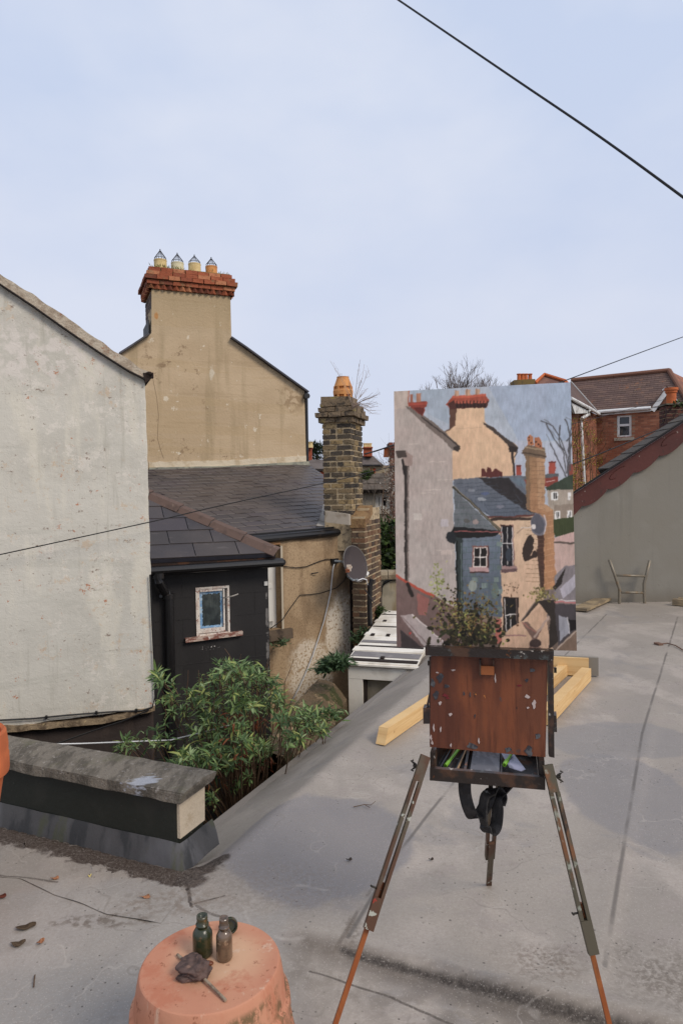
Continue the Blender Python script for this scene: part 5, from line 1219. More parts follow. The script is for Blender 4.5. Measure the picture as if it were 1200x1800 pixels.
bm = new(); w0_ = FB.q(586,986,.02); back = dc-dn*.1
tube(bm, [w0_, FB.q(600,987,.1), D(607,990,9.05), D(612,1000,9.0)], .016, 8); tube(bm, [D(603,987,9.1), back], .018, 8)
tube(bm, [D(609,995,9.05), D(612,1014,8.95), D(620,1020,8.92), D(628,1019,9.0)], .014, 8)
part('arm', bm, mat('arm_steel', C(120,126,130), [dict(s=14, lo=.55, hi=.65, c=C(80,74,70))], rough=.5), root)
bm = new(); c = D(613,999,8.85); wbox(bm, c.x-.03, c.x+.03, c.y-.03, c.y+.03, c.z-.035, c.z+.045); tube(bm, [c+Vector((.0,0,0)), c+(dc-c).normalized()*.07], .022, 10)
part('receiver', bm, mat('receiver_beige', C(190,176,160), [dict(s=20, lo=.5, hi=.6, c=C(150,120,96))]), root)
bm = new(); c = D(611,1003,8.83); wbox(bm, c.x-.03, c.x+.025, c.y-.03, c.y+.03, c.z-.02, c.z+.02); part('rusty_clamp', bm, mat('rust', C(150,86,54), [dict(s=30, lo=.45, hi=.6, c=C(96,56,40))]), root)
bm = new(); c = FB.q(586,986,.02); fbox(bm, FB, *(lambda q: (q[0]-.05, q[0]+.06, q[1]-.035, q[1]+.035))(FB.ab(586,986)), .001, .04); part('wall_bracket', bm, M_gutter, root)
bm = new(); tube(bm, [D(645,1007,9.3), D(642,1012,9.25)], .03, 10); part('white_cap', bm, M_pvc, root)
def cable(pts, r, label, m_=M_wire, nm='cable', cat='cable'):
    bm = new(); tube(bm, pts, r, 5); return single(nm, bm, m_, label, cat, smooth=True)
cable([FB.q(x, y, .03) for x, y in ((588,988),(585,1000),(583,1020),(581,1040),(576,1064),(569,1092),(560,1122),(549,1154),(537,1184),(524,1212),(511,1236))], .0085, 'white rope hanging from the dish bracket down to the bush', M_wirew, 'hanging_rope', 'rope')
cable([FB.q(x, y, .02) for x, y in ((494,995),(520,998),(538,996),(560,987),(573,983),(586,983))], .006, 'black cable looping along the brown wall to the dish', M_wire, 'wall_lead')
cable([FB.q(x, y, .02) for x, y in ((475,1105),(496,1090),(508,1072),(527,1046),(545,1045),(562,1043),(578,1038),(592,1033),(604,1021),(609,1012)) ], .006, 'black cable pinned in an angle across the brown wall', M_wire, 'wall_lead')
bm = new(); tube(bm, [D(627,1021,9.0), D(637,1017,9.1), D(644,1019,9.15), D(646,1028,9.2)], .008, 5); single('white_lead', bm, M_wirew, 'short white cable curling under the satellite dish', 'cable')
bm = new(); tube(bm, [FB.q(548,1008,.02), FB.q(556,1007,.05), FB.q(559,1006,.05)], .008, 5); tube(bm, [FB.q(548,1008,.0), FB.q(548,1008,.03)], .008, 5); single('wall_hook', bm, M_wire, 'small dark metal hook on the brown wall', 'hook')

# ================================================================ PLANTS ROUND THE YARD
bush_poly = [(272,1178),(300,1198),(335,1214),(352,1190),(380,1166),(405,1160),(440,1162),(466,1174),(488,1196),(506,1226),(532,1242),(562,1250),(588,1258),(572,1285),(530,1300),(490,1325),(455,1352),(420,1380),(390,1408),(373,1420),(362,1400),(330,1380),(300,1362),(262,1345),(200,1324),(204,1304),(250,1292),(296,1266),(282,1235),(300,1222),(276,1200)]
random.seed(77)
root = thing('green_bush', D(400,1380,5.1)+Vector((0,0,-1.4)), 'large leafy green bush with long narrow leaves in front of the black extension', 'bush')
lv = Leaves(); dl = Leaves(); bs = new(); baseP = D(430,1440,5.2)+Vector((0,.2,-.6)); tips = []
while len(tips) < 480:
    x, y = random.uniform(195, 592), random.uniform(1156, 1424)
    if not inpoly(x, y, bush_poly): continue
    dn_ = (y-1160)/260; den = mnoise.noise(Vector((x*.02, y*.02, 4))) + mnoise.noise(Vector((x*.05, y*.05, 1)))*.6
    if x < 300 and random.random() < .45: continue
    if den < -.1: continue
    d = 5.35 - .45*dn_ + random.uniform(-.5, .5) - (.45 if den > .25 else 0); tips.append((x, y, d))
for (x, y, d) in tips:
    p = D(x, y, d); ax = (p-baseP).normalized(); ax = (ax + Vector((random.gauss(0,.35), random.gauss(0,.35)-.25, .5))).normalized()
    n_ = random.randint(7, 11); s1_ = ax.cross(Vector((.3,.2,1))).normalized(); s2_ = ax.cross(s1_); sz = random.uniform(.55, 1.3)
    for k in range(n_):
        t = k*2.4+random.uniform(-.3,.3); out_ = s1_*math.cos(t)+s2_*math.sin(t); e = random.uniform(.15, .75)
        lv.leaf(p+ax*random.uniform(-.05,.02)*sz, out_*(1-e*.4)+ax*e, random.uniform(.05,.092)*sz, random.uniform(.013,.02)*sz, random.uniform(.05,.45))
    if random.random() < .2: 
        mid = p.lerp(baseP, .4)+rdir()*.08; tube(bs, [p, p.lerp(mid,.3)-ax*.03, mid, mid.lerp(baseP,.5)], .003, 4, .007, cap=False)
    else: tube(bs, [p, p-ax*.12+rdir()*.02], .0028, 3, .004, cap=False)
    if y > 1230 and random.random() < .08:
        for k in range(6): dl.leaf(p-ax*.1+rdir()*.05, rdir()-Vector((0,0,.4)), .07, .014, .5)
for _ in range(700):    # inner, older leaves filling the heart of the bush
    x, y = random.uniform(300, 575), random.uniform(1190, 1410)
    if inpoly(x, y, bush_poly): lv.leaf(D(x, y, 5.75-.4*(y-1160)/260), rdir(-.3), .07, .014, .4)
part('foliage', lv.mesh('foliage'), M_leafb, root, recalc=False)
if dl.v: part('dead_leaves', dl.mesh('dead_leaves'), M_dry, root, recalc=False)
for (xx, yy, x2, y2) in ((407,1160,395,1140),(418,1166,424,1150),(418,1178,411,1166),(328,1215,331,1178),(350,1220,349,1178),(367,1208,363,1186),(372,1172,460,1150),(291,1262,291,1230),(470,1170,478,1150),(460,1190,472,1158),(500,1200,516,1160)):
    if abs(x2-xx) < 30: tube(bs, [D(xx, yy+40, 5.2), D(xx, yy, 5.2), D((xx+x2)/2+1, (yy+y2)/2, 5.2), D(x2, y2, 5.2)], .0045, 4, .002)
part('stems', bs, M_stem, root)
def plant(name, label, pts, d, n, l, w, m_, cat='plant', spread=8):
    lv = Leaves()
    for _ in range(n):
        x, y = random.choice(pts); p = D(x+random.gauss(0,spread), y+random.gauss(0,spread*.6), d+random.uniform(-.12,.12))
        lv.leaf(p, rdir(-.2)+Vector((0,-.2,.3)), l*random.uniform(.6,1.3), w, .35)
    return single(name, lv.mesh(name), m_, label, cat, recalc=False)
M_fern = leafmat('fern_leaf', [C(70,92,60), C(86,110,74), C(56,74,48), C(98,120,88)])
plant('fern', 'leafy fern sprouting from the rubble wall beside the shed', [(575,1172),(585,1168),(597,1165),(605,1168),(590,1176),(570,1180)], 7.1, 420, .12, .03, M_fern, spread=5)
plant('wall_weed', 'small green weed growing from the brown wall under the sill', [(488,1135),(495,1132),(500,1128)], 8.75, 70, .07, .022, M_fern, spread=4)
plant('base_weed', 'green weeds at the foot of the tall chimney', [(658,1078),(665,1075),(655,1085),(668,1082)], 9.9, 150, .09, .03, M_leafd, spread=5)
plant('chimney_plant', 'dark green plant rooted in the right side of the tall chimney', [(644,834),(648,838),(643,842),(650,832)], 9.55, 170, .07, .02, M_leafd, spread=3)
plant('ground_weeds', 'bright green weeds below the mossy rubble wall', [(560,1262),(575,1255),(545,1285),(585,1262)], 5.55, 190, .07, .016, M_leafb, spread=9)
plant('corner_weed', 'small weeds where the shed meets the chimney foot', [(630,1118),(638,1108),(625,1128)], 9.3, 120, .08, .025, M_fern, spread=5)
random.seed(3)
bm = new(); sp = D(622, 716, 9.35)
for (x, y) in ((633,632),(634,668),(648,650),(646,682),(655,690),(664,694),(668,690),(662,706),(664,714),(640,640),(660,722),(668,728),(648,712),(612,660),(596,655),(580,634),(615,672),(650,700),(656,710),(640,690)):
    e = D(x, y, 9.35+random.uniform(-.3,.3)); m1 = sp.lerp(e, .35)+Vector((0,0,.03)); m2 = sp.lerp(e, .7)+rdir()*.02
    tube(bm, [sp+rdir()*.02, m1, m2, e], .004, 4, .0016)
    for _ in range(2): q = m1.lerp(e, random.random()*.7); tube(bm, [q, q+(e-m1).normalized()*.07+rdir()*.05, q+(e-m1).normalized()*.13+rdir()*.07], .002, 3, .001)
single('dry_shrub', bm, mat('bare_stalk', C(150,130,116)), 'spray of bare stalks growing from the tall chimney top', 'plant')

# ================================================================ THINGS LYING ON THE DECK
M_pine = mat('new_pine', C(214,180,128), [dict(s=(3,3,30), lo=.42, hi=.6, c=C(200,162,108), f=.6), dict(s=(2,2,60), lo=.5, hi=.62, c=C(190,150,98), f=.5, o=3), dict(t='v', s=9, lo=.04, hi=.14, c=C(140,96,60), f=.8, wa=.05)], rough=.7, bump=(60,.3,.002))
M_oldw = mat('weathered_timber', C(150,132,104), [dict(s=(5,5,20), lo=.45, hi=.6, c=C(120,106,86))], bump=(40,.5,.004))
root = thing('timber_frame', G(900,1250), 'frame of new pale pine beams lying on the grey roof behind the easel', 'timber frame')
n0 = G(668,1311); dirT = (G(752,1252)-n0).normalized(); far = n0+dirT*1.86
bm = new(); bar(bm, n0+Vector((0,0,.055))+dirT*.0, far+Vector((0,0,.055)), .065, .095); 
for v in bm.verts:
    if (v.co-n0).dot(dirT) < .01 and v.co.z > .05: v.co += dirT*.05
part('beam', bm, M_pine, root)
r0 = G(1030,1196); rd = (r0-G(975,1256)).normalized()
bm = new(); bar(bm, r0+Vector((0,0,.055)), r0-rd*1.25+Vector((0,0,.055)), .075, .1); part('beam', bm, M_pine, root)
r2_ = G(1001,1186)+Vector((-.05,0,0)); bm = new(); bar(bm, r2_+Vector((0,0,.05)), r2_-rd*1.05+Vector((0,0,.05)), .07, .09); part('beam', bm, M_pine, root)
x0 = G(1041,1192); x1 = Vector((far.x-.05, far.y+.12, 0)); bd = (x1-x0).normalized(); off_ = Vector((-bd.y, bd.x, 0)); off_ = off_ if off_.y > 0 else -off_
bm = new(); bar(bm, x0-bd*-.03+off_*.03+Vector((0,0,.085)), x1+off_*.03+Vector((0,0,.085)), .03, .15); part('cross_board', bm, M_pine, root)
bm = new(); bar(bm, x0-bd*.05+off_*.065+Vector((0,0,.085)), x1+off_*.065+Vector((0,0,.085)), .035, .155); part('back_board', bm, mat('grey_faced_board', C(128,122,112)), root)
bm = new(); bar(bm, G(1018,1076)+Vector((0,0,.035)), G(1062,1058)+Vector((0,0,.05)), .19, .035); single('plank', bm, M_oldw, 'weathered plank lying near the ladder just right of the painting', 'plank')
bm = new(); a_ = G(1182,1064); bar(bm, a_+Vector((0,0,.05)), a_+Vector((1.1,-.9,.05)), .1, .08); bar(bm, a_+Vector((.12,.1,.05)), a_+Vector((1.3,-.7,.05)), .09, .07)
single('stacked_timber', bm, M_oldw, 'pair of old boards lying at the far right edge of the deck', 'timber')
bm = new(); pts = [G(1158,1134)+Vector((0,0,.012)), G(1172,1134)+Vector((0,0,.02)), G(1186,1138)+Vector((0,0,.02)), G(1202,1146)+Vector((0,0,.01)), G(1225,1152)+Vector((0,0,.01))]
tube(bm, pts, .006, 5); bar(bm, G(1152,1133)+Vector((0,0,.015)), G(1161,1136)+Vector((0,0,.015)), .05, .02); single('cable_offcut', bm, mat('rusty_cable', C(110,84,70)), 'short rusty cable end lying on the right of the deck', 'cable')
# ladder top leaning at the far edge
LD = farY-.12
root = thing('ladder', D(1108,1060,LD), 'top of a metal ladder with flared rails standing at the far end of the deck', 'ladder')
M_alu = mat('ladder_metal', C(126,118,104), [dict(s=14, lo=.5, hi=.62, c=C(130,112,90), r=.7)], rough=.45, metal=.3)
for pts in (((1070,984),(1080,1012),(1084,1024),(1088,1036),(1088,1062),(1088,1075)), ((1141,985),(1135,1012),(1131,1026),(1131,1040),(1132,1062),(1132,1075))):
    bm = new(); tube(bm, [D(x, y, LD) for x, y in pts], .02, 10); part('rail', bm, M_alu, root, smooth=True)
for (a, b) in (((1079,1011),(1135,1013)), ((1088,1041),(1131,1042))):
    bm = new(); tube(bm, [D(*a, LD), D(*b, LD)], .016, 8); part('rung', bm, M_alu, root, smooth=True)

# ================================================================ EASEL
TE = -.25; FE_ = VF(856, 1380, 2.12, TE); e_ = lambda x, y, o=0: FE_.ab(x, y, o)
eo = FE_.p(0, 0, 0); eo.z = 0
root = thing('box_easel', Vector((eo.x, eo.y, 0)), 'paint-splattered wooden box easel on three slotted legs', 'easel')
M_ew = mat('orange_brown_panel', C(106,62,42), [dict(s=(3,3,1.5), lo=.4, hi=.62, c=C(94,50,32), f=.8), dict(s=(22,22,3), lo=.45, hi=.65, c=C(142,80,48), f=.5), dict(s=(5,5,2), lo=.55, hi=.68, c=C(84,44,32), f=.7, o=3),
    dict(s=(11,11,8), lo=.63, hi=.66, c=C(74,66,64), f=.85, r=.6, o=8), dict(s=(60,60,5), lo=.5, hi=.66, c=C(80,42,28), f=.6, o=32), dict(s=26, lo=.7, hi=.715, c=C(190,120,60), f=.8, o=14), dict(s=(40,40,14), lo=.69, hi=.71, c=C(44,34,32), f=.8, o=19)], rough=.45, bump=(60,.3,.002), spec=.4)
M_eb = mat('painted_black_wood', C(44,36,32), [dict(s=(12,12,12), lo=.5, hi=.6, c=C(84,58,42), f=.8), dict(s=18, lo=.58, hi=.66, c=C(78,82,80), f=.8, r=.7), dict(s=34, lo=.66, hi=.69, c=C(176,168,158), f=.85, o=4), dict(s=24, lo=.66, hi=.7, c=C(120,70,30), f=.8, o=9)], rough=.4, bump=(70,.6,.003), spec=.45)
M_leg = mat('stained_leg', C(82,56,40), [dict(s=(9,9,5), lo=.46, hi=.58, c=C(84,76,62), f=.9), dict(s=(16,16,6), lo=.56, hi=.64, c=C(60,46,36), f=.8, o=4), dict(s=28, lo=.64, hi=.67, c=C(168,170,158), f=.9, o=6), dict(s=22, lo=.7, hi=.72, c=C(150,52,36), f=.9, o=11)], rough=.5, bump=(60,.4,.002))
M_legg = mat('grey_painted_leg', C(82,76,62), [dict(s=(9,9,5), lo=.5, hi=.6, c=C(120,76,46), f=.8), dict(s=22, lo=.56, hi=.64, c=C(150,154,140), f=.8), dict(s=(16,16,6), lo=.6, hi=.66, c=C(50,44,38), f=.8, o=4)], rough=.5, bump=(60,.4,.002))
M_lego = mat('orange_leg', C(144,84,42), [dict(s=(20,20,3), lo=.45, hi=.62, c=C(130,68,32), f=.8), dict(s=(9,9,4), lo=.54, hi=.68, c=C(96,56,34), f=.8)], rough=.4)
M_brass = mat('dark_brass', C(60,56,50), metal=.8, rough=.4)
# tray
fr = Fr(FE_.o, FE_.u, FE_.v)
xl, xr_ = e_(755,1370)[0], e_(957,1370)[0]; zt_ = e_(856,1369)[1]; zt_ = (e_(755,1350)[1]+e_(957,1367)[1])/2; zb_ = (e_(755,1372)[1]+e_(957,1390)[1])/2
TD = .27
bm = new(); fbox(bm, fr, xl, xr_, zb_, zt_, -.016, 0, .0012); t_ = part('tray', bm, M_eb, root)
bm = new(); fbox(bm, fr, xl, xl+.016, zb_+.002, zt_+.045, -TD, -.0165); part('tray_side', bm, M_eb, t_)
bm = new(); fbox(bm, fr, xr_-.016, xr_, zb_+.002, zt_+.045, -TD, -.0165); part('tray_side', bm, M_eb, t_)
bm = new(); fbox(bm, fr, xl+.017, xr_-.017, zb_+.002, zt_+.045, -TD, -TD+.014); part('tray_back', bm, M_eb, t_)
bm = new(); fbox(bm, fr, xl+.017, xr_-.017, zb_+.003, zb_+.01, -TD+.015, -.0165); part('tray_floor', bm, M_eb, t_)
bm = new(); sx = xl+(xr_-xl)*.30; fbox(bm, fr, sx, sx+.008, zb_+.011, zt_-.004, -TD+.015, -.0165); sx2 = xl+(xr_-xl)*.62; fbox(bm, fr, sx2, sx2+.006, zb_+.011, zt_-.006, -TD+.015, -.0165); part('tray_divider', bm, M_eb, t_)
bm = new(); fbox(bm, fr, sx+.02, sx2-.003, zb_+.03, zb_+.036, -TD+.02, -.02)
part('palette_plate', bm, mat('grey_palette', C(84,82,86), [dict(s=(30,9,9), lo=.5, hi=.62, c=C(120,118,122), f=.7), dict(s=14, lo=.6, hi=.66, c=C(50,48,50))], rough=.35), t_)
# lid panel hanging above the tray
op = -.045; fp = Fr(FE_.p(0,0,op), FE_.u, (Vector((0,0,1))+FE_.n*-.03).normalized())
c4 = [fp.ab(x, y) for x, y in ((755,1313),(958,1331),(962,1157),(757,1153))]
bm = new(); prism(bm, [fp.p(a, b) for a, b in c4], -fp.n*.008); lid = part('lid_panel', bm, M_ew, root)
bm = new()
for (x0_, x1_, y0_, y1_) in ((843,868,1170,1184),): a, b = fp.ab(x0_, y1_), fp.ab(x1_, y0_); fbox(bm, fp, a[0], b[0], a[1], b[1], .001, .014)
part('wooden_catch', bm, mat('catch_wood', C(150,90,54), bump=(40,.3,.002)), lid)
bm = new(); a, b = fp.ab(843,1186), fp.ab(846,1158); fbox(bm, fp, a[0]-.001, a[0]+.004, a[1], b[1], .001, .016); part('catch_guide', bm, M_eb, lid); bm = new(); a, b = fp.ab(866,1186), fp.ab(868,1158); fbox(bm, fp, a[0], a[0]+.004, a[1], b[1], .001, .011); part('catch_guide', bm, M_eb, lid)
# paint blobs: real raised dabs of paint on the panel
M_dab = mat('pale_paint', C(184,168,162), rough=.4); M_dabd = mat('dark_paint', C(58,56,60), [dict(s=40, lo=.45, hi=.6, c=C(92,92,94))], rough=.4); M_dabr = mat('red_paint', C(110,40,44), rough=.4)
random.seed(12); bmp, bmd, bmr = new(), new(), new()
def dab(bm, x, y, rx, ry):
    a, b = fp.ab(x, y); k = 2.1/1200; n_ = 14; ph = random.random()*6
    ring = [fp.p(a+math.cos(t)*rx*k*(1+.35*math.sin(3*t+ph)+random.uniform(-.15,.15)), b+math.sin(t)*ry*k*(1+.3*math.sin(2*t+ph)), .0004) for t in np.linspace(0, 6.2832*(1-1/n_), n_)]
    prism(bm, ring, fp.n*.0014)
for d_ in ((926,1224,4,3.5),(938,1238,3.2,7),(927,1244,2.2,2),(796,1178,3.5,1.6),(791,1256,3,3),(870,1192,1.3,7),(773,1236,2.5,3.5),(841,1302,1.6,4.5),(762,1279,1.6,6),(774,1282,1.5,4.5),(792,1310,1.5,3),(768,1182,2.6,1.5),(759,1305,2,4),(757,1296,2,4)): dab(bmp, *d_)
for d_ in ((773,1192,6,8),(784,1206,4,4),(829,1311,9,6),(929,1320,7,8),(944,1294,4,6),(815,1219,1.4,4),(826,1221,1.3,4),(834,1259,1.2,4),(766,1222,5,7),(925,1196,3,3),(892,1318,5,5),(760,1200,4,9),(934,1178,4,4)): dab(bmd, *d_)
for d_ in ((782,1222,5,3),(786,1227,3,2),(912,1205,4,2)): dab(bmr, *d_)
part('pale_paint_dabs', bmp, M_dab, lid); part('dark_paint_dabs', bmd, M_dabd, lid); part('red_paint_dabs', bmr, M_dabr, lid)
for n_ in ('pale_paint_dabs', 'dark_paint_dabs', 'red_paint_dabs'): bpy.data.objects[n_]['kind'] = 'stuff'
# frame rails beside the panel, top clamp, side brackets
bm = new(); a = fp.ab(966.5,1245); fbox(bm, fp, a[0]-.006, a[0]+.011, fp.ab(966,1330)[1], fp.ab(966,1156)[1], -.03, .004, .0015); part('side_rail', bm, M_eb, root)
bm = new(); a = fp.ab(755,1245); fbox(bm, fp, a[0]-.002, a[0]+.008, fp.ab(756,1312)[1], fp.ab(756,1156)[1], -.035, -.012, .0015); part('side_rail', bm, M_eb, root)
fk = Fr(FE_.p(0,0,-.03), FE_.u, FE_.v); tl, tr = fk.ab(748,1146)[0], fk.ab(972,1150)[0]; tz0, tz1 = (fk.ab(755,1152)[1]+fk.ab(965,1157)[1])/2, (fk.ab(755,1138.5)[1]+fk.ab(965,1141)[1])/2
bm = new(); fbox(bm, fk, tl, tr, tz0, tz1, -.07, .012, .0015); part('top_clamp', bm, M_eb, root)
for (x0_, x1_, y0_, y1_) in ((743,756,1245,1272), (965,978,1258,1286)):
    bm = new(); a = fp.ab(x0_, y1_); b = fp.ab(x1_, y0_); fbox(bm, fp, a[0], b[0], a[1], b[1], -.045, .0, .001); k_ = part('side_bracket', bm, M_eb, root)
    bm = new(); 
    p_ = fp.p((a[0]+b[0])/2, b[1], -.02); q_ = fp.p((a[0]+b[0])/2+(.012 if x0_ < 800 else -.012), b[1]+.055, -.03); bar(bm, p_, q_, .022, .006, up=tuple(fp.u)); part('strap_bar', bm, M_eb, k_)
def wingnut(par, p, s=1):
    bm = new(); tube(bm, [p-FE_.u*.014*s, p+FE_.u*.022*s], .004, 8)
    for sg in (1, -1):
        c = p+FE_.u*.016*s+Vector((0,0,sg*.009)); pts = [p+FE_.u*.012*s+Vector((0,0,sg*.003)), c+FE_.u*.004*s, c+FE_.u*.012*s+Vector((0,0,sg*.006)), c+FE_.u*.004*s+Vector((0,0,sg*.009))]; tube(bm, pts, .0038, 6, .0028)
    part('wing_nut', bm, M_brass, par)
bm = new(); c = fp.ab(968,1180)
for x, y in ((752,1168),(976,1181)):
    a = fp.ab(x, y); fbox(bm, fp, a[0]-.004, a[0]+.004, a[1]-.008, a[1]+.008, -.03, -.02); 
part('lid_stay_screw', bm, M_brass, root)
# legs: slotted upper leg and sliding lower leg
def leg(px0, py0, d0, foot, tfrac0, tfrac1, m_, mlow, cut=.36):
    P_ = D(px0, py0, d0); Q_ = foot; dv = (Q_-P_).normalized(); L = (Q_-P_).length; sd = dv.cross(Vector((0,1,0))).normalized(); nn = dv.cross(sd)
    F = Fr(P_, dv, sd); U = L*tfrac1; bm = new(); w = .0150; g = .0048
    fbox(bm, F, -.03, .05, -w, w, -.01, .01, .0008); fbox(bm, F, .0505, U-.09, g, w, -.01, .01, .0008); fbox(bm, F, .0505, U-.09, -w, -g, -.01, .01, .0008); fbox(bm, F, U-.0895, U, -w, w, -.01, .01, .0008)
    l_ = part('leg', bm, m_, root); bm = new(); fbox(bm, F, U-.13, L, -g*1.4, g*1.4, -.024, -.011, .0005); part('sliding_leg', bm, mlow, l_)
    bm = new(); p = F.p(U-.11, -w-.006, 0); tube(bm, [p+sd*.02, p-sd*.012], .003, 6); tube(bm, [p-sd*.01-nn*.008, p-sd*.01+nn*.008], .003, 6); part('leg_screw', bm, M_brass, l_)
    return l_
fz = -.03
lg = leg(742, 1345, 2.14, G(557, 1905, fz), 0, .55, M_leg, M_lego); wingnut(lg, FE_.q(744,1347,.0)-FE_.u*.012, -1)
lg = leg(966, 1362, 2.07, G(1094, 1890, fz), 0, .62, M_legg, M_lego); wingnut(lg, FE_.q(967,1364,.0)+FE_.u*.008, 1)
P_ = D(868,1384,2.3); Q_ = G(857,1551,deck_h(*G(857,1551).xy)); dv = (Q_-P_).normalized(); sd = dv.cross(Vector((0,1,0))).normalized(); F = Fr(P_, dv, sd); L = (Q_-P_).length
bm = new(); w = .018
for s_ in (1, -1): fbox(bm, F, -.02, L*.70, s_*.007 if s_ > 0 else -w, w if s_ > 0 else -.007, -.009, .009, .0008)
fbox(bm, F, L*.55, L*.72, -.0068, .0068, -.009, .008); l_ = part('leg', bm, M_leg, root)
bm = new(); fbox(bm, F, L*.5, L, -.0105, .0105, .0095, .02, .0006); part('sliding_leg', bm, M_leg, l_)
# carrying strap looped under the box
M_strap = mat('black_strap', C(30,29,30), [dict(s=30, lo=.45, hi=.6, c=C(46,44,44)), dict(s=14, lo=.68, hi=.72, c=C(150,150,148))], rough=.5, bump=(90,.8,.003))
def ribbon(bm, pts, w, wd, th=.003):
    pts = [Vector(p) for p in pts]; prev = None; P2 = []
    for i in range(len(pts)-1):
        p0, p1, p2, p3 = pts[max(i-1,0)], pts[i], pts[i+1], pts[min(i+2,len(pts)-1)]
        for k in range(6):
            t = k/6; P2.append(.5*((2*p1)+(p2-p0)*t+(2*p0-5*p1+4*p2-p3)*t*t+(3*p1-p0-3*p2+p3)*t**3))
    P2.append(pts[-1])
    for i, p in enumerate(P2):
        t = (P2[min(i+1,len(P2)-1)]-P2[max(i-1,0)]).normalized(); s = Vector(wd[min(int(i/6), len(wd)-1)]) if isinstance(wd, list) else Vector(wd); s = (s-t*s.dot(t)).normalized(); n = t.cross(s)
        ring = [bm.verts.new(p+s*w/2+n*th), bm.verts.new(p-s*w/2+n*th), bm.verts.new(p-s*w/2-n*th), bm.verts.new(p+s*w/2-n*th)]
        if prev:
            for k in range(4): bm.faces.new((prev[k], prev[(k+1) % 4], ring[(k+1) % 4], ring[k]))
        else: bm.faces.new(ring)
        prev = ring
    bm.faces.new(prev[::-1])
bm = new(); dS = 2.16
ribbon(bm, [D(816,1376,dS), D(817,1396,dS), D(823,1420,dS-.01), D(832,1436,dS-.01), D(845,1428,dS), D(856,1408,dS), D(862,1392,dS+.01), D(870,1388,dS+.02), D(880,1400,dS+.02), D(877,1415,dS)], .04, (1,-.5,.25))
ribbon(bm, [D(868,1390,dS), D(852,1400,dS), D(848,1430,dS-.01), D(852,1454,dS-.01), D(862,1462,dS-.01), D(871,1452,dS-.005), D(874,1424,dS), D(872,1402,dS+.01), D(882,1390,dS+.03), D(893,1378,dS+.05)], .038, [(.5,-1,0)]*3+[(.9,-.6,0)]*7)
part('strap', bm, M_strap, root)
bm = new(); a = fr.ab(878,1385); fbox(bm, fr, a[0]-.003, a[0]+.009, a[1]-.075, a[1], -.1, -.088); a = fr.ab(858,1385); fbox(bm, fr, a[0]-.003, a[0]+.004, a[1]-.05, a[1], -.1, -.09); part('leg_bracket', bm, M_leg, root)

# things in the tray
random.seed(9)
def intray(ax, depth, z): return fr.p(xl+(xr_-xl)*ax, zb_+z, -depth)
M_brush = [mat('brush_black', C(26,25,26), rough=.3), mat('brush_wood', C(150,120,90), rough=.5), mat('brush_dark', C(50,40,36), rough=.4)]
for k in range(9):
    a0 = .04+k*.025+random.uniform(-.005,.005); m_ = M_brush[(0,2,0,1,0,2,0,0,1)[k]]
    p = intray(a0, .03, .016+.006*(k % 3)); q = intray(a0+.06+random.uniform(0,.05), .24, .028+.006*(k % 3)); bm = new(); tube(bm, [p, p.lerp(q,.5), q], .0036, 6, .0022)
    lab = 'slim dark brush handle lying in the left compartment of the easel tray' if m_ is not M_brush[1] else 'slim bare wood brush handle lying in the left compartment of the easel tray'
    single('paint_brush', bm, m_, lab, 'paint brush', 'brushes in the easel tray')
M_green = mat('lime_plastic', C(112,160,50), rough=.3)
bm = new(); p = intray(.13, .04, .036); q = intray(.235, .17, .05); tube(bm, [p, q], .005, 8); tube(bm, [p, p.lerp(q,.22)], .0062, 8); single('lime_brush', bm, M_green, 'bright green handled brush among the dark brushes in the tray', 'paint brush')
bm = new(); p = intray(.655, .05, .05); q = intray(.74, .14, .066); tube(bm, [p, q], .0045, 8); tube(bm, [p, p.lerp(q,.3)], .007, 8); single('lime_knife', bm, M_green, 'green handled tool lying over the clear sheet in the tray', 'tool')
bm = new(); Q = [intray(.61,.16,.052), intray(.70,.03,.05), intray(.80,.028,.042), intray(.84,.05,.04), intray(.70,.18,.055)]; prism(bm, Q, Vector((0,0,.002)))
single('plastic_sheet', bm, mat('cloudy_plastic', C(130,130,150), [dict(s=20, lo=.45, hi=.6, c=C(90,90,104))], rough=.2), 'crumpled translucent grey plastic wrapper on the right of the tray', 'wrapper')

# ================================================================ THE PAINTING
FPt = VF(850, 900, 2.17, -.21)
cq = [FPt.q(x, y) for x, y in ((692,688),(1002,672),(1013,1144),(697,1137))]   # TL TR BR BL
root = thing('painting', (cq[2]+cq[3])/2, 'unframed oil painting of chimneys and gables propped on the easel', 'painting')
M_canv = mat('canvas_white', C(214,208,200), [dict(s=40, lo=.5, hi=.65, c=C(196,186,176))], bump=(200,.3,.001))
bm = new(); prism(bm, [p+FPt.n*-.0015 for p in cq], -FPt.n*.022); part('stretched_canvas', bm, M_canv, root)
NX, NY = 300, 446
u_, v_g = np.meshgrid(np.linspace(0,1,NX), np.linspace(0,1,NY))
TLz, TRz, BRz, BLz = [np.array(p, float) for p in ((38,125),(1100,70),(1138,1697),(55,1673))]
ZX = TLz[0]*(1-u_)*(1-v_g)+TRz[0]*u_*(1-v_g)+BRz[0]*u_*v_g+BLz[0]*(1-u_)*v_g
ZY = TLz[1]*(1-u_)*(1-v_g)+TRz[1]*u_*(1-v_g)+BRz[1]*u_*v_g+BLz[1]*(1-u_)*v_g
rs = np.random.RandomState(4)
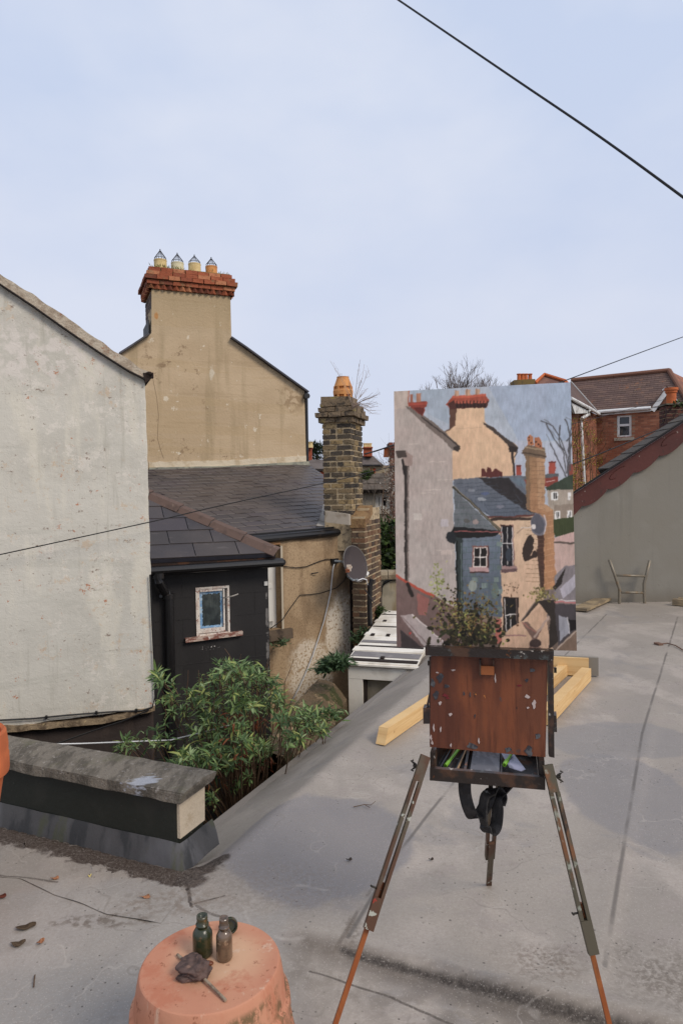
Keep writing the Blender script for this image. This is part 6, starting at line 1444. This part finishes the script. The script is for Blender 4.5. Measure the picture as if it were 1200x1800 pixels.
def smooth_noise(nx, ny, seed):
    r = np.random.RandomState(seed).rand(ny+1, nx+1)*2-1
    x = u_*(nx-.001); y = v_g*(ny-.001); xi = x.astype(int); yi = y.astype(int); fx = x-xi; fy = y-yi; fx = fx*fx*(3-2*fx); fy = fy*fy*(3-2*fy)
    return r[yi,xi]*(1-fx)*(1-fy)+r[yi,xi+1]*fx*(1-fy)+r[yi+1,xi]*(1-fx)*fy+r[yi+1,xi+1]*fx*fy
WX = ZX + 3.5*smooth_noise(40,60,1)+1.5*smooth_noise(90,130,2); WY = ZY + 3.5*smooth_noise(40,60,3)+1.5*smooth_noise(90,130,5)
img = np.zeros((NY, NX, 3))
def poly_mask(P):
    m = np.zeros(WX.shape, bool); n = len(P)
    for i in range(n):
        x1, y1 = P[i]; x2, y2 = P[(i+1) % n]
        if y1 == y2: continue
        c = ((y1 > WY) != (y2 > WY)) & (WX < (x2-x1)*(WY-y1)/(y2-y1)+x1); m ^= c
    return m
def PP(P, c, c2=None, ax=1):
    m = poly_mask(P); col = np.array(c, float)
    if c2 is None: img[m] = col
    else:
        A = WY if ax else WX; lo, hi = (min(p[ax] for p in P), max(p[ax] for p in P)); t = np.clip((A-lo)/(hi-lo), 0, 1)[..., None]
        full = col*(1-t)+np.array(c2, float)*t; img[m] = full[m]
def rect(x0, y0, x1, y1, c): PP([(x0,y0),(x1,y0),(x1,y1),(x0,y1)], c)
def LN(pts, w, c):
    for (x1, y1), (x2, y2) in zip(pts, pts[1:]):
        dx, dy = x2-x1, y2-y1; L2 = dx*dx+dy*dy+1e-6; t = np.clip(((WX-x1)*dx+(WY-y1)*dy)/L2, 0, 1)
        d = np.hypot(WX-x1-t*dx, WY-y1-t*dy); a = np.clip((w/2-d)/2.5+.5, 0, 1)[..., None]; img[:] = img*(1-a)+np.array(c, float)*a
def EL(cx, cy, rx, ry, c, rot=0):
    x, y = WX-cx, WY-cy; xr = x*math.cos(rot)+y*math.sin(rot); yr = -x*math.sin(rot)+y*math.cos(rot); img[(xr/rx)**2+(yr/ry)**2 < 1] = c
PP([(0,0),(1300,0),(1300,1800),(0,1800)], (158,166,182), (160,170,190))
PP([(600,60),(1300,60),(1300,420),(800,420)], (150,162,188), (144,160,190), 0)
PP([(130,120),(420,100),(400,330),(250,260)], (146,158,178)); PP([(640,430),(1200,430),(1200,640),(700,640)], (162,168,188))
PP([(40,1230),(1200,1230),(1200,1800),(40,1800)], (150,122,100), (96,80,72)); PP([(900,1180),(1200,1180),(1200,1500),(900,1500)], (120,104,100))
# far things
PP([(780,655),(1030,640),(1030,700),(790,700)], (150,62,48)); PP([(775,640),(1035,615),(1035,640),(790,658)], (92,96,104))
rect(784,572,815,632,(170,68,50)); rect(977,552,1014,620,(178,74,52)); rect(784,566,812,576,(120,52,44)); rect(976,546,1016,556,(120,52,44)); rect(1085,560,1130,650,(150,66,50))
LN([(960,668),(1010,664)],4,(210,190,180))
for P in ([(1085,640),(1080,520),(1050,420),(1000,330),(930,300)], [(1075,620),(1060,500),(1035,420),(1040,330)], [(1090,640),(1090,460),(1110,300)], [(1072,640),(1030,540),(985,440)], [(1100,600),(1095,380),(1070,290)], [(1065,480),(1010,420),(960,320)], [(1090,500),(1120,400),(1130,330)], [(1080,420),(1120,370)]): LN(P, 7, (84,84,92)); 
for P in ([(1000,330),(950,290)],[(1035,420),(980,350)],[(1080,520),(1020,430)],[(1110,300),(1075,280)],[(1000,470),(960,380)]): LN(P, 3, (100,100,108))
PP([(955,705),(1060,650),(1140,610),(1140,722),(965,722)], (62,76,62)); PP([(965,718),(1140,715),(1140,910),(985,910)], (156,142,126)); PP([(1010,810),(1140,800),(1140,910),(1000,905)], (140,124,108))
for r in ((990,730,1028,780),(1086,735,1102,778),(1010,845,1040,898),(1082,845,1110,898)):
    rect(*r,(206,204,200)); rect(r[0]+10,r[1]+6,r[2]-8,r[3]-8,(54,50,52)); LN([((r[0]+r[2])/2,r[1]),((r[0]+r[2])/2,r[3])],4,(206,204,200))
PP([(990,900),(1140,880),(1140,970),(1010,1005)], (66,78,44)); PP([(1005,1010),(1140,962),(1140,1040),(1005,1035)], (186,150,140)); PP([(1000,1035),(1140,1035),(1140,1200),(1010,1300)], (176,146,134))
LN([(1005,1035),(1140,1042)],12,(96,84,76))
# middle gable
PP([(350,370),(420,325),(425,215),(600,195),(596,310),(790,450),(765,630),(400,660),(400,470),(440,480)], (212,172,126), (204,164,122))
PP([(385,220),(428,212),(422,325),(388,345)], (108,72,56)); PP([(362,205),(408,150),(600,142),(622,180),(604,222),(422,222),(392,230)], (176,74,46)); PP([(372,200),(412,180),(620,182),(610,222),(425,228),(390,230)], (92,50,42))
for i in range(9): EL(430+i*21,210,9,14,(64,40,38)); 
for i in range(10): EL(420+i*20,188,7,10,(190,84,54))
LN([(410,158),(600,148)],16,(206,88,54))
for r in ((413,120,442,152),(482,113,512,148),(538,108,568,144)): rect(*r,(190,146,110)); LN([(r[0]+8,r[1]),(r[0]+8,r[3])],7,(150,108,84))
PP([(586,308),(640,335),(795,458),(790,486),(745,462),(700,410),(590,325)], (78,66,62)); LN([(350,372),(420,328)],6,(110,80,64))
LN([(760,470),(768,560),(772,625)],14,(66,56,54)); PP([(742,450),(796,460),(786,490),(745,486)], (58,48,48)); LN([(775,520),(792,485)],5,(70,60,56))
LN([(420,350),(580,340)],2.5,(186,150,112)); LN([(470,440),(700,430)],2,(196,158,118))
# left wall
PP([(20,100),(130,118),(130,215),(215,285),(300,350),(402,455),(402,655),(412,940),(430,1440),(300,1375),(50,1245),(30,600)], (168,152,142), (160,148,142))
PP([(30,100),(135,112),(135,220),(95,230),(40,230)], (176,158,144)); LN([(130,122),(132,212)],7,(180,88,56))
PP([(110,212),(160,222),(300,320),(448,455),(442,488),(405,480),(350,420),(220,315)], (118,104,96)); LN([(215,280),(448,458)],8,(70,60,58)); EL(428,468,22,16,(70,60,56))
PP([(135,190),(245,182),(245,210),(235,220),(220,275),(175,245),(135,210)], (158,62,44)); LN([(135,200),(244,196)],15,(186,72,48)); rect(140,145,160,190,(164,98,74)); rect(180,135,208,186,(176,116,84)); PP([(160,225),(230,222),(216,275)],(116,46,38))
rect(104,540,132,1300,(86,76,72)); LN([(112,560),(112,1290)],10,(52,46,46)); LN([(126,580),(128,1280)],5,(150,132,124)); PP([(80,490),(110,480),(158,515),(150,570),(100,570)], (150,128,118)); PP([(48,482),(110,480),(120,520),(60,525)], (82,70,66)); LN([(92,540),(108,620)],14,(50,44,46))
for y, x0, x1 in ((655,300,402),(715,240,330),(735,205,300),(440,120,190),(545,250,360),(1080,300,420)): LN([(x0,y+3),(x1,y)],2.6,(192,180,166))
rect(160,860,215,900,(178,168,158)); rect(330,895,375,940,(170,160,164)); rect(330,1080,400,1110,(176,160,150))
# brown front wall and roofs
PP([(615,885),(880,875),(908,900),(918,1100),(940,1310),(990,1690),(690,1690),(690,1000)], (200,166,128), (188,150,116))
PP([(408,652),(820,630),(915,870),(640,885),(560,830),(410,705)], (100,106,122), (88,98,120))
PP([(560,645),(735,645),(850,760),(905,862),(860,850),(760,790),(640,710)], (56,52,58)); PP([(735,645),(820,650),(850,715),(800,690)],(96,112,132))
for i in range(9): LN([(430+i*28,680+i*22),(640+i*30,672+i*22)],2.6,(66,74,92))
for i in range(26): x = rs.uniform(440,820); y = rs.uniform(680,860); (LN([(x,y),(x+rs.uniform(6,18),y+16)],2.4,(68,76,94)) if (x-410)*.85+690 > y-40 else None)
EL(580,775,24,11,(134,140,152)); EL(600,740,26,9,(84,96,140)); EL(690,820,22,10,(110,112,130)); EL(520,720,22,9,(120,126,140))
PP([(575,640),(580,590),(600,590),(610,615),(614,580),(632,582),(640,612),(662,590),(676,592),(704,612),(702,640)], (104,48,44))
LN([(600,880),(740,882),(890,870)],9,(110,58,50)); LN([(640,896),(880,890)],18,(72,56,50))
PP([(412,715),(680,965),(660,975),(413,972)], (100,106,116)); 
for i in range(6): LN([(415,755+i*36),(450+i*44,757+i*36)],2.4,(74,90,92))
for i in range(16): x = rs.uniform(420,560); y = rs.uniform(780,960); LN([(x,y),(x+2,y+26)],2.4,(76,92,92))
EL(545,910,20,15,(146,128,124)); EL(490,905,20,12,(92,92,92))
LN([(408,700),(560,835),(700,972)],15,(66,62,50)); LN([(408,690),(690,960)],4,(150,140,120))
rect(694,930,770,1185,(72,44,40)); rect(698,938,764,1180,(40,38,48)); LN([(766,925),(774,1180)],6,(150,110,100)); LN([(700,1042),(766,1040)],5,(220,210,204)); LN([(732,945),(734,1170)],4,(206,200,196)); LN([(700,945),(702,1175)],5,(214,208,204)); LN([(762,945),(766,1175)],5,(190,184,184)); EL(740,1110,18,40,(58,66,84)); PP([(692,1180),(790,1178),(792,1215),(700,1218)], (150,116,112)); PP([(694,1200),(792,1196),(790,1216),(700,1220)],(104,78,80))
PP([(425,1000),(690,985),(702,1490),(430,1470)], (100,112,134), (82,92,112))
for i in range(13): LN([(430,1030+i*36),(694,1022+i*37)],2.4,(76,98,100))
for i in range(50): x = rs.uniform(470,690); k = int(rs.uniform(0,13)); LN([(x,1030+k*36),(x,1062+k*36)],2.2,(78,100,102))
for i in range(14): x = rs.uniform(480,680); k = int(rs.uniform(0,12)); rect(x,1032+k*36,x+30,1060+k*36,(112,128,128) if i % 2 else (92,108,112))
EL(525,1300,26,34,(132,140,134)); EL(660,1330,20,50,(96,112,110))
PP([(366,1030),(410,940),(695,965),(668,995),(600,1005),(430,1010),(415,1045)], (38,38,42)); LN([(415,968),(560,970),(700,972)],6,(168,84,80)); EL(395,1005,30,35,(44,48,58))
PP([(420,1000),(462,1010),(468,1470),(428,1470)], (52,62,66)); LN([(455,1040),(460,1460)],6,(94,112,114)); LN([(428,1030),(434,1440)],8,(26,30,34))
rect(522,1058,622,1192,(130,86,78)); rect(530,1066,612,1186,(196,182,172)); rect(536,1072,606,1180,(38,36,38)); LN([(570,1070),(570,1182)],6,(210,200,192)); LN([(534,1124),(608,1124)],6,(210,200,192)); PP([(502,1188),(622,1186),(626,1218),(506,1222)], (164,128,126)); LN([(506,1220),(624,1216)],7,(76,48,48)); LN([(618,1066),(620,1186)],9,(84,50,48))
rect(708,1368,800,1600,(54,42,40)); PP([(720,1376),(780,1376),(786,1590),(724,1590)], (36,34,38)); LN([(718,1380),(728,1590)],6,(186,176,170)); LN([(722,1478),(790,1474)],6,(206,198,192)); LN([(752,1480),(758,1590)],5,(190,182,176)); LN([(786,1376),(792,1590)],5,(120,96,86)); LN([(730,1588),(800,1570)],9,(160,120,108))
# chimney of the painting
PP([(838,492),(952,500),(952,800),(1002,838),(1012,1200),(1040,1310),(930,1330),(918,1080),(905,862),(845,835)], (160,118,76), (176,120,72))
PP([(905,500),(952,504),(950,800),(1000,838),(965,850),(915,830)], (176,132,88)); PP([(905,960),(948,985),(950,1310),(930,1312)], (84,56,46)); PP([(838,492),(862,494),(868,840),(846,832)], (134,104,72))
for i in range(30): LN([(842,520+i*26),(950,524+i*26)],1.8,(126,94,64))
for i in range(14): LN([(950,880+i*34),(1004,866+i*34)],2,(196,148,100))
PP([(820,480),(848,448),(950,462),(958,512),(950,530),(832,510)], (122,98,74)); LN([(822,492),(955,516)],9,(88,70,56)); LN([(836,462),(950,478)],7,(160,134,98))
PP([(850,450),(852,400),(868,382),(886,400),(890,450)], (186,112,62)); PP([(894,455),(894,402),(914,400),(936,430),(934,475)], (178,104,60)); 
for x, y in ((862,420),(874,436),(902,430),(916,444),(926,456),(862,402)): EL(x,y,5,6,(74,44,36))
EL(915,930,44,68,(110,106,120),-.12); EL(912,926,36,60,(88,88,104),-.12); LN([(948,870),(962,930),(945,985)],6,(176,166,170)); LN([(815,945),(880,945),(895,930)],6,(196,184,176)); EL(888,940,14,16,(198,190,186)); LN([(790,980),(830,945)],4,(150,120,96))
EL(856,1070,28,82,(62,50,46),.2); LN([(850,1140),(905,1110)],18,(64,50,46)); EL(895,1108,14,22,(64,50,46))
LN([(912,1080),(934,1310)],14,(84,60,50))
# foot of the picture
PP([(50,1238),(300,1372),(440,1455),(520,1700),(50,1700)], (122,96,90), (104,82,80)); LN([(55,1240),(140,1290),(290,1365)],15,(190,72,46)); LN([(290,1365),(420,1448)],12,(112,82,70)); PP([(180,1340),(260,1380),(240,1480),(190,1480)],(150,90,80))
LN([(125,1290),(150,1360)],22,(52,42,42))
PP([(75,1482),(150,1470),(375,1660),(330,1690),(235,1680)], (154,140,138)); LN([(150,1472),(365,1655)],5,(206,196,190)); LN([(90,1490),(260,1670)],5,(120,100,100)); PP([(78,1570),(110,1590),(225,1685),(82,1685)], (62,54,58)); EL(140,1588,7,7,(190,60,50))
PP([(700,1600),(830,1500),(990,1380),(960,1500),(1000,1690),(690,1700)], (184,146,112)); PP([(808,1520),(905,1385),(925,1395),(830,1510)], (74,62,56)); LN([(812,1515),(900,1392)],5,(128,112,100))
PP([(912,1390),(1010,1385),(1035,1560),(1030,1640),(975,1690),(985,1500)], (56,48,46)); PP([(1010,1240),(1068,1180),(1140,1170),(1140,1400),(1008,1395)], (124,116,122)); PP([(1000,1310),(1072,1190),(1050,1290),(1015,1330)], (52,46,46)); PP([(1040,1320),(1140,1220),(1140,1300),(1060,1380)], (158,152,166)); LN([(1010,1396),(1140,1404)],9,(186,106,104)); LN([(1012,1386),(1140,1393)],4,(222,210,204))
PP([(1012,1410),(1140,1412),(1140,1690),(1030,1690)], (74,68,76)); PP([(1035,1480),(1085,1500),(1100,1580),(1040,1640)], (134,134,148)); PP([(1090,1505),(1140,1510),(1140,1560),(1100,1580)], (34,30,34)); LN([(1084,1496),(1098,1590)],6,(176,172,176)); PP([(1010,1690),(1140,1560),(1140,1700)], (120,96,78)); LN([(1020,1690),(1135,1575)],8,(160,140,124))
PP([(815,1522),(850,1520),(905,1580),(965,1500),(900,1640),(940,1690),(860,1690),(880,1620)], (118,88,76)); LN([(975,1490),(895,1610)],14,(160,134,118)); LN([(820,1525),(900,1580)],7,(150,96,80)); EL(900,1650,36,24,(72,54,52))
rect(664,1500,698,1650,(176,92,74)); LN([(700,1600),(840,1605)],8,(146,104,96)); EL(730,1640,34,30,(196,154,118))
fol = [(70,66,34),(92,84,40),(44,42,28),(120,104,48),(60,56,32),(142,116,50),(36,34,26),(100,66,40),(134,140,58)]
def dabs(n, cx, cy, sx, sy, cols, r0=4, r1=13):
    for _ in range(n): EL(cx+rs.randn()*sx, cy+rs.randn()*sy, rs.uniform(r0, r1), rs.uniform(r0*.5, r1*.5), cols[rs.randint(len(cols))], rs.uniform(0, 3))
dabs(200, 520, 1590, 95, 60, [(38,34,26),(48,44,30),(60,52,34),(30,28,24),(56,60,36)], 10, 28); dabs(460, 500, 1510, 105, 80, fol); dabs(90, 390, 1430, 60, 60, fol+[(150,150,66)]); dabs(80, 600, 1400, 60, 60, [(110,100,60),(130,110,60),(90,90,60)], 3, 8)
dabs(70, 310, 1290, 26, 50, [(150,160,76),(170,174,88),(120,124,60),(134,142,70)], 4, 11); dabs(90, 940, 1350, 40, 26, [(140,128,62),(160,150,76),(96,88,48),(120,104,56)], 4, 12); dabs(30, 760, 1320, 34, 22, [(120,92,66),(96,74,56)], 3, 6)
LN([(300,1240),(310,1330),(380,1440)],3,(110,110,60)); LN([(560,1290),(545,1400)],3,(96,92,60)); LN([(940,1370),(890,1310)],3,(120,110,70))
# brush texture
for _ in range(1):
    img[1:-1,1:-1] = .4*img[1:-1,1:-1]+.15*(img[:-2,1:-1]+img[2:,1:-1]+img[1:-1,:-2]+img[1:-1,2:])
br = 1+.04*smooth_noise(140,60,11)+.035*smooth_noise(24,36,13)+.025*smooth_noise(60,40,19)+.02*(rs.rand(NY,NX)*2-1)
img = np.clip(img*br[..., None]*1.0, 0, 255); img[...,0] *= (1+.012*smooth_noise(12,18,17)); lum_ = img.mean(-1, keepdims=True); img = lum_+(img-lum_)*np.array([.78,.74,.62])+np.array([1.5,0,-4]); img = np.clip(img, 3, 255); lin = ((img/255+.055)/1.055)**2.4; lin = np.clip(lin*1.12*(.62+.62*np.clip(lum_/150,0,1)),0,1)
q = [np.array(p) for p in cq]; hz = (1+.8*smooth_noise(60,90,23))*.0002
pts = (q[0][None,None]*((1-u_)*(1-v_g))[...,None]+q[1][None,None]*(u_*(1-v_g))[...,None]+q[2][None,None]*(u_*v_g)[...,None]+q[3][None,None]*((1-u_)*v_g)[...,None]) + np.array(FPt.n)[None,None]*hz[...,None]
idx = np.arange(NX*NY).reshape(NY, NX); fc = np.stack([idx[1:,:-1], idx[1:,1:], idx[:-1,1:], idx[:-1,:-1]], -1).reshape(-1, 4)
me = bpy.data.meshes.new('painted_surface'); me.from_pydata(pts.reshape(-1,3).tolist(), [], fc.tolist()); me.update()
ca = me.color_attributes.new('paint', 'FLOAT_COLOR', 'POINT'); ca.data.foreach_set('color', np.concatenate([np.clip(lin,0,1).reshape(-1,3), np.ones((NX*NY,1))], 1).astype(np.float32).ravel())
part('painted_surface', me, mat('oil_paint', (1,1,1,1), vcol='paint', rough=.55, bump=(300,.2,.0005), spec=.3), root, smooth=True, recalc=False)

# ================================================================ TERRACOTTA POTS, BOTTLES, RAG
zp = .36; pc_ = G(370, 1693, zp); rp_ = (G(495,1693,zp)-G(245,1693,zp)).length/2*.965
fl = deck_h(pc_.x, pc_.y); cc = Vector((pc_.x, pc_.y, fl)); H = zp-fl
bm = new(); prof = [(rp_*1.235,0),(rp_*1.25,.01),(rp_*1.235,.06),(rp_*1.22,H-.21),(rp_*1.2,H-.2),(rp_*1.17,H-.165),(rp_*1.145,H-.16),(rp_*1.15,H-.12),(rp_*1.14,H-.098),(rp_*1.1,H-.092),(rp_*1.085,H-.088),(rp_*1.035,H-.03),(rp_*1.01,H-.008),(rp_*.995,H-.002),(rp_*.975,H),(0.0001,H)]
lathe(bm, prof, 96, cc); rough_up(bm, .0015, 7)
single('upturned_pot', bm, M_terra, 'large upturned terracotta plant pot with a worn base used as a table', 'plant pot', smooth=False, loc=cc)
bpy.data.objects['upturned_pot'].data.shade_smooth() if False else None
bpy.data.objects['upturned_pot'].data.shade_smooth(); bpy.data.objects['upturned_pot'].data.set_sharp_from_angle(angle=R(24))
lp = Vector((-1.47, 2.6, deck_h(-1.47, 2.6))); rr = D(9,1335,2.6).x-lp.x; zT = D(8,1287,2.6).z
bm = new(); prof = [(rr*.46,0),(rr*.5,.02),(rr*.62,zT-.42),(rr*.86,zT-.19),(rr*.9,zT-.172),(rr*.985,zT-.168),(rr*1.0,zT-.155),(rr*1.0,zT-.1),(rr*.985,zT-.095),(rr*.99,zT-.06),(rr*.95,zT-.01),(rr*.9,zT),(rr*.84,zT-.01),(rr*.82,zT-.1),(rr*.6,zT-.35)]
prof = [(r, z-lp.z if z > .1 else z) for r, z in prof]; lathe(bm, prof, 64, lp); single('tall_pot', bm, M_terra2, 'orange terracotta pot cut off by the left edge beside the parapet', 'plant pot', smooth=False, loc=lp)
bpy.data.objects['tall_pot'].data.shade_smooth(); bpy.data.objects['tall_pot'].data.set_sharp_from_angle(angle=R(28))
M_gl_g = mat('oily_green_glass', C(44,50,32), [dict(s=30, lo=.45, hi=.6, c=C(70,62,40), f=.8), dict(s=60, lo=.6, hi=.7, c=C(120,86,54), f=.7)], rough=.25, spec=.6, bump=(80,.5,.002))
M_gl_b = mat('brown_glass', C(104,84,66), [dict(s=30, lo=.45, hi=.62, c=C(70,56,44), f=.8), dict(s=50, lo=.6, hi=.7, c=C(160,134,108), f=.7)], rough=.12, spec=.7, coat=.4)
zt2 = cc.z+H+.0005
def bottle(name, px, py, h, r, m_, label, cap=None):
    c = G(px, py, zt2); k = h
    P_ = [(r*.85,0),(r,.006),(r*1.0,h*.5),(r*.97,h*.58),(r*.72,h*.68),(r*.52,h*.72),(r*.52,h*.745),(r*.66,h*.755),(r*.66,h*.79),(r*.55,h*.8),(r*.57,h*.86),(r*.53,h*.87),(r*.57,h*.93),(r*.55,h),(r*.4,h),(r*.38,h*.7)]
    rt = thing(name, c, label, 'bottle'); bm = new(); lathe(bm, P_[:6], 32, c); bmesh.ops.remove_doubles(bm, verts=bm.verts[:], dist=1e-6); part('body', bm, m_, rt, smooth=True)
    bm = new(); lathe(bm, P_[5:], 32, c); part('neck', bm, m_, rt, smooth=True); return rt
b1 = bottle('oil_bottle', 357, 1678, .108, .0265, M_gl_g, 'small grimy dark green glass bottle standing open on the upturned pot')
b2 = bottle('medium_bottle', 395, 1685, .112, .0215, M_gl_b, 'small brownish glass bottle with residue standing right of the dark green bottle')
bm = new(); c = G(405, 1640, zt2)+Vector((0,0,.0215)); ax = Vector((.2,-1,.35)).normalized(); s1_ = ax.cross(Vector((0,0,1))).normalized(); s2_ = ax.cross(s1_)
rg = []
for r, o in ((.0195,-.008),(.021,-.006),(.021,.006),(.0185,.008),(.0165,.007),(.016,-.003),(0.0005,-.003)):
    rg.append([bm.verts.new(c+s1_*r*math.cos(k/28*6.2832)+s2_*r*math.sin(k/28*6.2832)+ax*o) for k in range(28)])
for i in range(6):
    for k in range(28): bm.faces.new((rg[i][k], rg[i][(k+1) % 28], rg[i+1][(k+1) % 28], rg[i+1][k]))
bm.faces.new(rg[0]); single('bottle_cap', bm, M_gl_g, 'dark round cap propped on its edge behind the brownish bottle', 'bottle cap')
# rag wound round a stick
rc = G(343, 1712, zt2)+Vector((0,0,.017)); root = thing('paint_rag', rc-Vector((0,0,.017)), 'crumpled dark brown paint rag bunched on the upturned pot', 'rag')
bm = new(); bmesh.ops.create_icosphere(bm, subdivisions=5, radius=1)
for v in bm.verts:
    d = v.co.normalized(); ax_ = Vector((.55,-.8,.2)).normalized(); al_ = d.dot(ax_); s1_ = ax_.cross(Vector((0,0,1))).normalized(); s2_ = ax_.cross(s1_)
    ang = math.atan2(d.dot(s1_), d.dot(s2_)); n1 = mnoise.noise(d*1.3+Vector((3,1,2)))
    r = 1 + .34*n1 + .13*math.sin(6*ang+3.5*al_+4*n1)*(1-al_*al_) + .07*math.sin(11*ang-5*al_+6*n1)*(1-al_*al_) + .05*mnoise.noise(d*6) - .22*max(0, al_-.55)
    q_ = ax_*al_*.048 + s1_*d.dot(s1_)*.034 + s2_*d.dot(s2_)*.026; v.co = rc + q_*r + Vector((0,0,-.001))
    v.co.z = max(v.co.z, zt2+.0008)
M_rag = mat('rag_cloth', C(96,78,72), [dict(s=40, lo=.4, hi=.6, c=C(74,60,56)), dict(s=60, lo=.58, hi=.68, c=C(130,104,90), f=.7)], rough=.95, bump=(220,.8,.002))
part('cloth', bm, M_rag, root, smooth=True)
bm = new(); Q = [G(x, y, zt2) for x, y in ((338,1716),(326,1718),(314,1720),(309,1727),(322,1731),(340,1729))]; prism(bm, [p+Vector((0,0,.002+.006*random.random())) for p in Q], Vector((0,0,.006))); bmesh.ops.subdivide_edges(bm, edges=bm.edges[:], cuts=3)
for v in bm.verts: v.co += Vector(mnoise.noise_vector(v.co*60))*.003
part('loose_corner', bm, M_rag, root)
bm = new(); tube(bm, [G(312,1682,zt2)+Vector((0,0,.006)), G(343,1712,zt2)+Vector((0,0,.012)), G(397,1762,zt2)+Vector((0,0,.005))], .0038, 8); single('wooden_stick', bm, mat('grey_stick', C(148,132,112), [dict(s=40, lo=.45, hi=.6, c=C(116,100,84))]), 'thin grey wooden stick poking through the rag on the pot', 'stick')
bm = new(); bmesh.ops.create_uvsphere(bm, u_segments=16, v_segments=10, radius=1); c = G(366,1697,zt2)+Vector((0,0,.006))
for v in bm.verts: v.co = c+Vector((v.co.x*.015, v.co.y*.008, v.co.z*.006))
single('date_stone', bm, mat('brown_seed', C(104,58,36), rough=.4), 'small brown seed lying between the rag and the bottles', 'seed', smooth=True)
# dead leaves and twigs on the deck
random.seed(31)
def deck_leaf(px, py, w, l, col, label, rot=0):
    c = G(px, py); c.z = deck_h(c.x, c.y)+.006; bm = new(); n = 16; ring = []
    for k in range(n):
        t = k/n*6.2832; rr_ = 1+.18*math.sin(3*t+px)+random.uniform(-.1,.1); x, y = math.cos(t)*l*rr_, math.sin(t)*w*rr_; ring.append(c+Vector((x*math.cos(rot)-y*math.sin(rot), x*math.sin(rot)+y*math.cos(rot), .004*math.sin(2*t)+.006*abs(math.cos(t)))))
    cv = bm.verts.new(c+Vector((0,0,.001))); vs = [bm.verts.new(p) for p in ring]
    for k in range(n): bm.faces.new((cv, vs[k], vs[(k+1) % n]))
    r = bmesh.ops.extrude_face_region(bm, geom=bm.faces[:]); bmesh.ops.translate(bm, verts=[e for e in r['geom'] if isinstance(e, bmesh.types.BMVert)], vec=(0,0,.0015)); bmesh.ops.recalc_face_normals(bm, faces=bm.faces[:])
    return single('fallen_leaf', bm, mat('leaf_'+str(px), col, [dict(s=80, lo=.45, hi=.6, c=(col[0]*.6, col[1]*.55, col[2]*.5, 1))]), label, 'leaf')
deck_leaf(45,1633,.016,.036,C(74,60,44),'dark brown dead leaf lying alone on the near left deck',.3)
deck_leaf(32,1662,.014,.026,C(80,66,50),'smaller dark dead leaf just below the large dark one at left',.1)
deck_leaf(71,1660,.009,.014,C(150,102,72),'small orange brown leaf fragment right of the two dark leaves',.9)
deck_leaf(3,1580,.011,.018,C(96,48,34),'reddish brown leaf at the left edge of the deck',.2)
deck_leaf(97,1547,.009,.016,C(160,112,80),'tan leaf fragment lying on the felt flap below the parapet',.2)
deck_leaf(255,1580,.009,.02,C(156,110,80),'tan leaf on the right part of the felt flap',.1)
deck_leaf(158,1543,.005,.007,C(206,190,120),'tiny pale yellow petal on the felt flap',.1)
deck_leaf(757,1513,.005,.01,C(60,50,42),'tiny dark leaf scrap on the grey deck left of the rear easel leg',.1)
deck_leaf(613,1514,.006,.013,C(58,50,44),'tiny dark leaf scrap on the grey deck left of the left easel leg',.2)
bm = new(); tube(bm, [G(621,1421)+Vector((0,0,.008)), G(640,1419)+Vector((0,0,.014)), G(652,1419)+Vector((0,0,.012)), G(660,1415)+Vector((0,0,.02))], .0025, 5, .0012); tube(bm, [G(640,1419)+Vector((0,0,.014)), G(650,1423)+Vector((0,0,.01))], .0018, 4); single('dry_twig', bm, M_stem, 'thin dry twig lying on the grey deck left of the easel', 'twig')
bm = new(); tube(bm, [G(62,1717)+Vector((0,0,.006)), G(61,1728)+Vector((0,0,.01)), G(60,1738)+Vector((0,0,.006))], .0025, 5); single('short_twig', bm, M_stem, 'very short dark twig on the near left deck', 'twig')
o = bpy.data.objects.get('moss')
if o: o['kind'] = 'stuff'
